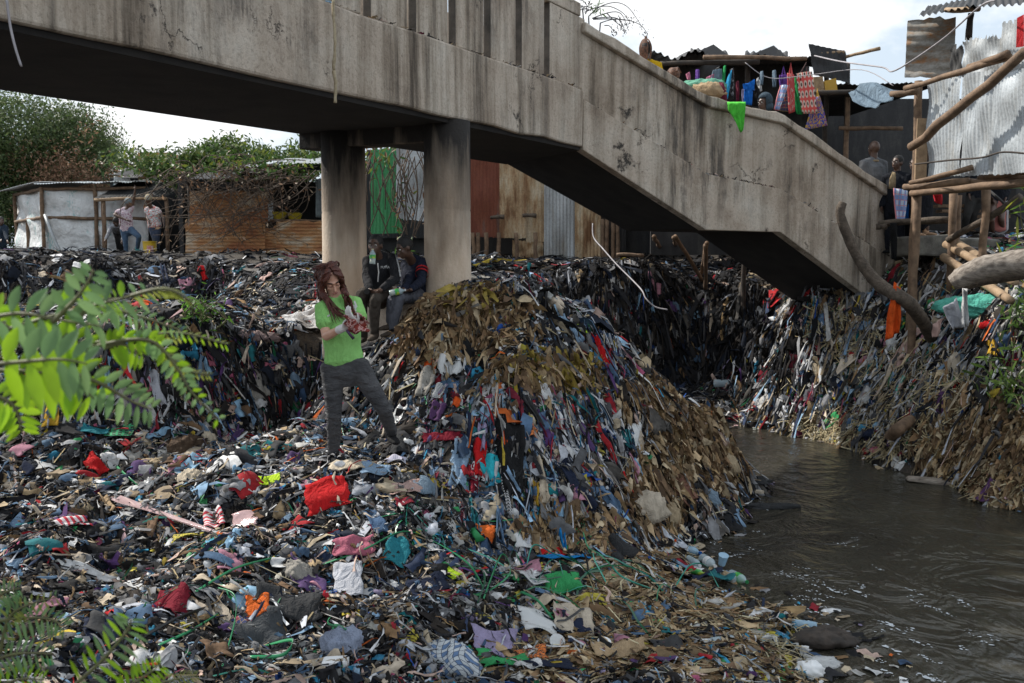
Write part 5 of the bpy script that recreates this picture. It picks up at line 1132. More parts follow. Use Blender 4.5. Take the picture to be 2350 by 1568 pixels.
# --- people on and by the stair
mat_cloth('yellow_tee', (.62,.38,.01)); mat('braids', (.2,.09,.05), (.05,.025,.016), 30, .7, bs=.6); mat_cloth('hood_blue', (.05,.075,.1)); mat_cloth('grey_coat', (.16,.165,.175)); mat_cloth('suit_dark', (.012,.014,.02)); mat_cloth('khaki_shirt', (.36,.27,.16))
def stair_person(label, fn, head_xy, Y, hpx, zfloor, **kw):
    """a standing figure whose head sits at the given photo place"""
    hd = P(*fn(*head_xy), Y); k = kw.pop('k', 1.0); f = Vector(kw.get('fwd',(0,-1,0))).normalized(); s = f.cross(Vector((0,0,1)))
    H_ = hd.z-zfloor; pz = zfloor+H_*.54; sz_ = hd.z-.28*k
    J = dict(head=hd, sR=hd+s*.175*k+Vector((0,0,-.225*k)), sL=hd-s*.175*k+Vector((0,0,-.225*k)))
    J['eR'] = J['sR']+s*.05-Vector((0,0,.3*k)); J['eL'] = J['sL']-s*.05-Vector((0,0,.3*k)); J['wR'] = J['eR']+f*.14-Vector((0,0,.18*k))-s*.05; J['wL'] = J['eL']+f*.14-Vector((0,0,.18*k))+s*.05
    pelv = Vector((hd.x,hd.y,pz)); J['hR'] = pelv+s*.09; J['hL'] = pelv-s*.09
    for c, q_ in (('R',1),('L',-1)):
        J['k'+c] = Vector((hd.x,hd.y,lerp(zfloor,pz,.52)))+s*.1*q_+f*.03; J['a'+c] = Vector((hd.x,hd.y,zfloor+.08))+s*.1*q_
    J.update(kw.pop('J', {}))
    return ph(label, J, k, kw.pop('voxel',.015), lowest=zfloor, **kw)
def zl_at(p):
    """height of the stair floor beside near-edge plan point p"""
    s_ = (Vector((p.x,p.y))-N2).dot(d2); S = [0,2.089,3.5,6.06]
    return float(np.interp(s_, S, zl))
hd = P(*W3(1945,960),13.95+.35); zf = zl_at(hd)
y1, WY, MY = stair_person('person in yellow top with brown braids on the upper stair, seen from behind', W3, (1945,975), 14.3, 1, hd.z-1.25, top='yellow_tee', sleeve=.5, legs='dark_jeans', shoes='boot_black', fwd=(.3,.95,0), hair=None, k=.95)
q = MB(); q.ball(WY(0,-.02,.02), (.084,.1,.1), 16, MY); q.build('hair', 'black_hair', y1, smooth=True)
q = MB()
for i in range(26):
    a = random.uniform(-1.0,1.3); q.tube(curve_pts([WY(.0,-.02,.16), WY(math.sin(a)*.06,-.07,.12), WY(math.sin(a)*.1,-.12+.03*abs(a),.02), WY(math.sin(a)*.09,-.115+.03*abs(a),-.1), WY(math.sin(a)*.08,-.1,-.17)],4), .0085, 5)
q.ball(WY(0,-.02,.165), (.02,.02,.035), 8); q.build('braids', 'braids', y1, smooth=True)
y2, W5_, M5_ = stair_person('person with light brown braids, only the crown showing over the stair coping', Y6, (467,432), 14.75, 1, P(*Y6(467,432),14.75).z-1.2, top='yellow_tee', legs='dark_jeans', fwd=(.5,.8,0), hair=None, k=.95)
q = MB(); q.ball(W5_(0,-.01,.025), (.084,.102,.1), 14, M5_)
for i in range(18):
    a = i/17*2.6-1.3; q.tube(curve_pts([W5_(math.sin(a)*.085,.06,.05), W5_(math.sin(a)*.06,0,.125), W5_(math.sin(a)*.085,-.09,.05)],4), .009, 5)
q.build('braids', 'braids', y2, smooth=True)
y3, WH, MH = stair_person('person in blue-grey hood looking over the stair wall beside the red patterned bag', Y6, (1345,690), 15.75, 1, P(*Y6(1345,690),15.75).z-1.3, top='hood_blue', legs='dark_jeans', shoes='boot_black', fwd=(-.75,-.65,0), hfwd=(-.85,-.5,-.1), hair=None, k=1.02, jacket=True)
q = MB(); q.ball(WH(0,-.03,.035), (.115,.118,.125), 18, MH); q.ball(WH(0,-.05,-.06), (.11,.1,.09), 14, MH); o = q.build('hood', 'hood_blue', y3, smooth=True)
bm_ = bmesh.new(); bm_.from_mesh(o.data); 
fc = WH(0,.1,-.02)-o.parent.location
bmesh.ops.delete(bm_, geom=[v for v in bm_.verts if (v.co-fc).length < .098], context='VERTS'); bm_.to_mesh(o.data); bm_.free(); sl = o.modifiers.new('s','SOLIDIFY'); sl.thickness = .012
zg = 3.02
y4, *_ = stair_person('bald person in grey wool coat seen from behind at the stair foot', Y7, (428,255), 16.4, 1, 2.95, top='grey_coat', legs='metal_black', shoes='boot_black', fwd=(-.3,.95,0), hair=None, jacket=True, k=1.06, shirt_len=.2, collar='khaki_shirt', wide=1.15)
y5, WS, _ = stair_person('person in dark suit jacket and khaki shirt facing the stair foot', Y7, (640,385), 16.0, 1, 2.85, top='suit_dark', legs='suit_dark', shoes='boot_black', fwd=(-.65,-.75,0), hfwd=(-.8,-.6,0), jacket=True, k=1.0, shirt_len=.12)
MB().tube([WS(-.01,.1,-.16), WS(-.03,.16,-.27), WS(-.03,.17,-.42)], [.03,.055,.06], 10, [.01,.012,.012], (1,.2,0)).build('shirt_front', 'khaki_shirt', y5, smooth=True)
y6, *_ = stair_person('person half hidden behind the plank post of the tin stall', Y7, (800,400), 16.3, 1, 2.95, top='suit_dark', legs='suit_dark', shoes='boot_black', fwd=(-.8,-.6,0), k=1.0)
# legs of people on the far side of the stall platform
mat_cloth('navy_skirt', (.012,.013,.018)); mat_cloth('tan_flat', (.5,.32,.2)); fabric_pattern('stripe_skirt', [(.35,.33,.33),(.05,.05,.07),(.35,.12,.1)], 14, 'stripe', 'Object')
LJ = JP(Y7, aR=(805,1005,15.7), aL=(905,1000,15.75), kR=(790,840,15.7), kL=(905,830,15.75), hR=(820,640,15.8), hL=(900,640,15.8), sR=(810,420,15.85), sL=(960,420,15.85), head=(895,300,15.9), eR=(790,540,15.8), eL=(975,540,15.8), wR=(800,620,15.7), wL=(975,620,15.7))
ph('person in dark skirt and tan flat shoes standing on the concrete block', LJ, 1.0, .015, top='suit_dark', skirt='navy_skirt', shoes='tan_flat', fwd=(.5,-.85,0), lowest=P(*Y7(860,1075),15.7).z)
LJ2 = JP(Y7, aR=(1240,990,16.6), aL=(1300,1000,16.7), kR=(1270,860,16.5), kL=(1330,850,16.6), hR=(1320,690,16.6), hL=(1390,690,16.6), sR=(1290,470,16.6), sL=(1440,470,16.6), head=(1360,350,16.6), eR=(1280,580,16.6), eL=(1450,580,16.6), wR=(1290,670,16.5), wL=(1450,670,16.5))
ph('person in black trousers behind the tin stall, seen below the platform', LJ2, 1.0, .018, top='suit_dark', legs='metal_black', shoes='boot_black', fwd=(-.6,-.8,0))
LJ3 = JP(Y7, aR=(1500,1020,16.6), aL=(1590,1020,16.7), kR=(1490,900,16.4), kL=(1580,900,16.5), hR=(1510,720,16.7), hL=(1590,720,16.7), sR=(1480,520,16.7), sL=(1630,520,16.7), head=(1555,400,16.7), eR=(1470,630,16.7), eL=(1640,630,16.7), wR=(1490,700,16.6), wL=(1620,700,16.6))
ph('person in long striped skirt behind the slanting poles of the tin stall', LJ3, 1.0, .018, top='suit_dark', skirt='stripe_skirt', shoes='boot_black', fwd=(-.2,-1,0))
# ------------------------------------------------------------------ trees and plants
def leaf_tpl(seed, fold=.15):
    g = np.random.default_rng(seed); xs = np.array([0,.3,.7,1.0]); w = np.array([.08,.5,.42,.03])*(1+g.normal(0,.05,4)); V = []
    for x_, w_ in zip(xs, w): V += [(x_,-w_*.5,fold*w_-.12*x_*x_),(x_,w_*.5,fold*w_-.12*x_*x_)]
    return np.array(V), np.array([(2*i,2*i+1,2*i+3,2*i+2) for i in range(3)])
T_LEAF = [leaf_tpl(s) for s in range(4)]; T_LEAF1 = [(np.array([(0,-.1,0),(.6,-.42,.1),(1,.0,-.05),(.5,.42,.1)]), np.array([(0,1,2,3)])), (np.array([(0,.1,0),(.5,-.35,-.1),(1,0,.1),(.6,.4,0)]), np.array([(0,1,2,3)]))]
def leaves_at(pos, size, cols, tpl, droop=.3, wfac=.5):
    N_ = len(pos); d = rng.normal(0,1,(N_,3)); d[:,2] -= droop; d /= np.linalg.norm(d,axis=1,keepdims=True); a = rng.normal(0,1,(N_,3)); a[:,2] += .8
    t2 = np.cross(a,d); t2 /= np.linalg.norm(t2,axis=1,keepdims=True); n_ = np.cross(d,t2); s_ = size*rng.uniform(.6,1.3,N_)
    c_ = np.array(cols)[rng.integers(0,len(cols),N_)]*rng.uniform(.7,1.3,(N_,1))
    return place(tpl, pos, d, t2, n_, s_, s_*wfac, s_*.6, c_, .05)
def part_mesh(name, vqc, m, parent, smooth=True):
    V, Q, C = vqc; o = big_mesh(name, V-np.array(parent.location)[None], Q, C, m, smooth); o.parent = parent; return o
G1 = [(.11,.16,.05),(.08,.13,.04),(.14,.18,.065),(.06,.1,.035)]; G2 = [(.11,.15,.075),(.08,.12,.05),(.14,.17,.08)]; BR = [(.34,.22,.14),(.24,.14,.085),(.15,.08,.045),(.26,.15,.09)]; GD = [(.055,.11,.025),(.04,.08,.02),(.08,.15,.03),(.17,.21,.03)]
def tree(label, base, H_, crowns, cols, nleaf, lsize, trunk_r=.18, brown=None, seed=0, sparse=.8):
    """crowns: list of (x,y,z,rx,ry,rz) world ellipsoids"""
    g = random.Random(seed); base = Vector(base); root = thing('tree', label, 'tree', base); tr = MB(); tops = [Vector(c[:3]) for c in crowns]
    top = sum(tops, Vector())/len(tops); fork = base.lerp(top,.45); fork.x += g.uniform(-.3,.3)
    tr.tube(curve_pts([base-Vector((0,0,.2)), base.lerp(fork,.5)+Vector((g.uniform(-.2,.2),0,0)), fork],4), [lerp(trunk_r,trunk_r*.65,i/8) for i in range(9)], 8)
    for c in crowns:
        cc = Vector(c[:3])
        for _ in range(3):
            e = cc+Vector((g.uniform(-.6,.6)*c[3],g.uniform(-.6,.6)*c[4],g.uniform(-.4,.7)*c[5])); mid = fork.lerp(e,.5)+Vector((g.uniform(-.3,.3),g.uniform(-.3,.3),g.uniform(0,.4))); tr.tube(curve_pts([fork,mid,e],5), [lerp(trunk_r*.4,.02,i/10) for i in range(11)], 6)
    tr.build('trunk', 'bark', root, smooth=True); PP = []
    vol = [c[3]*c[4]*c[5] for c in crowns]; tv = sum(vol)
    for c, v in zip(crowns, vol):
        n_ = int(nleaf*v/tv); ncl = max(8, n_//60); d = rng.normal(0,1,(ncl,3)); d /= np.linalg.norm(d,axis=1,keepdims=True); r_ = rng.uniform(.35,1,(ncl,1))**.6
        cl_ = np.array(c[:3])+d*r_*np.array(c[3:6]); k = rng.integers(0,ncl,n_); PP.append(cl_[k]+rng.normal(0,1,(n_,3))*np.array([.42,.42,.3])*sparse)
    PP = np.concatenate(PP); part_mesh('crown', leaves_at(PP, lsize, cols, T_LEAF1), 'leaves', root)
    if brown:
        n_ = nleaf//14; ctr = np.array(brown[:3]); ncl = n_//40; cl_ = ctr+rng.normal(0,.5,(ncl,3))*np.array(brown[3:6]); pp = cl_[rng.integers(0,ncl,n_)]+rng.normal(0,.25,(n_,3)); part_mesh('dry_foliage', leaves_at(pp, lsize, BR, T_LEAF1), 'leaves', root)
    return root
def E(u, v, Y, ru, rv, ry): p = P(u,v,Y); return (p.x, p.y, p.z, ru*Y/FPX, ry, rv*Y/FPX)
tree('large green tree with brown dried branches beyond the white shack', gp(40,254,36), 9, [E(20,140,35,60,45,2.5),E(75,150,36,40,42,2),E(50,200,35,60,30,2),E(-30,180,36,50,60,3),E(95,190,36,25,25,1.5),E(10,225,34,40,22,1.5)], G1+G2, 90000, .135, .25, tuple(P(78,200,33.5))+(1.8,.8,1.5), 1)
tree('pale feathery tree with thin trunk right of the large tree', gp(100,254,42), 8, [E(97,150,42,14,18,1.5),E(108,205,41,16,22,1.5),E(88,215,41,20,15,1.5)], G2+[(.12,.14,.07),(.2,.17,.06)], 18000, .14, .1, None, 2, .6)
tree('round green tree far off between the shacks', gp(165,254,46), 9, [E(185,205,46,32,32,2.5),E(158,225,45,18,16,2),E(210,180,46,25,20,2)], [(.07,.12,.05),(.09,.14,.06),(.06,.1,.04)], 30000, .15, .18, None, 3, .8)
tree('broad dark green tree overhanging the rusty shack roof', gp(300,256,29), 8, [E(235,165,28,45,22,2),E(205,180,27,30,16,1.2),E(280,175,28,30,22,1.5),E(175,165,27,24,12,1.2),E(310,160,28,18,14,1.2),E(140,160,27,30,8,.8)], GD+G1, 16000, .16, .16, None, 4, .45)
tree('leafy tree showing between the two columns', gp(395,258,26), 6, [E(385,180,25,18,22,1),E(400,165,25,22,12,1),E(378,210,24.5,10,20,.8)], [(.06,.13,.02),(.09,.16,.03),(.05,.1,.02)], 6000, .2, .1, None, 5, .5)
# dry creeper over the rusty shack
cr = thing('dry_creeper', 'tangle of bare brown creeper stems hanging over the rusty shack', 'creeper', gp(210,256,22)); mb = MB(); lv = []
for i in range(105):
    a = P(*Y4(random.uniform(-50,1450), random.uniform(120,330)), random.uniform(21.3,22.2)); b = P(*Y4(random.gauss(250,280) if random.random() < .7 else random.uniform(600,1450), random.uniform(450,1020)), random.uniform(21.5,22.2))
    m_ = a.lerp(b,.5)+Vector((random.uniform(-.8,.8),random.uniform(-.4,.1),random.uniform(-.6,.5))); pt = curve_pts([a, a.lerp(m_,.5)+Vector((random.uniform(-.3,.3),0,random.uniform(-.2,.3))), m_, b],5); r_ = random.uniform(.006,.014); mb.tube(pt, [lerp(r_,r_*.5,k/len(pt)) for k in range(len(pt))], 5, cap=False)
    lv += [pt[k] for k in range(2,len(pt),4)]
mat('creeper', (.12,.085,.06), (.055,.04,.03), 20, .85); mb.build('stems', 'creeper', cr, smooth=True)
lp = np.array([list(p) for p in lv for _ in range(1)]); lp = lp+rng.normal(0,.06,lp.shape); part_mesh('dry_leaves', leaves_at(lp, .11, BR+[(.3,.22,.15)], T_LEAF1, .6), 'leaves', cr)
lp = np.array([list(P(*Y4(random.gauss(700,450), random.gauss(180,60)), random.uniform(21.2,22.5))) for _ in range(380)]); part_mesh('green_leaves', leaves_at(lp, .14, GD, T_LEAF1, .6), 'leaves', cr)
c2 = thing('bare_vine', 'bare vine stems with a few leaves hanging between the columns', 'vine', gp(395,262,19)); mb = MB()
for i in range(34):
    x = random.uniform(440,780); a = VZ(x,random.uniform(860,960),19.5); b = VZ(x+random.uniform(-60,60),random.uniform(1150,1420),19.4); m_ = a.lerp(b,.5)+Vector((random.uniform(-.35,.35),random.uniform(-.3,0),0)); pt = curve_pts([a,m_,b],6); mb.tube(pt, .011, 5, cap=False)
mb.build('stems', 'creeper', c2, smooth=True); lp = np.array([list(VZ(random.gauss(500,60),random.gauss(930,40),19.3)) for _ in range(60)]+[list(VZ(random.uniform(560,780),random.uniform(1000,1500),19.3)) for _ in range(50)]); part_mesh('leaves', leaves_at(lp, .16, GD+BR, T_LEAF, .8), 'leaves', c2)
# drooping dry stalks above the stair top
ds = thing('dry_grass_tuft', 'drooping thin dry stalks arching over the top of the stair', 'grass', Vector((P(*W3(900,300),15.6).x,15.6,zl[0]))); mb = MB(); tips = []
for (pts_) in ([(820,320),(1050,130),(1350,50),(1600,150),(1840,480)],[(740,240),(1000,140),(1250,130),(1500,260),(1640,460)],[(890,360),(1200,250),(1400,240),(1500,330),(1560,500)],[(910,380),(1250,370),(1600,400),(1850,500),(1980,680)],[(1050,450),(1300,380),(1560,400)],[(620,150),(800,130),(900,190)],[(450,20),(650,100),(780,180)],[(1180,260),(1340,420),(1480,520)],[(900,360),(1300,340),(1460,440),(1540,640)],[(1130,500),(1230,510),(1330,640)],[(480,-20),(700,10),(800,120)]):
    pt = curve_pts([P(*W3(x,y),15.4) for x, y in pts_],6); mb.tube(pt, [lerp(.009,.004,i/len(pt)) for i in range(len(pt))], 5, cap=False); tips += pt[-5:]
mb.tube([ds.location, P(*W3(820,320),15.4)], .012, 5); mb.tube([ds.location, P(*W3(700,160),15.4)], .012, 5); mb.tube([ds.location, P(*W3(1050,450),15.4)], .012, 5); mat('dry_stalk', (.05,.055,.08), (.09,.08,.07), 20, .7); mb.build('stalks', 'dry_stalk', ds, smooth=True)
lp = np.array([list(p) for p in tips for _ in range(4)]); lp += rng.normal(0,.035,lp.shape); part_mesh('seed_heads', leaves_at(lp, .045, [(.03,.03,.04),(.06,.05,.05)], T_LEAF1, 1.2), 'leaves', ds)['kind'] = 'stuff'
lp = np.array([list(P(*W3(random.gauss(960,80),random.gauss(190,50)),15.4)) for _ in range(26)]); part_mesh('green_leaves', leaves_at(lp, .12, [(.1,.22,.04),(.08,.16,.03)], T_LEAF, .3, .3), 'leaves', ds)
# ---------------- foreground shrub with feathery compound leaves
YG = [(.33,.55,.02),(.38,.62,.03),(.28,.5,.02)]; DG = [(.2,.34,.13),(.24,.38,.15),(.17,.3,.12)]; PALE = [(.3,.33,.07),(.26,.3,.06)]  # YG holds the backlit glow in its colour, DG the front-lit tone
def frond(path, pairs, ln, wd, cols, V, seed=0, edge=0.0, tip=True, start=.12, stem=None):
    """pinnate leaf: rachis path (world points) + leaflet pairs; edge>0 leaflets seen edge-on"""
    g = random.Random(seed); pt = curve_pts(path, 8); n_ = len(pt); stem.tube(pt, [lerp(.0045,.0012,i/n_) for i in range(n_)], 5)
    for i in range(pairs):
        f = start+(1-start)*(i+.5)/pairs; q = f*(n_-1); k = min(int(q), n_-2); p = pt[k].lerp(pt[k+1], q-k); t_ = (pt[k+1]-pt[k]).normalized()
        fc = Vector((0,-1,.25)); s_ = t_.cross(fc).normalized(); up_ = s_.cross(t_).normalized(); sz_ = (.65+.5*math.sin(3.14*min(f+.12,1)))
        for sd_ in (-1,1):
            d = (s_*sd_*(1-.55*edge)+t_*.35+up_*(g.uniform(-.25,.15)-edge*.9)).normalized(); l_ = ln*sz_*g.uniform(.88,1.1); side = t_.cross(d).cross(d).normalized() if edge < .5 else t_
            nn_ = d.cross(side).normalized(); w_ = wd*sz_; c_ = Vector(g.choice(cols))*g.uniform(.8,1.2); b0 = p+d*.003; out = []
            for x_, ww in ((0,.12),(.15,.6),(.4,1),(.65,.86),(.86,.45),(1,.03)):
                m_ = b0+d*l_*x_-Vector((0,0,1))*l_*.18*x_*x_; out += [m_-side*w_*ww*.5+nn_*w_*.12*ww, m_, m_+side*w_*ww*.5+nn_*w_*.12*ww]
            V.add(out, [f_ for a in range(5) for f_ in ((3*a,3*a+1,3*a+4,3*a+3),(3*a+1,3*a+2,3*a+5,3*a+4))], tuple(c_))
mat('green_stem', (.12,.13,.04), (.09,.08,.04), 20, .6)
def shrub(label, base, rows):
    root = thing('shrub', label, 'shrub', base); stem = MB(); gr = {}
    for i, (pts_, pairs, ln, wd, cols, kw) in enumerate(rows):
        mb = MB(); frond([P(*F(x,y),Y) for x, y, Y in pts_], int(pairs*1.6), ln*.72, wd*.52, cols, mb, i, stem=stem, **kw); mb.build('leaf', 'near_leaves', root, smooth=True)
    for a, b in ((base, rows[0][0][0]),(base, rows[-1][0][0])):
        p = P(*F(b[0],b[1]),b[2]); stem.tube(curve_pts([Vector(a), Vector(a).lerp(p,.5)+Vector((-.15,0,.1)), p],5), .008, 6)
    stem.build('stem', 'green_stem', root, smooth=True); return root
YN = 1.75
shrub('out-of-focus shrub with bright backlit feathery leaves at the left edge', Vector((-1.7,1.9,gz(-1.7,1.9))), [
  ([(-40,775,YN),(120,725,YN),(260,690,YN),(340,668,YN+.05)], 5, .062, .028, DG+YG, {}), ([(300,680,YN),(360,664,YN),(400,668,YN),(437,690,YN)], 11, .026, .009, PALE, dict(edge=1,start=.0)),
  ([(120,740,YN-.1),(170,690,YN-.1),(200,650,YN-.1),(215,620,YN-.1)], 4, .055, .03, DG, {}),
  ([(180,705,YN),(225,690,YN+.05),(270,685,YN+.1)], 4, .05, .022, YG, {}),
  ([(-60,740,YN-.1),(40,720,YN-.1),(140,735,YN-.1),(240,750,YN-.1)], 5, .075, .034, DG+YG[:1], {}),
  ([(-40,790,YN),(60,785,YN),(140,780,YN),(200,800,YN)], 4, .075, .04, YG, {}),
  ([(-50,840,YN-.2),(60,830,YN-.2),(140,825,YN-.2),(200,835,YN-.2)], 4, .085, .045, DG+YG[:1], {}),
  ([(-20,850,YN),(100,855,YN),(170,870,YN),(215,915,YN)], 4, .085, .042, YG, {}),
  ([(200,790,YN+.1),(330,772,YN+.1),(420,765,YN+.12),(520,790,YN+.12)], 12, .03, .012, PALE+YG, dict(edge=.8)),
  ([(200,800,YN),(300,780,YN),(360,790,YN),(410,850,YN),(440,900,YN),(505,965,YN)], 12, .028, .021, DG+YG, {}),
  ([(240,800,YN),(280,790,YN),(330,815,YN)], 5, .05, .022, YG, {}), ([(150,850,YN),(230,880,YN),(300,920,YN),(350,940,YN)], 6, .055, .026, DG, {}),
  ([(330,790,YN+.1),(390,820,YN+.1),(430,850,YN+.1),(480,860,YN+.1)], 9, .026, .012, PALE, dict(edge=.8)),
  ([(-30,900,YN),(30,930,YN),(50,990,YN)], 5, .06, .03, YG, {}), ([(-40,720,YN),(0,740,YN),(40,760,YN)], 4, .05, .03, YG, {}), ([(200,700,YN+.1),(300,720,YN+.1),(420,760,YN+.1)], 9, .03, .014, DG, dict(edge=.4))])
YN2 = 2.1
shrub('dim ferny shrub leaves rising at the bottom left corner', Vector((-1.6,2.3,gz(-1.6,2.3))), [
  ([(-60,1440,YN2),(30,1420,YN2),(110,1420,YN2),(150,1440,YN2)], 9, .05, .014, DG, {}), ([(0,1500,YN2),(20,1420,YN2),(60,1390,YN2),(130,1370,YN2)], 9, .035, .012, DG+PALE, {}),
  ([(150,1590,YN2-.3),(230,1520,YN2-.3),(290,1450,YN2-.3),(300,1420,YN2-.3)], 8, .06, .016, YG+DG, {}), ([(260,1600,YN2-.3),(320,1560,YN2-.3),(370,1525,YN2-.3)], 7, .045, .014, YG, {}), ([(-20,1380,YN2),(10,1360,YN2),(45,1350,YN2)], 5, .04, .012, DG, {}),
  ([(-30,1520,YN2),(40,1500,YN2),(120,1500,YN2)], 7, .05, .014, DG, {}), ([(-40,1590,YN2),(40,1560,YN2),(100,1560,YN2)], 6, .05, .016, YG, {}), ([(280,1600,YN2),(380,1565,YN2),(450,1550,YN2)], 9, .03, .01, PALE, dict(edge=.5))])
# weeds on the right bank
def weed(label, stems, cols, lsize, nl, spread, name='weed', wf=.45, tpl=None):
    b0 = stems[0][0]; root = thing(name, label, 'plant', b0); mb = MB(); pp = []
    for s_ in stems:
        pt = curve_pts(s_,5); mb.tube(pt, [lerp(.01,.004,i/len(pt)) for i in range(len(pt))], 5)
        for _ in range(nl): pp.append(list(random.choice(pt[len(pt)//4:])))
    mb.build('stem', 'green_stem', root, smooth=True); pp = np.array(pp)+rng.normal(0,spread,(len(pp),3)); part_mesh('leaves', leaves_at(pp, lsize, cols, tpl or T_LEAF, .3, wf), 'near_leaves', root); return root
def stem_from(gpx, tips):
    b = G(*gpx); return [[b, b.lerp(P(*t),.5)+Vector((0,0,.08)), P(*t)] for t in tips]
weed('leafy green weed on the right bank above the brown husks', stem_from((1010,400),[(*F(2270,820),11.6),(*F(2330,760),11.6),(*F(2300,880),11.5),(*F(2350,840),11.5),(*F(2240,860),11.6),(*F(2340,930),11.3)]), [(.09,.16,.03),(.12,.2,.04),(.06,.1,.025)], .15, 26, .09)
weed('green weed with ragged leaves beside the green woven sack', stem_from((1024,330),[(*F(2320,700),12.0),(*F(2350,660),12.0),(*F(2345,740),12.0)]), [(.07,.14,.03),(.1,.17,.04)], .15, 22, .07)
b = Vector((8.1,13.6,0)); b.z = gz(b.x,b.y)
weed('willowy plant with long bright leaves over the driftwood log', [[b, P(*F(2345,640),13.2), P(*F(2290,585),13.0)],[b, P(*F(2350,620),13.2), P(*F(2350,570),13.0)],[b, P(*F(2370,560),13.1), P(*F(2340,470),13.0)],[b, P(*F(2380,480),13.1), P(*F(2345,420),13.0)]], [(.12,.24,.03),(.18,.3,.05),(.25,.27,.04)], .3, 14, .06, wf=.22)
for k, (gx_, gy_, n_) in enumerate(((1340,610,16),(1450,640,14))):
    p = G(*Z5(gx_,gy_)); weed(('small bright green seedling clump on the left ledge','smaller seedling clump right of the other on the left ledge')[k], [[p, p+Vector((random.uniform(-.2,.2),0,.15)), p+Vector((random.uniform(-.3,.3),0,.3))] for _ in range(5)], [(.12,.25,.04),(.09,.2,.03)], .09, n_, .06, name='seedling')
# ---------------- branch, log, bamboo on the right bank
def wood_thing(pts_, rad, m, lab, name, n=10, cat=None):
    pt = curve_pts(pts_,6); r_ = np.interp(np.linspace(0,1,len(pt)), np.linspace(0,1,len(rad)), rad); o = MB().tube(pt, [float(x)*random.uniform(.93,1.07) for x in r_], n, rj=.05).build(name, m, smooth=True); tag(o, lab, cat or name); return o
e = G(*F(2145,770)); wood_thing([e-Vector((0,0,.1)), P(*F(2090,700),12.9), P(*F(2020,655),13.1), P(*F(1975,600),13.2), P(*F(1945,540),13.2), P(*F(1928,490),13.2), P(*F(1935,465),13.2)], [.09,.09,.085,.075,.065,.06,.055], 'bark', 'crooked dark branch planted in the right bank with an orange net on it', 'branch')
wood_thing([P(*F(2185,650),11.6), P(*F(2230,625),11.5), P(*F(2290,608),11.4), P(*F(2400,598),11.2)], [.09,.13,.14,.15], 'driftwood', 'thick weathered grey log jutting in from the right edge', 'log', 14)
wood_thing([P(*F(2210,655),11.9), P(*F(2300,635),11.8), P(*F(2420,620),11.6)], [.06,.07,.07], 'bark', 'darker split log under the weathered grey log', 'log')
for k, (x0,y0,x1,y1,Y0_,Y1_) in enumerate(((2170,560,2330,650,14.8,13.0),(2165,590,2320,690,14.6,12.6),(2200,560,2280,610,15.0,14.2))):
    wood_thing([P(*F(x0,y0),Y0_), P(*F((x0+x1)/2,(y0+y1)/2),(Y0_+Y1_)/2), P(*F(x1,y1),Y1_)], [.06,.06,.055], 'wood_pale', ['upper of the pale bamboo poles leaning on the right bank','lower bamboo pole slanting down behind the log','short bamboo pole end behind the other two'][k], 'bamboo_pole', cat='pole')
a = G(*W4(60,1150)); wood_thing([a, P(*W4(110,1090),12.9), P(*W4(195,1030),13.1)], [.09,.085,.08], 'wood', 'short log lying on straw at the water under the right bank', 'log')
a = G(*W4(800,1440)); wood_thing([a, G(*W4(860,1500))+Vector((0,0,.03)), G(*W4(900,1540))+Vector((0,0,.02))], [.05,.05,.045], 'wood', 'thin stick with a purple rag at the right water edge', 'stick')
p = G(*Y2(1830,185)); o = MB().box(p+Vector((0,0,.02)), (.75,.2,.08), Matrix.Rotation(-.35,3,'Z') @ Matrix.Rotation(.06,3,'Y'), .03).build('plank', 'driftwood', bevel=.02); tag(o, 'wet grey plank half sunk in the river', 'plank')
# straw rope dangling from the girder
r_ = [P(*Z2(235,0),8.5), P(*Z2(238,120),8.5), P(*Z2(245,250),8.48), P(*Z2(237,415),8.5)]; o = MB().tube(curve_pts(r_,5), .013, 6, rj=.3).build('straw_rope', 'rope', smooth=True); tag(o, 'frayed straw rope hanging down the bridge girder', 'rope')
o = MB().tube(curve_pts([P(*Z2(237,415),8.5), P(*Z2(250,500),8.5), P(*Z2(244,605),8.5)],5), .014, 6, rj=.3).build('straw_rope', 'rope', smooth=True); tag(o, 'loose lower end of the straw rope below the bridge girder', 'rope')
o = MB().tube(curve_pts([P(*Z1(40,0),5.9), P(*Z1(60,150),5.9), P(*Z1(90,280),5.88), P(*Z1(125,390),5.88)],5), [.006]*16, 6, .014).build('plastic_strip', 'cable_grey', smooth=True); tag(o, 'grey plastic strip dangling from the girder at the top left', 'strip')
# ------------------------------------------------------------------ heaps: uncountable litter
HUSKB = [(465,325,72,36),(548,378,62,18),(690,452,58,52),(650,500,38,40),(570,535,60,18),(660,405,52,20),(430,345,30,25)]
HUSKR = [(985,445,70,50),(1000,490,55,30)]
SHORE = [(660,610,120,55),(720,655,140,38),(560,665,90,25)]
COLOR = [(480,405,65,40),(530,460,95,70),(600,330,30,45)]
BRIGHT = [(520,282,50,14),(270,333,60,9),(240,452,110,26),(330,500,120,40)]
def stuff(name, parts, m, smooth=True):
    V, Q, C = [], [], []; off = 0
    for v, q, c in parts:
        V.append(v); Q.append(q+off); C.append(c); off += len(v)
    o = big_mesh(name, np.concatenate(V), np.concatenate(Q), np.concatenate(C), m, smooth); o['kind'] = 'stuff'; return o
def dens(p): return lambda x,y,z,u,v: rng.random(len(x)) < np.minimum(1,(6.0/np.maximum(y,4.5))**p)
def in_frame(x,y,z,u,v): return (v > 225)
foot_c = (CR+CL)/2
def no_foot(x, y):
    a = (x-foot_c.x)*n1.x+(y-foot_c.y)*n1.y; b = (x-foot_c.x)*d1.x+(y-foot_c.y)*d1.y
    return ~((np.abs(a) < 1.15) & (np.abs(b+.0) < .5))
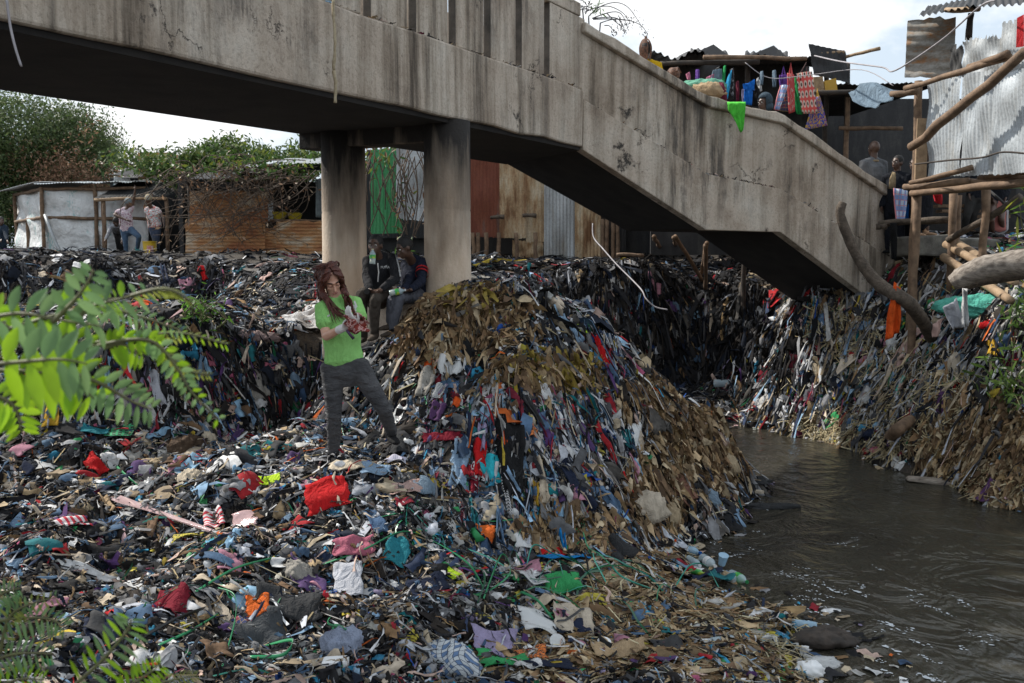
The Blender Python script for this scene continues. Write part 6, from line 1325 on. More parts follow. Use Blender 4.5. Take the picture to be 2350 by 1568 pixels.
def keep_main(x,y,z,u,v):
    plateau = (y > 19.5) & (z > 2.6)
    return (rng.random(len(x)) < np.minimum(1,(6.0/np.maximum(y,4.5))**1.25)) & no_foot(x,y) & (z > .03) & ~(plateau & (rng.random(len(x)) > .12)) & ~((normal(x,y,.3)[:,2] < .75) & (vnoise(x+z*.7,y+z*.9,.5,9) > .17) & (rng.random(len(x)) > .25)) & ~((x > 4.6) & (z > 2.25) & (rng.random(len(x)) > .2))
pts = sample_ground(74000, (-10,10), (4.2,23), keep_main)
nrm = normal(pts[:,0], pts[:,1]); nsm = normal(pts[:,0], pts[:,1], .3); u_, v_ = proj(pts); N = len(pts)
steep = (nsm[:,2] < .74); r_ = rng.random(N)
hk = blobs(u_,v_,HUSKB)*(pts[:,1] < 13)*.85; hr = blobs(u_,v_,HUSKR)*.8; sh = blobs(u_,v_,SHORE)*(pts[:,1] < 9.5)*.6; co = blobs(u_,v_,COLOR)*(pts[:,1] < 13); br = blobs(u_,v_,BRIGHT)
rightb = (pts[:,0] > 3.6) & (pts[:,1] > 9.5)
is_husk = r_ < np.maximum(np.maximum(hk, hr), sh)
far = pts[:,1] > 13.2
col = palette(N, (46,18,15,8,9,6,3))
q = (rng.random(N) < co) ; col[q] = palette(q.sum(), (26,14,20,8,16,18,3))
q = (rng.random(N) < br*.75); col[q] = palette(q.sum(), (24,21,27,13,9,9,2))
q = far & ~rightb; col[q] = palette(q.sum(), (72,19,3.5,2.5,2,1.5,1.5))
q = rightb; col[q] = palette(q.sum(), (34,19,17,9,5,6,10))
q = steep & (pts[:,0] < -1.2) & (pts[:,1] < 13); col[q] = palette(q.sum(), (54,14,6,6,9,13,2))
q = (v_ > 500) & (u_ < 420) & ~is_husk; col[q] = palette(q.sum(), (56,17,9,9,6,4,6))
sz = np.exp(np.clip(rng.normal(0,.42,N),-1,.95))*(.085+.0075*np.maximum(pts[:,1]-6,0))
parts_r, parts_h = [], []
def settle(V, lim):
    """let every piece sag onto the heap: no vertex further than lim from it"""
    nz_ = np.maximum(normal(V[:,0], V[:,1], .15)[:,2], .25); d = (V[:,2]-H(V[:,0], V[:,1]))*nz_; V = V.copy()
    lim = lim*(1+.9*(nz_ < .75)); over = np.maximum(d-lim, 0); V[:,2] -= over*.75/nz_; return V
def grow(sel, tpls, s1, s2, s3, lift, down=None, tilt=.5, cc=None, lim=.07):
    n = nrm[sel]; t1, t2, nn = frames(n, None if down is None else down[sel], tilt)
    p = pts[sel]+n*rng.uniform(*lift,(len(sel),1))
    V, Q, C = place(tpls, p, t1, t2, nn, s1, s2, s3, col[sel] if cc is None else cc)
    return settle(V, lim), Q, C
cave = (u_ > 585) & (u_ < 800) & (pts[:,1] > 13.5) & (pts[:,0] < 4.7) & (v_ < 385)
col[cave] = palette(cave.sum(), (82,10,1.5,1,2,1.5,2))*.8  # dark hangings, darkened further to carry the shade under the stair
big = (rng.random(N) < .075) & (pts[:,1] < 12.5)
sz *= .78
w = np.where(~is_husk & ~steep)[0]; k = rng.random(len(w))
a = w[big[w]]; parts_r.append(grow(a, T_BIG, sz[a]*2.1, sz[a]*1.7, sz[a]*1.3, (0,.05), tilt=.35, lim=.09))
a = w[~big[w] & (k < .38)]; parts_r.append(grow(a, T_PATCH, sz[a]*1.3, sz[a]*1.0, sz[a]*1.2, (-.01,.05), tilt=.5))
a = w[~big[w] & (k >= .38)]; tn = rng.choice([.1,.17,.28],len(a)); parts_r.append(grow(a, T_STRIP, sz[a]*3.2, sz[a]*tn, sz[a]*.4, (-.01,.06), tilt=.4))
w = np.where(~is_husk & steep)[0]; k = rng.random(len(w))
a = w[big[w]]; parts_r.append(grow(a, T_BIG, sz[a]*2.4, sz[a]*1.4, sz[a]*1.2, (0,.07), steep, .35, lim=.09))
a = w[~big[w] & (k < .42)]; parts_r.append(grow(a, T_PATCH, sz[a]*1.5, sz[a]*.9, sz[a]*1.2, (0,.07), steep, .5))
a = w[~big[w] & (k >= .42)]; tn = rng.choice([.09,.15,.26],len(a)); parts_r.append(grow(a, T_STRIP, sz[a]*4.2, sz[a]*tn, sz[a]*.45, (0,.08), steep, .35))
main = (pts, nrm, sz, col)
def keep_fine(x,y,z,u,v): return (rng.random(len(x)) < np.minimum(1,(6/np.maximum(y,4.5))**2)) & no_foot(x,y) & (z > .02)
pts = sample_ground(15000, (-7,8), (4.4,13), keep_fine); nrm = normal(pts[:,0], pts[:,1]); n_f = len(pts); col = palette(n_f, (45,14,14,9,6,10,8)); fs = np.exp(rng.normal(0,.35,n_f))*.032; a = np.arange(n_f); h_ = n_f//2
parts_r.append(grow(a[:h_], T_PATCH, fs[:h_]*1.5, fs[:h_], fs[:h_]*1.2, (.03,.09), None, .6, lim=.11)); parts_r.append(grow(a[h_:], T_STRIP, fs[h_:]*5, fs[h_:]*.3, fs[h_:]*.7, (.03,.09), None, .5, lim=.11))
pts, nrm, sz, col = main
stuff('textile_scraps', parts_r, 'rags')
a = np.where(is_husk)[0]; hc = np.array(HSK)[rng.integers(0,len(HSK),len(a))]*rng.uniform(.7,1.25,(len(a),1))
parts_h.append(grow(a, T_HUSK, sz[a]*2.3, sz[a]*.42, sz[a]*.7, (0,.06), steep, .75, hc))
def keep_husk(x,y,z,u,v):
    m = np.maximum(np.maximum(blobs(u,v,HUSKB)*(y < 13), blobs(u,v,HUSKR)), blobs(u,v,SHORE)*(y < 9.5)*.8)
    return (rng.random(len(x)) < m) & no_foot(x,y) & (z > .02)
p0, n0, s0_ = pts, nrm, sz
pts = sample_ground(21000, (-2,9), (5,13.5), keep_husk); nrm = normal(pts[:,0], pts[:,1]); N2_ = len(pts); sz = np.exp(rng.normal(0,.4,N2_))*.075
st2 = normal(pts[:,0], pts[:,1], .3)[:,2] < .74; a = np.arange(N2_); u2, v2 = proj(pts)
yel = blobs(u2, v2, [(560,372,60,14),(575,395,40,14),(470,305,30,12)]) > .3
hc = np.array(HSK)[rng.integers(0,len(HSK),N2_)]*rng.uniform(.7,1.3,(N2_,1)); hc[yel & (rng.random(N2_) < .4)] = (.3,.22,.045)
parts_h.append(grow(a, T_HUSK, sz*2.3, sz*.42, sz*.75, (.01,.09), st2, .8, hc))
stuff('dry_husks', parts_h, 'husks')
# straw and splinters of wood
def keep_straw(x,y,z,u,v):
    m = np.maximum(blobs(u,v,[(850,330,45,28),(868,345,35,34),(840,430,60,18),(875,445,50,16),(985,490,60,22),(930,400,60,50)]), blobs(u,v,SHORE)*(y < 9.5)*.45)
    return (rng.random(len(x)) < np.maximum(m,.012))
pts = sample_ground(6200, (-5,9), (5,17), keep_straw); nrm = normal(pts[:,0], pts[:,1]); N3_ = len(pts); L_ = np.exp(rng.normal(0,.4,N3_))
cc = np.array(STR)[rng.integers(0,3,N3_)]*rng.uniform(.5,1.1,(N3_,1)); a = np.arange(N3_)
stuff('straw', [grow(a, T_STICK, .26*L_, np.full(N3_,.011), np.full(N3_,.05), (.02,.09), None, .45, cc)], 'husks')
# plastic scraps
def keep_pl(x,y,z,u,v): return (rng.random(len(x)) < np.maximum(np.maximum(blobs(u,v,SHORE)*(y < 9.5), blobs(u,v,[(860,400,70,50),(850,300,70,20),(950,340,70,40),(500,560,120,60)])), .12)*np.minimum(1,(6/np.maximum(y,4.5)))) & no_foot(x,y)
pts = sample_ground(4200, (-8,9), (4.6,18), keep_pl); nrm = normal(pts[:,0], pts[:,1]); N4_ = len(pts); L_ = np.exp(rng.normal(0,.45,N4_))*.055
cc = np.array([(.62,.62,.6),(.5,.5,.48),(.7,.7,.7),(.05,.3,.5),(.5,.42,.05),(.05,.35,.12),(.5,.48,.42),(.3,.3,.3)])[rng.integers(0,8,N4_)]*rng.uniform(.6,1,(N4_,1)); a = np.arange(N4_)
stuff('plastic_scraps', [grow(a, T_PATCH, L_*1.5, L_, L_*1.0, (.02,.07), None, .6, cc)], 'bits')

# plastic strapping: thin green and black bands
GRN = [(.02,.17,.07),(.03,.24,.11),(.02,.2,.15),(.05,.33,.24),(.012,.012,.013),(.02,.1,.05)]
def ribbon_mesh(path, width, up=None, flip=0):
    V, n = [], len(path)
    for i, p in enumerate(path):
        t = (path[min(i+1,n-1)]-path[max(i-1,0)]).normalized(); a = t.cross(Vector((0,0,1)))
        a = a.normalized() if a.length > 1e-5 else Vector((1,0,0)); b = t.cross(a); th = flip+i*.12
        w = (a*math.cos(th)+b*math.sin(th))*width/2; V += [p-w, p+w]
    return V, [(2*i,2*i+1,2*i+3,2*i+2) for i in range(n-1)]
def strap_path(c, L, ang, arch, drop=0, n=12, wob=.1):
    d = Vector((math.cos(ang), math.sin(ang), 0)); s = Vector((-d.y,d.x,0)); out = []; ph = random.random()*6
    for i in range(n):
        t = i/(n-1)-.5; x = c.x+d.x*t*L+s.x*wob*L*math.sin(4*t+ph); y = c.y+d.y*t*L+s.y*wob*L*math.sin(4*t+ph)
        out.append(Vector((x, y, max(gz(x,y), 0)+.03+arch*(.25-t*t)*4)))
    return out
sb = MB()
for (u,v,ru,rv,n,lmin,lmax,ar) in ((560,590,110,40,60,.3,1.1,.12),(560,545,120,40,30,.3,.9,.08),(250,580,200,80,30,.3,.9,.08),(560,430,90,70,50,.3,.9,.04),(870,360,70,60,170,.3,.9,.06),(950,370,60,50,110,.3,.8,.08),(280,290,30,25,40,.3,1.0,.05),(300,420,100,40,20,.3,.7,.05),(430,530,40,25,90,.3,.8,.08),(700,420,60,25,12,.3,.7,.04),(640,330,40,30,14,.3,.8,.03)):
    for _ in range(n):
        g = G(random.gauss(u,ru*.5), random.gauss(v,rv*.5)); 
        if g.z < .03: continue
        black = (u == 430) and random.random() < .85
        pth = strap_path(g, random.uniform(lmin,lmax), random.uniform(0,6.3), random.uniform(0,ar)); 
        V, Q = ribbon_mesh(pth, random.uniform(.008,.018), flip=random.uniform(-.6,.6))
        c = (.013,.014,.016) if black else random.choice(GRN); sb.add(V, Q, c)
o = sb.build('plastic_strapping', 'straps', smooth=True); o['kind'] = 'stuff'
# hanging bands and strips on the steep faces (curtains of rag)
hb = MB()
for (u0,u1,v0,v1,n,l0,l1,pal) in ((590,720,268,300,320,.3,1.2,0),(0,320,268,292,380,.2,.6,0),(0,330,346,375,430,.25,.75,1),(425,640,385,470,620,.3,.9,2),(770,1010,310,400,480,.25,.7,1),(480,650,460,520,260,.25,.6,2),(570,640,300,390,160,.3,.8,2),(255,320,278,292,120,.3,.8,1),(480,560,275,310,80,.2,.5,2)):
    for _ in range(n):
        g = G(random.uniform(u0,u1), random.uniform(v0,v1)); nm = Vector(normal(np.array([g.x]), np.array([g.y]), .25)[0])
        hz_ = Vector((nm.x,nm.y,0)); hz_ = hz_.normalized() if hz_.length > .01 else Vector((0,-1,0))
        L_h = random.uniform(l0,l1); wdt = random.choice((.008,.014,.022,.035,.05))*random.uniform(.8,1.2)*(1+.03*max(0,g.y-8)); cc = tuple(palette(1, ((70,15,4,4,3,2,3),(52,15,9,5,8,10,2),(28,15,21,5,18,12,2))[pal])[0]); pth = []
        q = g+nm*.05; x, y, z = q
        for i in range(7):
            pth.append(Vector((x,y,z))); st_ = L_h/6
            z -= st_*random.uniform(.75,1); x += random.gauss(0,.012); y += random.gauss(0,.012)
            hgt = gz(x,y)+.05; it = 0
            while z < hgt and it < 12:
                x += hz_.x*.03; y += hz_.y*.03; hgt = gz(x,y)+.05; it += 1
        V, Q = ribbon_mesh(pth, wdt, flip=random.uniform(0,.5)); 
        sd_ = Vector((-hz_.y,hz_.x,0)); V = []
        for i, p in enumerate(pth):
            w2 = wdt*(1+.3*math.sin(i*1.7+wdt*90)); V += [p-sd_*w2/2+hz_*.01, p+hz_*(.02*math.sin(i+wdt*50)), p+sd_*w2/2+hz_*.01]
        hb.add(V, [f for i in range(6) for f in ((3*i,3*i+1,3*i+4,3*i+3),(3*i+1,3*i+2,3*i+5,3*i+4))], cc)
o = hb.build('hanging_rags', 'rags', smooth=True); o['kind'] = 'stuff'

# foam on the river
fb = MB()
def foam_at(x, y, s):
    if gz(x,y) > -.03: return
    n = random.randint(5,8); a0 = random.random()*6; st = random.uniform(1,2.6); th = random.gauss(2.4,.5)
    pts_ = []
    for k in range(n):
        a = a0+k*6.283/n; r = s*random.uniform(.5,1); px = math.cos(a)*r*st; py = math.sin(a)*r
        pts_.append((x+px*math.cos(th)-py*math.sin(th), y+px*math.sin(th)+py*math.cos(th), .004+random.random()*.003))
    fb.add(pts_, [tuple(range(n))])
for (pa, pb, pc, n, sp) in (((690,545),(760,560),(850,590),240,14),((700,520),(800,535),(900,560),90,14),((745,600),(850,600),(960,660),300,22),((800,560),(900,590),(1000,650),260,20),((880,620),(960,660),(1000,683),240,18),((760,470),(800,520),(860,545),60,18),((770,440),(800,470),(830,500),20,10),((850,640),(900,665),(930,683),160,12)):
    for _ in range(n//26):
        t = random.random(); u0 = random.gauss(0,sp); v0 = random.gauss(0,sp*.6)
        for q in range(random.randint(4,16)):
            b1 = [(1-t)**2*a+2*t*(1-t)*b+t*t*c for a, b, c in zip(pa,pb,pc)]; t = min(1,t+random.uniform(.002,.02))
            u = b1[0]+u0+random.gauss(0,1.6); v = b1[1]+v0+random.gauss(0,1.0); d = ray(u,v); t2 = -CAMZ/d[2]; foam_at(d[0]*t2, d[1]*t2, random.uniform(.003,.011)*(1+1.2*(random.random() < .06)))
mat('foam', (.6,.63,.66), (.42,.45,.48), 30, .6, bs=.3)
o = fb.build('river_foam', 'foam'); o['kind'] = 'stuff'

# litter floating along the edges of the river
xs_ = rng.uniform(1,9,9000); ys_ = rng.uniform(5.5,18,9000); hz_ = H(xs_,ys_); ok = (hz_ < -.01) & (hz_ > -.16) & (rng.random(9000) < .55); pf = np.stack([xs_[ok],ys_[ok],np.full(ok.sum(),.012)],-1); nf = len(pf)
nn_ = np.tile(np.array([0,0,1.0]),(nf,1)); t1_, t2_, n2_ = frames(nn_, None, .12); sf = np.exp(rng.normal(0,.5,nf))*.045; cf = palette(nf, (35,14,16,10,3,8,20))
stuff('floating_litter', [place(T_PATCH, pf, t1_, t2_, n2_, sf*1.7, sf, sf*.35, cf)], 'rags')

# dirt and tufts caught on the ledges of the bridge
lp_ = []
for _ in range(150):
    k = rng.integers(0,3); t = rng.random(); A_, B_ = ST[k], ST[k+1]; p = A_.lerp(B_,t)+n2*.035
    if k > 0 or rng.random() < .3: lp_.append((p.x,p.y,lerp(zl[k],zl[k+1],t)+.012))
for _ in range(110):
    p = N2-d1*rng.uniform(0,8)+n1*.03; lp_.append((p.x,p.y,LED+.012))
lp_ = np.array(lp_); nl_ = len(lp_); t1_, t2_, n3_ = frames(np.tile(np.array([0,0,1.0]),(nl_,1)), None, .5); sl_ = np.minimum(np.exp(rng.normal(0,.5,nl_))*.028,.045)
stuff('ledge_litter', [place(T_STRIP, lp_, t1_, t2_, n3_, sl_*2.4, sl_*.4, sl_*.6, palette(nl_, (60,10,8,10,2,4,14)))], 'rags')
# ------------------------------------------------------------------ things lying on the heaps, one by one
def drape(fn, x, y, w, h, ang, m, label, cat='cloth', name='rag', amp=.03, hang=False, n=11, seed=None, lift=.02, solid=.004, freq=22, col=None, group=None):
    """cloth of w x h metres laid on the heap at a photo point; hang: it hangs down from there"""
    g = np.random.default_rng(seed if seed is not None else int(x*7+y*13)%9999); c = G(*fn(x,y)); nm = Vector(normal(np.array([c.x]), np.array([c.y]), .3)[0])
    if hang:
        dn = Vector((0,0,-1)); dn = (dn-nm*dn.dot(nm)); dn = dn.normalized() if dn.length > .2 else Vector((0,-1,0)); t2 = dn; t1 = nm.cross(t2).normalized()
        rt_ = Matrix.Rotation(ang, 3, nm); t1 = rt_ @ t1; t2 = rt_ @ t2
    else:
        t1 = Vector((math.cos(ang), math.sin(ang), 0)); t1 = (t1-nm*t1.dot(nm)).normalized(); t2 = nm.cross(t1)
    A_ = np.linspace(-.5,.5,n); B_ = np.linspace(0 if hang else -.5, 1 if hang else .5, n); a, b = np.meshgrid(A_, B_); a = a.ravel(); b = b.ravel()
    edge = .05*np.sin(9*b+g.random()*6)+.04*np.sin(17*b+g.random()*6); a = a*(1+edge+g.normal(0,.02,len(a))); b = b+.05*np.sin(7*a+g.random()*6)
    if hang: a = a*(.65+.35*np.abs(np.sin(2.2*b+g.random()*3)))
    p = np.array(c)[None]+np.outer(a*w, np.array(t1))+np.outer(b*h, np.array(t2)); nv = np.array(nm)
    for _ in range(3):
        hgt = np.maximum(H(p[:,0],p[:,1]),0); p = p+np.outer((hgt-p[:,2])*nm.z*.8, nv)
    f = np.zeros(len(a))
    for _ in range(4):
        d = g.normal(0,1,2); d /= np.linalg.norm(d); f += g.uniform(.3,1)*np.sin(freq*g.choice([.25,.4,.7,1.1])*(a*w*d[0]+b*h*d[1])/max(.25,min(w,h)*1.6)*.6+g.random()*6)
    if hang: f = .6*f+1.2*np.sin(a*9+g.random()*6+b)
    p = p+np.outer(lift+amp*(f*.6+.6), nv); mb = MB().grid([tuple(q) for q in p], n, n)
    if col is not None: mb.c = [col]*len(mb.v)
    o = mb.build(name, m, None, smooth=True, solid=solid); tag(o, label, cat, group); return o
for n_, c_ in (('bright_red',(.5,.012,.014)),('wine_fleece',(.17,.008,.02)),('cream_cloth',(.55,.47,.36)),('grey_felt',(.06,.065,.07)),('blue_fleece',(.28,.32,.42)),('orange_card',(.6,.12,.02)),('navy_cloth',(.012,.018,.04)),('teal_cloth',(.02,.18,.22)),('rose_cloth',(.4,.12,.17)),('azure_tarp',(.01,.2,.5)),('leaf_green',(.04,.3,.1)),('beige_sack',(.36,.28,.18)),('white_sack',(.5,.43,.34)),('grey_sack',(.3,.28,.25)),('light_denim',(.22,.32,.44)),('mid_denim',(.06,.11,.2)),('mustard',(.5,.3,.03)),('neon',(.45,.65,.03)),('net_orange',(.72,.1,.015)),('blush',(.5,.34,.3)),('grey_white',(.45,.46,.5)),('brown_tarp',(.2,.1,.07)),('charcoal',(.035,.036,.038)),('purple_rag',(.09,.04,.11)),('teal_sack',(.1,.42,.33)),('brown_fur',(.09,.06,.04)),('pink_stone',(.3,.22,.21)),('aqua',(.03,.42,.5))): mat_cloth(n_, c_)
fabric_pattern('plaid_blue', [(.1,.17,.3),(.45,.48,.5),(.05,.06,.09)], 11, 'plaid'); fabric_pattern('red_stripe', [(.5,.03,.05),(.65,.6,.6)], 5, 'stripe'); fabric_pattern('bw_stripe', [(.02,.02,.025),(.6,.6,.6)], 14, 'stripe'); fabric_pattern('yellow_print', [(.5,.42,.03),(.02,.02,.02),(.4,.35,.05)], 6, 'floral'); fabric_pattern('zigzag', [(.02,.02,.02),(.03,.3,.12),(.02,.02,.02)], 5, 'plaid'); fabric_pattern('lilac_check', [(.5,.48,.56),(.25,.24,.34),(.6,.6,.62)], 10, 'plaid'); fabric_pattern('purple_stripe', [(.06,.05,.13),(.45,.44,.5)], 12, 'stripe'); fabric_pattern('orange_print', [(.6,.16,.03),(.03,.02,.02),(.6,.2,.05)], 8, 'floral')
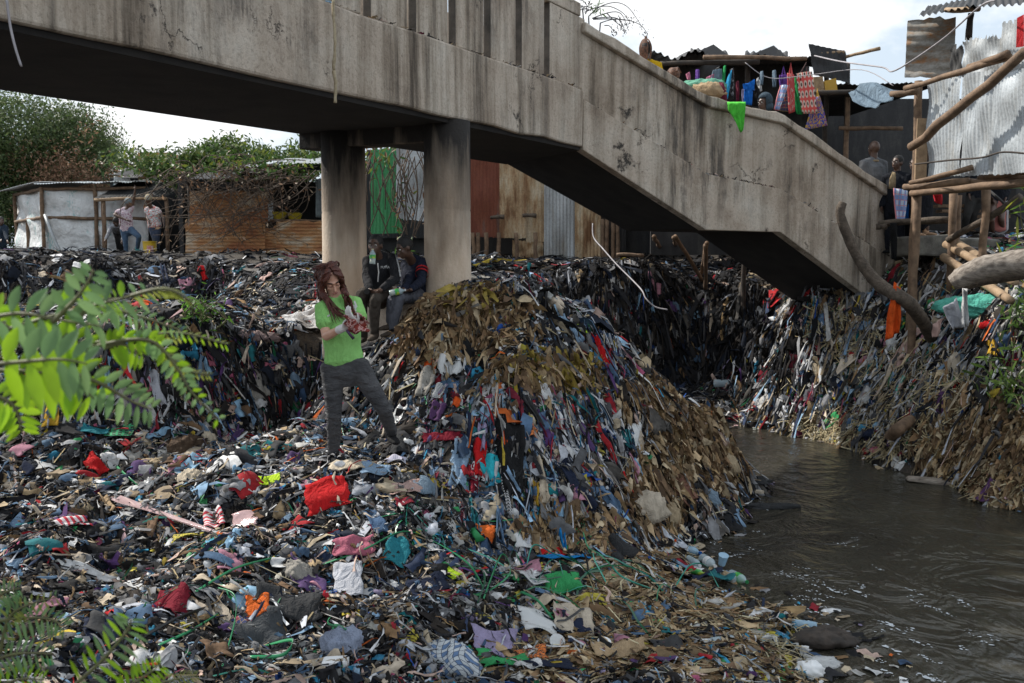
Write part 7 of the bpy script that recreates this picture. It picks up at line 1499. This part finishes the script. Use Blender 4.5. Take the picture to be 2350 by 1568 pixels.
I = [  # frame, x, y, w, h, angle, material, label, category, hang
 (Z7,2230,340,.34,.27,.3,'bright_red','large bright red garment crumpled below the standing person','garment',0),(Z7,1190,1000,.26,.3,.1,'wine_fleece','wine red fleece lying on the dark foreground slope','fleece',1),
 (Z7,650,150,.22,.12,-.5,'bright_red','red cloth fold at the top left of the foreground heap','cloth',0),(Z7,1840,235,.17,.1,.2,'neon','small lime green crumpled cloth left of the red garment','cloth',0),
 (Z7,1450,440,.16,.2,.4,'red_stripe','red and white striped scrap in the middle of the foreground heap','scrap',1),(Z7,770,540,.2,.1,-.3,'mid_denim','torn denim pocket on the dark foreground slope','denim',0),
 (Z7,1290,650,.22,.14,.2,'yellow_print','yellow and black printed rag on the foreground heap','rag',0),(Z7,390,560,.18,.22,.4,'red_stripe','faded red striped rag at the left of the foreground slope','rag',1),
 (Z7,1720,1330,.36,.26,.6,'grey_felt','stiff charcoal grey felt piece at the bottom of the heap','felt',0),(Z7,1730,1110,.14,.16,.3,'orange_card','orange card in the lower foreground heap','card',0),
 (Z7,1590,1260,.17,.17,.7,'diamond_cloth','dark tartan rag beside the orange card','rag',0),(Z7,700,360,.09,.22,.1,'tan_cloth','brown cardboard strip on the left foreground heap','cardboard',1),
 (Z7,1690,520,.2,.18,.2,'pink_gauze','crumpled pink gauze end near the striped scrap','gauze',0),(Z7,1950,1090,.42,.26,.1,'charcoal','black wide cloth in the lower foreground','cloth',0),
 (Y1,180,960,.2,.32,.2,'grey_white','pale grey torn shirt in the foreground heap','shirt',0),(Y1,510,720,.18,.26,-.2,'teal_cloth','teal towel in front of the black strapping','towel',0),
 (Y1,230,680,.3,.16,.3,'rose_cloth','rose pink twisted cloth in the foreground','cloth',0),(Y1,740,990,.28,.24,.4,'navy_cloth','navy blue cloth at the foreground centre','cloth',0),
 (Y1,1660,770,.38,.22,.2,'azure_tarp','bright blue tarp piece at the foot of the mound','tarp',0),(Y1,1560,745,.22,.13,.6,'bright_red','red corner of cloth beside the blue tarp','cloth',0),
 (Y1,1640,940,.26,.18,.1,'leaf_green','green plastic sack piece on the shore heap','sack',0),(Y1,870,870,.15,.1,-.6,'neon','yellow-green printed packet in the foreground','packet',0),
 (Y1,740,840,.26,.12,.2,'black_cloth','black jagged fabric offcut in the foreground','offcut',0),(Y1,700,300,.16,.14,.1,'steel_cloth','pale blue triangular packet above the black strapping','packet',0),
 (Y1,570,290,.26,.14,.3,'blush','pale peach garment on the heap right of the red one','garment',0),(Y1,560,380,.13,.1,.3,'wine_fleece','small dark red rag right of the large red garment','rag',0),
 (Y1,380,530,.11,.3,.5,'mid_denim','blue jeans waistband in the foreground','denim',0),(Y1,500,110,.18,.13,.2,'lilac_check','lilac checked shirt below the standing person','shirt',0),
 (Y1,220,130,.36,.14,.2,'cream_cloth','cream pleated cloth below the standing person','cloth',0),(Y1,380,170,.24,.13,.1,'light_denim','light denim scrap below the standing person','denim',0),
 (Y1,1170,1400,.3,.22,.2,'lilac_cloth','dull lilac cloth behind the plaid bundle','cloth',0),(Y1,1240,1490,.34,.2,.3,'leaf_green','green cloth right of the plaid bundle','cloth',0),
 (Y1,1420,1450,.2,.12,.2,'orange_print','orange and black printed scrap at the bottom edge','scrap',0),(Y1,1540,1510,.3,.18,.4,'navy_cloth','navy and white cloth tangle at the bottom edge','cloth',0),(Y1,1400,1530,.18,.12,.1,'white_cloth','white cloth patch at the bottom edge','cloth',0),
 (Y1,1080,600,.16,.16,.1,'orange_card','rust red garment piece at the foot of the mound','garment',0),(Y1,2000,1420,.36,.2,.2,'tan_cloth','brown paper sheet at the lower shore','paper',0),(Y1,1440,930,.26,.24,.2,'clear_film','clear plastic bag tangled in green bands','plastic bag',0),(Y1,1450,1230,.24,.24,.2,'clear_film','cloudy plastic bag below the green bands','plastic bag',0),(Y1,1680,1230,.3,.22,.1,'white_sack','white woven sack on the shore heap','sack',0),(Y1,1390,640,.24,.12,.2,'clear_film','clear bag on top of the low heap by the mound','plastic bag',0),
 (Z8,760,1040,.2,.26,.1,'aqua','turquoise towel hanging on the mound face','towel',1),(Z8,715,960,.13,.34,.05,'bright_red','bright red strip left of the turquoise towel','strip',1),(Z8,675,1090,.09,.3,0,'wine_fleece','darker red strip below the bright red strip','strip',1),
 (Z8,860,850,.24,.72,-.1,'black_cloth','long black trousers hanging down the mound face','trousers',1),(Z8,835,1140,.05,.4,.05,'bw_stripe','black and white striped scarf hanging on the mound','scarf',1),(Z8,630,960,.16,.5,-.1,'light_denim','light blue denim strip hanging on the mound','denim',1),(Z8,560,1040,.1,.34,.1,'light_denim','narrow light denim strip further left on the mound','denim',1),
 (Z8,1005,1190,.06,.22,-.1,'mustard','mustard yellow strip on the mound face','strip',1),(Z8,1130,1080,.2,.5,.05,'navy_cloth','dark navy garment hanging at the right of the mound face','garment',1),(Z8,1105,1290,.05,.4,0,'azure_tarp','bright blue strip below the navy garment','strip',1),(Z8,460,570,.15,.34,.05,'grey_sack','grey sleeve hanging high on the mound','sleeve',1),(Z8,515,660,.1,.2,0,'bw_stripe','white sock with black stripes on the mound','sock',1),
 (Z8,465,530,.12,.14,0,'net_orange','orange rag high on the mound','rag',1),(Z8,600,720,.09,.2,.1,'net_orange','torn orange strip in the middle of the mound','strip',1),(Z8,510,770,.12,.22,0,'purple_rag','purple rag on the mound face','rag',1),(Z8,510,955,.34,.1,.1,'wine_fleece','dark red rolled garment at the left foot of the mound','garment',0),(Z8,270,980,.3,.32,.2,'charcoal','black crumpled cloth at the foot of the standing person','cloth',0),
 (Z8,680,75,.6,.12,.3,'grey_sack','grey blanket lying on the mound crest','blanket',0),(Z8,490,180,.12,.3,.5,'purple_stripe','striped purple scarf beside the white plastic bag','scarf',1),(Z8,1290,400,.08,.36,.1,'bright_red','red band on the right shoulder of the mound','band',1),(Z8,1130,300,.07,.34,.3,'light_denim','pale blue strip on the right shoulder of the mound','strip',1),(Z8,1230,355,.12,.08,.1,'neon','lime yellow scrap on the right shoulder of the mound','scrap',0),(Z8,1215,200,.2,.4,.2,'charcoal','black mesh trousers on the right of the mound crest','trousers',1),
 (Z8,330,790,.18,.26,0,'clear_film','clear bag hanging at the left of the mound','plastic bag',1),(Z8,560,520,.22,.2,0,'clear_film','clear crumpled bag high on the mound face','plastic bag',1),(Z8,1490,860,.24,.34,0,'clear_film','large clear bag on the right of the mound','plastic bag',1),(Z8,1500,1040,.14,.26,-.3,'white_sack','white and pink bag below the large clear one','plastic bag',1),(Z8,835,920,.04,.24,0,'net_orange','orange stripe on the hanging black trousers','stripe',1),(Z8,730,880,.08,.26,0,'lilac_cloth','lilac strip in the middle of the mound','strip',1),(Z8,1010,640,.1,.2,0,'white_cloth','white rag below the yellow husks','rag',1),(Z8,950,860,.16,.16,0,'orange_print','orange patterned rag on the mound face','rag',1),(Z8,1300,1040,.1,.3,0,'grey_white','grey strip on the right mound face','strip',1),(Z8,1440,1120,.08,.22,0,'bright_red','red rag on the right mound face','rag',1),
 (Z8,1615,1100,.26,.36,0,'charcoal','dark grey rubber flap above the white sack','flap',1),(Z8,1720,1140,.3,.3,.2,'brown_tarp','reddish brown tarp beside the white sack','tarp',1),
 (W4,625,400,.34,.12,.1,'bright_red','red cloth in front of the green woven sack','cloth',0),(W4,430,870,.26,.36,.2,'purple_rag','dull purple cloth hanging on the right bank','cloth',1),(W4,250,800,.14,.4,.2,'grey_white','white card sheet hanging on the right bank','card',1),(W4,240,960,.08,.3,.1,'wine_fleece','dark red strip below the white card','strip',1),(Z6,595,730,.3,.62,.1,'wine_fleece','long dark red garment hanging at the left end of the right bank','garment',1),(W4,735,550,.26,.22,.1,'mustard','mustard cloth on the right bank','cloth',1),(W4,690,590,.22,.2,0,'charcoal','grey cloth left of the mustard one','cloth',1),(W4,520,680,.3,.2,.2,'steel_cloth','grey-blue shirt on the right bank','shirt',0),(W4,680,520,.3,.26,0,'black_cloth','black bundle of cloth below the green sack','cloth',0),(W4,270,500,.26,.6,-.15,'blush','pale pink garment hanging from the crooked branch','garment',1),(W4,590,820,.14,.3,.2,'white_cloth','white cloth hanging at the edge of the husk bank','cloth',1),(W4,190,790,.12,.26,0,'teal_sack','sea green rag on the right bank','rag',1),(W4,740,1430,.2,.3,0,'purple_rag','purple rag on the stick at the right water edge','rag',1),(W4,660,1060,.24,.2,.3,'beige_sack','beige paper in the husk bank','paper',1),
 (Z6,500,935,.16,.16,.4,'blush','pale beige cloth at the left tip of the right bank','cloth',0),(Z6,640,590,.1,.3,0,'white_cloth','white rag on the left edge of the right bank','rag',1),(Z6,925,490,.1,.2,0,'grey_white','white rag among the straw of the right bank','rag',1),(Z6,940,1030,.3,.16,.1,'leaf_green','bright green wrapper on the straw','wrapper',0),
 (Z5,860,930,.22,.42,.1,'grey_sack','grey trouser leg hanging on the left ledge','trousers',1),(Z5,1020,950,.12,.42,0,'grey_white','white sleeve hanging beside the grey trouser leg','sleeve',1),(Z5,380,1130,.16,.34,0,'mustard','mustard rag hanging on the left ledge','rag',1),(Z5,270,1080,.14,.3,0,'brown_tarp','brown trouser piece hanging on the left ledge','trousers',1),(Z5,820,1360,.26,.16,.2,'zigzag','green and black patterned cloth below the left ledge','cloth',0),(Z5,650,1370,.24,.13,.1,'teal_cloth','dark teal cloth below the left ledge','cloth',0),(Z5,1010,500,.2,.14,.5,'net_orange','orange rag on the middle ledge','rag',0),(Z5,570,195,.3,.22,.1,'white_cloth','white paper sheet on the far left bank','paper',0),(Z5,1390,205,.12,.3,.4,'bright_red','red rag on the far left bank','rag',1),(Z5,1870,260,.22,.2,.3,'blush','salmon pink rag on the near lump of the far bank','rag',1),(Z5,1200,810,.26,.3,.1,'black_cloth','black shiny cloth on the left ledge edge','cloth',1),(Z5,1420,810,.1,.16,0,'rose_cloth','magenta rag on the left ledge','rag',1),(Z5,1730,940,.2,.34,0,'grey_sack','pale grey cloth hanging left of the footing','cloth',1),(Z5,2010,960,.14,.22,0,'light_denim','light blue rag beside the footing','rag',1),(Z5,1840,890,.2,.08,0,'rose_cloth','hot pink strip beside the footing','strip',1),(Z5,990,1000,.08,.16,0,'rose_cloth','bright pink rag between the grey leg and white sleeve','rag',1),(Z5,640,650,.5,.2,.2,'grey_felt','dark folded jacket on the left ledge top','jacket',0),(Z5,2110,610,.5,.26,.2,'white_cloth','white cloth spread on the ledge beside the standing person','cloth',0),
]
for r_ in I:
    fn, x, y, w, h, an, m_, lab, cat, hg = r_
    drape(fn, x, y, w, h, an, m_, lab, cat, 'plastic_bag' if 'bag' in cat else cat.replace(' ','_'), amp=.022 if min(w,h) < .2 else .03, hang=bool(hg), lift=.075)
# bundles and sacks
def bun(fn, x, y, r, m_, lab, cat, seed, amp=.14, up_=.5, name=None, uvs=False):
    c = G(*fn(x,y)); amp = max(amp,.14); bundle((c.x, c.y+r[1]*.5, c.z+r[2]*up_-.02), r, m_, name or cat.replace(' ','_'), lab, cat, seed, amp, n=26, uvs=uvs)
bun(Y1,900,1510,(.2,.17,.15),'plaid_blue','blue and white plaid shirt bundle at the bottom edge','bundle',1,.1,.5,uvs=True); bun(Y1,150,1400,(.12,.11,.13),'blue_fleece','pale blue fleece bundle with a green band round it','bundle',2,.16); bun(Z7,1990,900,(.14,.12,.11),'grey_sack','crumpled grey burlap sack in the foreground','sack',3,.2); bun(Z7,1300,230,(.13,.1,.1),'cream_cloth','cream cloth bundle left of the lime cloth','bundle',4,.15); bun(Z7,1030,130,(.13,.1,.08),'beige_sack','dirty cream rag bundle at the back of the foreground heap','bundle',5,.2); bun(Z7,1020,270,(.09,.08,.11),'clear_film','crumpled clear plastic bag on the foreground heap','plastic bag',6,.22); bun(Z7,945,1130,(.07,.06,.08),'clear_film','small cloudy bag beside the wine red fleece','plastic bag',7,.2)
bun(Z8,1600,1400,(.24,.18,.21),'white_sack','large dirty white woven sack at the right foot of the mound','sack',8,.1,.6); bun(Z8,1720,1410,(.13,.12,.2),'beige_sack','smaller beige sack right of the large white one','sack',9,.14,.6); bun(Z8,2015,1110,(.17,.12,.2),'beige_sack','beige sack on the right lobe of the mound','sack',10,.14,.3); bun(Z8,1840,950,(.2,.1,.1),'beige_sack','brown paper sack in the right husk lobe','sack',11,.18,.3); bun(Z8,1780,1180,(.16,.1,.12),'beige_sack','tan sack half buried in husks','sack',12,.18,.3); bun(Z8,1940,1300,(.13,.1,.12),'steel_cloth','blue and white stained bag at the mound water edge','plastic bag',13,.18,.5); bun(Z8,485,130,(.16,.12,.11),'clear_film','white plastic bag on the mound by the sooty column','plastic bag',14,.2,.5)
bun(W4,660,400,(.52,.32,.22),'teal_sack','large sea green woven sack on the right bank','sack',15,.06,.55); bun(W4,700,480,(.13,.12,.1),'bright_red','red and white cap-like bundle on the right bank','bundle',16,.12,.6); bun(W4,640,460,(.1,.1,.1),'grey_sack','grey lump beside the red bundle','bundle',17,.15,.5); bun(W4,470,760,(.1,.08,.2),'white_sack','white sock-like bundle on the right bank','bundle',18,.1,.5); bun(Z6,1170,1120,(.16,.12,.14),'navy_cloth','dark spotted bundle at the water under the straw','bundle',19,.14,.5); bun(Z6,1195,1190,(.13,.08,.07),'rose_cloth','pink cloth bundle at the water edge','bundle',20,.16,.4)
bun(Z5,1270,1480,(.2,.15,.14),'brown_fur','brown matted fur bundle on the left floor','bundle',21,.25,.5); bun(Z5,1430,1420,(.08,.07,.11),'cream_cloth','cream shoe-like lump beside the brown fur','lump',22,.12,.5); bun(Z5,1760,710,(.26,.15,.1),'pink_stone','pinkish rock on the ledge left of the footing','rock',23,.1,.3); bun(Y2,1150,1190,(.27,.2,.12),'wood_dark','brown wet lump beside the blue bottle in the water','lump',24,.12,.35); bun(Y2,790,340,(.3,.1,.06),'charcoal','dark wet bag lying in the water at the mound foot','bag',25,.12,.3); bun(Y1,2030,780,(.1,.1,.1),'charcoal','dark crumpled rubber piece on the shore','rubber',26,.15,.4); bun(Y2,1120,1310,(.13,.08,.05),'clear_film','clear plastic bag at the water in the bottom right','plastic bag',27,.15,.4); bun(Y2,1050,1380,(.11,.08,.08),'plastic_white','white and red carton crushed at the bottom edge','carton',28,.1,.4); bun(Y2,690,1020,(.11,.07,.05),'grey_white','pale printed snack wrapper at the shore','wrapper',29,.1,.4); bun(Y2,590,990,(.07,.06,.06),'label_green','green and white drink carton at the shore','carton',30,.1,.5); bun(Y1,1930,1240,(.1,.08,.09),'yellow_print','yellow printed packet on the shore heap','packet',31,.12,.5); bun(Y2,50,770,(.09,.07,.05),'mustard','grey tub with yellow label on the shore','tub',32,.06,.5); bun(Y2,745,180,(.03,.03,.025),'mustard','small yellow fruit floating by the mound','fruit',33,.03,.4); bun(Y2,660,180,(.3,.2,.05),'charcoal','dark floating rubbish mat by the mound','litter mat',34,.2,.2)
# bottles along the shore
for (x, y, ax, L_, r_, m_, lab, cap, wr_) in ((310,615,(.5,-.75,.05),.27,.043,'bottle_blue','blue-capped clear bottle at the top of the shoreline row','royal_cloth',None),(420,690,(.25,-.9,.0),.27,.045,'bottle_pet','large clear bottle with white label below the blue-capped one','plastic_white','plastic_white'),(350,740,(.7,-.6,0),.15,.026,'label_green','small green bottle on the shoreline','label_green',None),(525,770,(-.5,.75,.1),.24,.04,'bottle_pet','clear bottle with orange cap end on the shoreline','net_orange','beige_sack'),(605,785,(.35,-.85,0),.25,.042,'bottle_pet','clear bottle with green label and green cap in the shallows','leaf_green','label_green'),(610,925,(.75,-.55,0),.26,.042,'bottle_pet','clear bottle with yellow-orange cap on the shore','mustard','plastic_white'),(970,1075,(-.95,.25,.05),.27,.042,'bottle_blue','blue water bottle floating beside the brown lump','azure_tarp',None),(160,545,(.8,-.5,0),.2,.04,'bottle_pet','clear bottle with orange cap beside the white sack','net_orange',None),(232,540,(.1,-.9,.1),.2,.04,'bottle_pet','clear bottle standing between the sack and the shoreline row','plastic_white',None),(520,1190,(.8,.4,0),.24,.05,'bottle_pet','clear bottle with yellow lettering in the lower shore litter','mustard','yellow_print'),(1800/1.0*0+330,690,(.3,-.8,0),.22,.04,'bottle_pet','dim clear bottle half under the blue-capped one','plastic_white',None)):
    p = G(*Y2(x,y)); bottle(p+Vector((0,0,r_*.75)), ax, L_, r_, m_, lab, cap, wr_)
p = G(*Z6(325,830)); bottle(p+Vector((0,0,.06)), (.9,-.2,0), .4, .075, 'bottle_pet', 'large ribbed clear bottle on the far delta under the bridge', 'plastic_white')
# cups, cone, roll, box, sandal
def cup(fn, x, y, ax, r_, L_, m_, lab, cat='cup'):
    p = G(*fn(x,y))+Vector((0,0,r_*.8)); o = MB().lathe(p, ax, [(0,r_*.7),(.001,r_*.72),(L_,r_),(L_+.002,r_*1.06),(L_-.003,r_*.95),(.004,r_*.66)], 18).build('cup', m_, smooth=False); tag(o, lab, cat)
cup(Y1,1920,1350,(.1,-.3,.95),.045,.05,'plastic_white','round white plastic tub lid in the lower shore litter'); cup(Y1,1590,1350,(.2,-.6,.6),.05,.07,'clear_film','clear plastic cup beside the green bands'); cup(Y1,1740,840,(.1,-.5,.8),.035,.06,'plastic_white','small white cup right of the blue tarp'); cup(Y2,500,705,(.1,-.3,.95),.045,.1,'bottle_blue','cut blue bottle end on the shoreline'); cup(Y2,400,1250,(-.8,-.3,.1),.05,.12,'plastic_white','white paper cup in the lower shore litter')
p = G(*Y1(2010,740)); o = MB().lathe(p+Vector((.1,.05,.02)), (-.55,.1,.75), [(0,.12),(.1,.07),(.24,.03)], 16).build('rubber_cone', 'charcoal', smooth=True); tag(o, 'black rubber cone at the foot of the mound', 'cone')
p = G(*Y1(750,795)); o = MB().lathe(p+Vector((-.06,0,.04)), (.85,.35,.25), [(0,.028),(.13,.028)], 14).build('cardboard_roll', 'tan_cloth'); tag(o, 'brown cardboard tube in the foreground', 'tube')
p = G(*Y1(95,1525)); o = MB().box(p+Vector((0,.05,.03)), (.15,.1,.12), Matrix.Rotation(.1,3,'Z'), .006).build('plastic_box', 'plastic_white', bevel=.012); tag(o, 'white plastic block at the bottom edge', 'box')
p = G(*Y2(690,250)); sd_ = MB(); sole = [(-.12,-.03),(-.1,-.042),(-.03,-.036),(.05,-.045),(.11,-.04),(.135,0),(.11,.042),(.05,.046),(-.03,.034),(-.1,.04),(-.12,.03)]
rz = Matrix.Rotation(-.5,3,'Z'); sd_.add([p+rz @ Vector((x,y,z)) for z in (.02,.045) for x, y in sole], [tuple(range(10,-1,-1)), tuple(range(11,22))]+[(i,(i+1)%11,11+(i+1)%11,11+i) for i in range(11)]); o = sd_.build('sandal', 'white_sack'); tag(o, 'pale sandal sole floating at the mound foot', 'sandal')
o = MB().tube(curve_pts([P(*Y5(640,1250),10.0),P(*Y5(660,1180),10.0),P(*Y5(790,1160),10.0),P(*Y5(800,1170),9.98)],6), .012, 6).build('rope_loop', 'rope', smooth=True); tag(o, 'pale rope loop at the feet of the seated people', 'rope')
# orange net and cloths hung on the branch
def hung(pts_, m_, lab, cat, name, amp=.03, n=12, Y=13.0, fn=W4, freq=9): 
    q = [P(*fn(x,y),Y) for x, y in pts_]; o = cloth_quad(q, m_, name, None, amp, n, int(pts_[0][0]), .006, freq); tag(o, lab, cat); return o
hung([(28,545),(120,490),(125,220),(88,175)], 'net_orange', 'orange net cloth hanging from the crooked branch', 'net', 'net', .035, 14, 12.9, freq=14); hung([(440,470),(500,460),(480,275),(390,335)], 'grey_white', 'white and grey triangular cloth hanging under the log', 'cloth', 'cloth', .03, 12, 11.8); hung([(510,460),(540,450),(545,220),(505,215)], 'white_cloth', 'long white rag hanging under the log', 'rag', 'rag', .03, 10, 11.7); hung([(320,520),(365,515),(385,400),(330,440)], 'blush', 'short pale pink rag at the foot of the branch', 'rag', 'rag', .02, 10, 12.6)
# pink gauze strip stretched over the foreground
a, b = G(*Z7(780,360)), G(*Z7(1620,650)); pp = []
for i in range(16):
    t_ = i/15; p = a.lerp(b,t_); w_ = lerp(.07,.02,t_)
    for k in range(5): s_ = k/4-.5; q = p+Vector((.35*s_*w_*2,.9*s_*w_*2,0)); pp.append((q.x,q.y,max(gz(q.x,q.y),p.z)+.06+.012*math.sin(k*2.1+i*.2)))
o = MB().grid(pp,5,16).build('gauze_strip', 'pink_gauze', smooth=True); tag(o, 'long pale pink gauze strip stretched over the foreground heap', 'gauze')
# the largest plastic bands, one by one
mat('band_green', (.02,.2,.08), (.03,.25,.1), 10, .35, bs=0); mat('band_teal', (.04,.34,.26), None, 10, .35, bs=0); mat('band_black', (.012,.012,.013), None, 10, .4, bs=0)
def band(pts_, w_, m_, lab, lift=.08):
    q = [G(*fn(x,y))+Vector((0,0,lift*l_)) for fn, x, y, l_ in pts_]; pt = curve_pts(q,7)
    for p in pt: p.z = max(p.z, gz(p.x,p.y)+.05)
    V, Q = ribbon_mesh(pt, w_*.68, flip=.4); o = MB().add(V,Q).build('plastic_band', m_, smooth=True, solid=.0015); tag(o, lab, 'plastic band', 'largest plastic bands')
band([(Z7,1330,1030,1),(Z7,1600,900,1.5),(Z7,1870,780,1)], .022, 'band_green', 'straight green band crossing above the wine red fleece'); band([(Z7,1080,1400,1),(Z7,1300,1300,1),(Z7,1500,1170,1)], .022, 'band_green', 'green band slanting below the wine red fleece'); band([(Z7,1480,1000,1),(Z7,1590,1130,2),(Z7,1600,1300,2),(Z7,1510,1550,1)], .014, 'band_green', 'thin green band curving down right of the tartan rag')
band([(Y1,20,830,1),(Y1,300,780,1.5),(Y1,560,690,2),(Y1,760,665,1),(Y1,1000,850,1.5),(Y1,1110,990,1)], .02, 'band_green', 'long green band arching across the foreground centre'); band([(Y1,820,20,1),(Y1,960,180,1),(Y1,1100,380,1),(Y1,1210,540,1)], .024, 'band_green', 'broad green band running down the left of the mound foot'); band([(Y1,1110,1060,1),(Y1,1230,860,2.5),(Y1,1290,960,2),(Y1,1150,1010,1)], .018, 'band_green', 'looped green band above the plaid bundle'); band([(Y1,1360,1010,1),(Y1,1480,1160,2),(Y1,1590,1230,1)], .026, 'band_green', 'dark green band beside the clear bag'); band([(Y1,1980,840,1),(Y1,2060,950,1.4),(Y1,2270,1005,1)], .02, 'band_teal', 'teal band curling over the shore heap'); band([(Y1,1400,840,1),(Y1,1450,760,2),(Y1,1600,790,1.5),(Y1,1890,870,1)], .018, 'band_teal', 'teal band in front of the blue tarp'); band([(Y1,1440,1100,1),(Y1,1490,1270,1)], .03, 'band_teal', 'short aqua band on the cloudy bag'); band([(Y1,70,1200,1),(Y1,60,1330,2),(Y1,180,1380,2),(Y1,90,1300,1.5),(Y1,150,1540,1)], .022, 'band_green', 'green band looped around the pale blue fleece'); band([(Z7,1700,1480,1),(Z7,1920,1500,1.5),(Z7,1980,1440,2),(Z7,1780,1400,1)], .03, 'band_green', 'wide green band loop at the bottom of the heap'); band([(Y2,210,890,1),(Y2,300,800,2),(Y2,400,800,2),(Y2,480,880,1)], .018, 'band_teal', 'teal band arching above the shoreline bottles'); band([(Y1,0,1160,1),(Y1,500,1340,1),(Y1,900,1330,1)], .02, 'band_black', 'black band running left of the plaid bundle'); band([(Z7,900,1390,1),(Z7,1200,1260,1.5),(Z7,1400,1140,1)], .03, 'band_black', 'broad black band below the wine red fleece'); band([(Z8,990,590,1),(Z8,1080,610,1),(Z8,1180,570,1)], .03, 'band_green', 'short green band across the yellow husks'); band([(Z7,790,150,1),(Z7,860,230,1.2),(Z7,950,300,1)], .03, 'band_green', 'pair of pale green bands near the red cloth fold'); band([(Z8,1220,1090,1),(Z8,1250,960,1),(Z8,1275,840,1)], .02, 'band_teal', 'teal band hanging at the right of the mound face'); band([(Z8,415,720,1),(Z8,430,800,1),(Z8,455,890,1)], .02, 'band_green', 'green band at the left of the mound face')
# further countable rags, each on its own
CN = [('black',(.012,.012,.013)),('dark grey',(.05,.05,.052)),('white',(.6,.6,.6)),('pale grey',(.3,.3,.31)),('cream',(.48,.4,.3)),('navy',(.015,.022,.05)),('denim blue',(.08,.14,.23)),('red',(.34,.02,.025)),('teal',(.02,.15,.17)),('pink',(.42,.2,.26)),('purple',(.09,.05,.14)),('brown',(.14,.085,.05)),('sky blue',(.25,.42,.58))]
REG = [('on the dark lower left slope',(20,330,520,675),0,46),('on the floor left of the standing person',(20,310,440,500),0,40),('on the hanging face of the left ledge',(10,310,352,410),1,34),('on the mound face',(430,630,400,520),1,40),('on the shore heap beside the river',(480,740,560,675),0,30),('on the right bank',(780,1010,310,430),1,34),('on the far left bank',(10,300,268,310),1,22),('on the dark bank under the stair',(600,700,275,350),1,16)]
rr2 = random.Random(11)
for reg, (u0,u1,v0,v1), hg, cnt in REG:
    combos = [(c, f_, s) for c in CN for f_ in ('strip','scrap') for s in ('large','small')]; rr2.shuffle(combos)
    kk = 1+.045*max(0,(G((u0+u1)/2,(v0+v1)/2).y-7))
    for (cn, cc), form, sz_ in combos[:cnt]:
        s_ = rr2.uniform(.16,.22) if sz_ == 'large' else rr2.uniform(.085,.115)
        w, h = (s_*.34, s_*rr2.uniform(1.5,2.0)) if form == 'strip' else (s_, s_*rr2.uniform(.75,1.1))
        drape(lambda x, y: (x, y), rr2.uniform(u0,u1), rr2.uniform(v0,v1), w*kk, h*kk, rr2.uniform(-.3,.3) if hg else rr2.uniform(0,6), 'rags', f'{sz_} {cn} cloth {form} {reg}', 'rag', 'cloth_'+form, amp=.03, hang=bool(hg), n=8, seed=rr2.randint(0,9999), col=cc, group=f'cloth pieces {reg}', lift=.06)
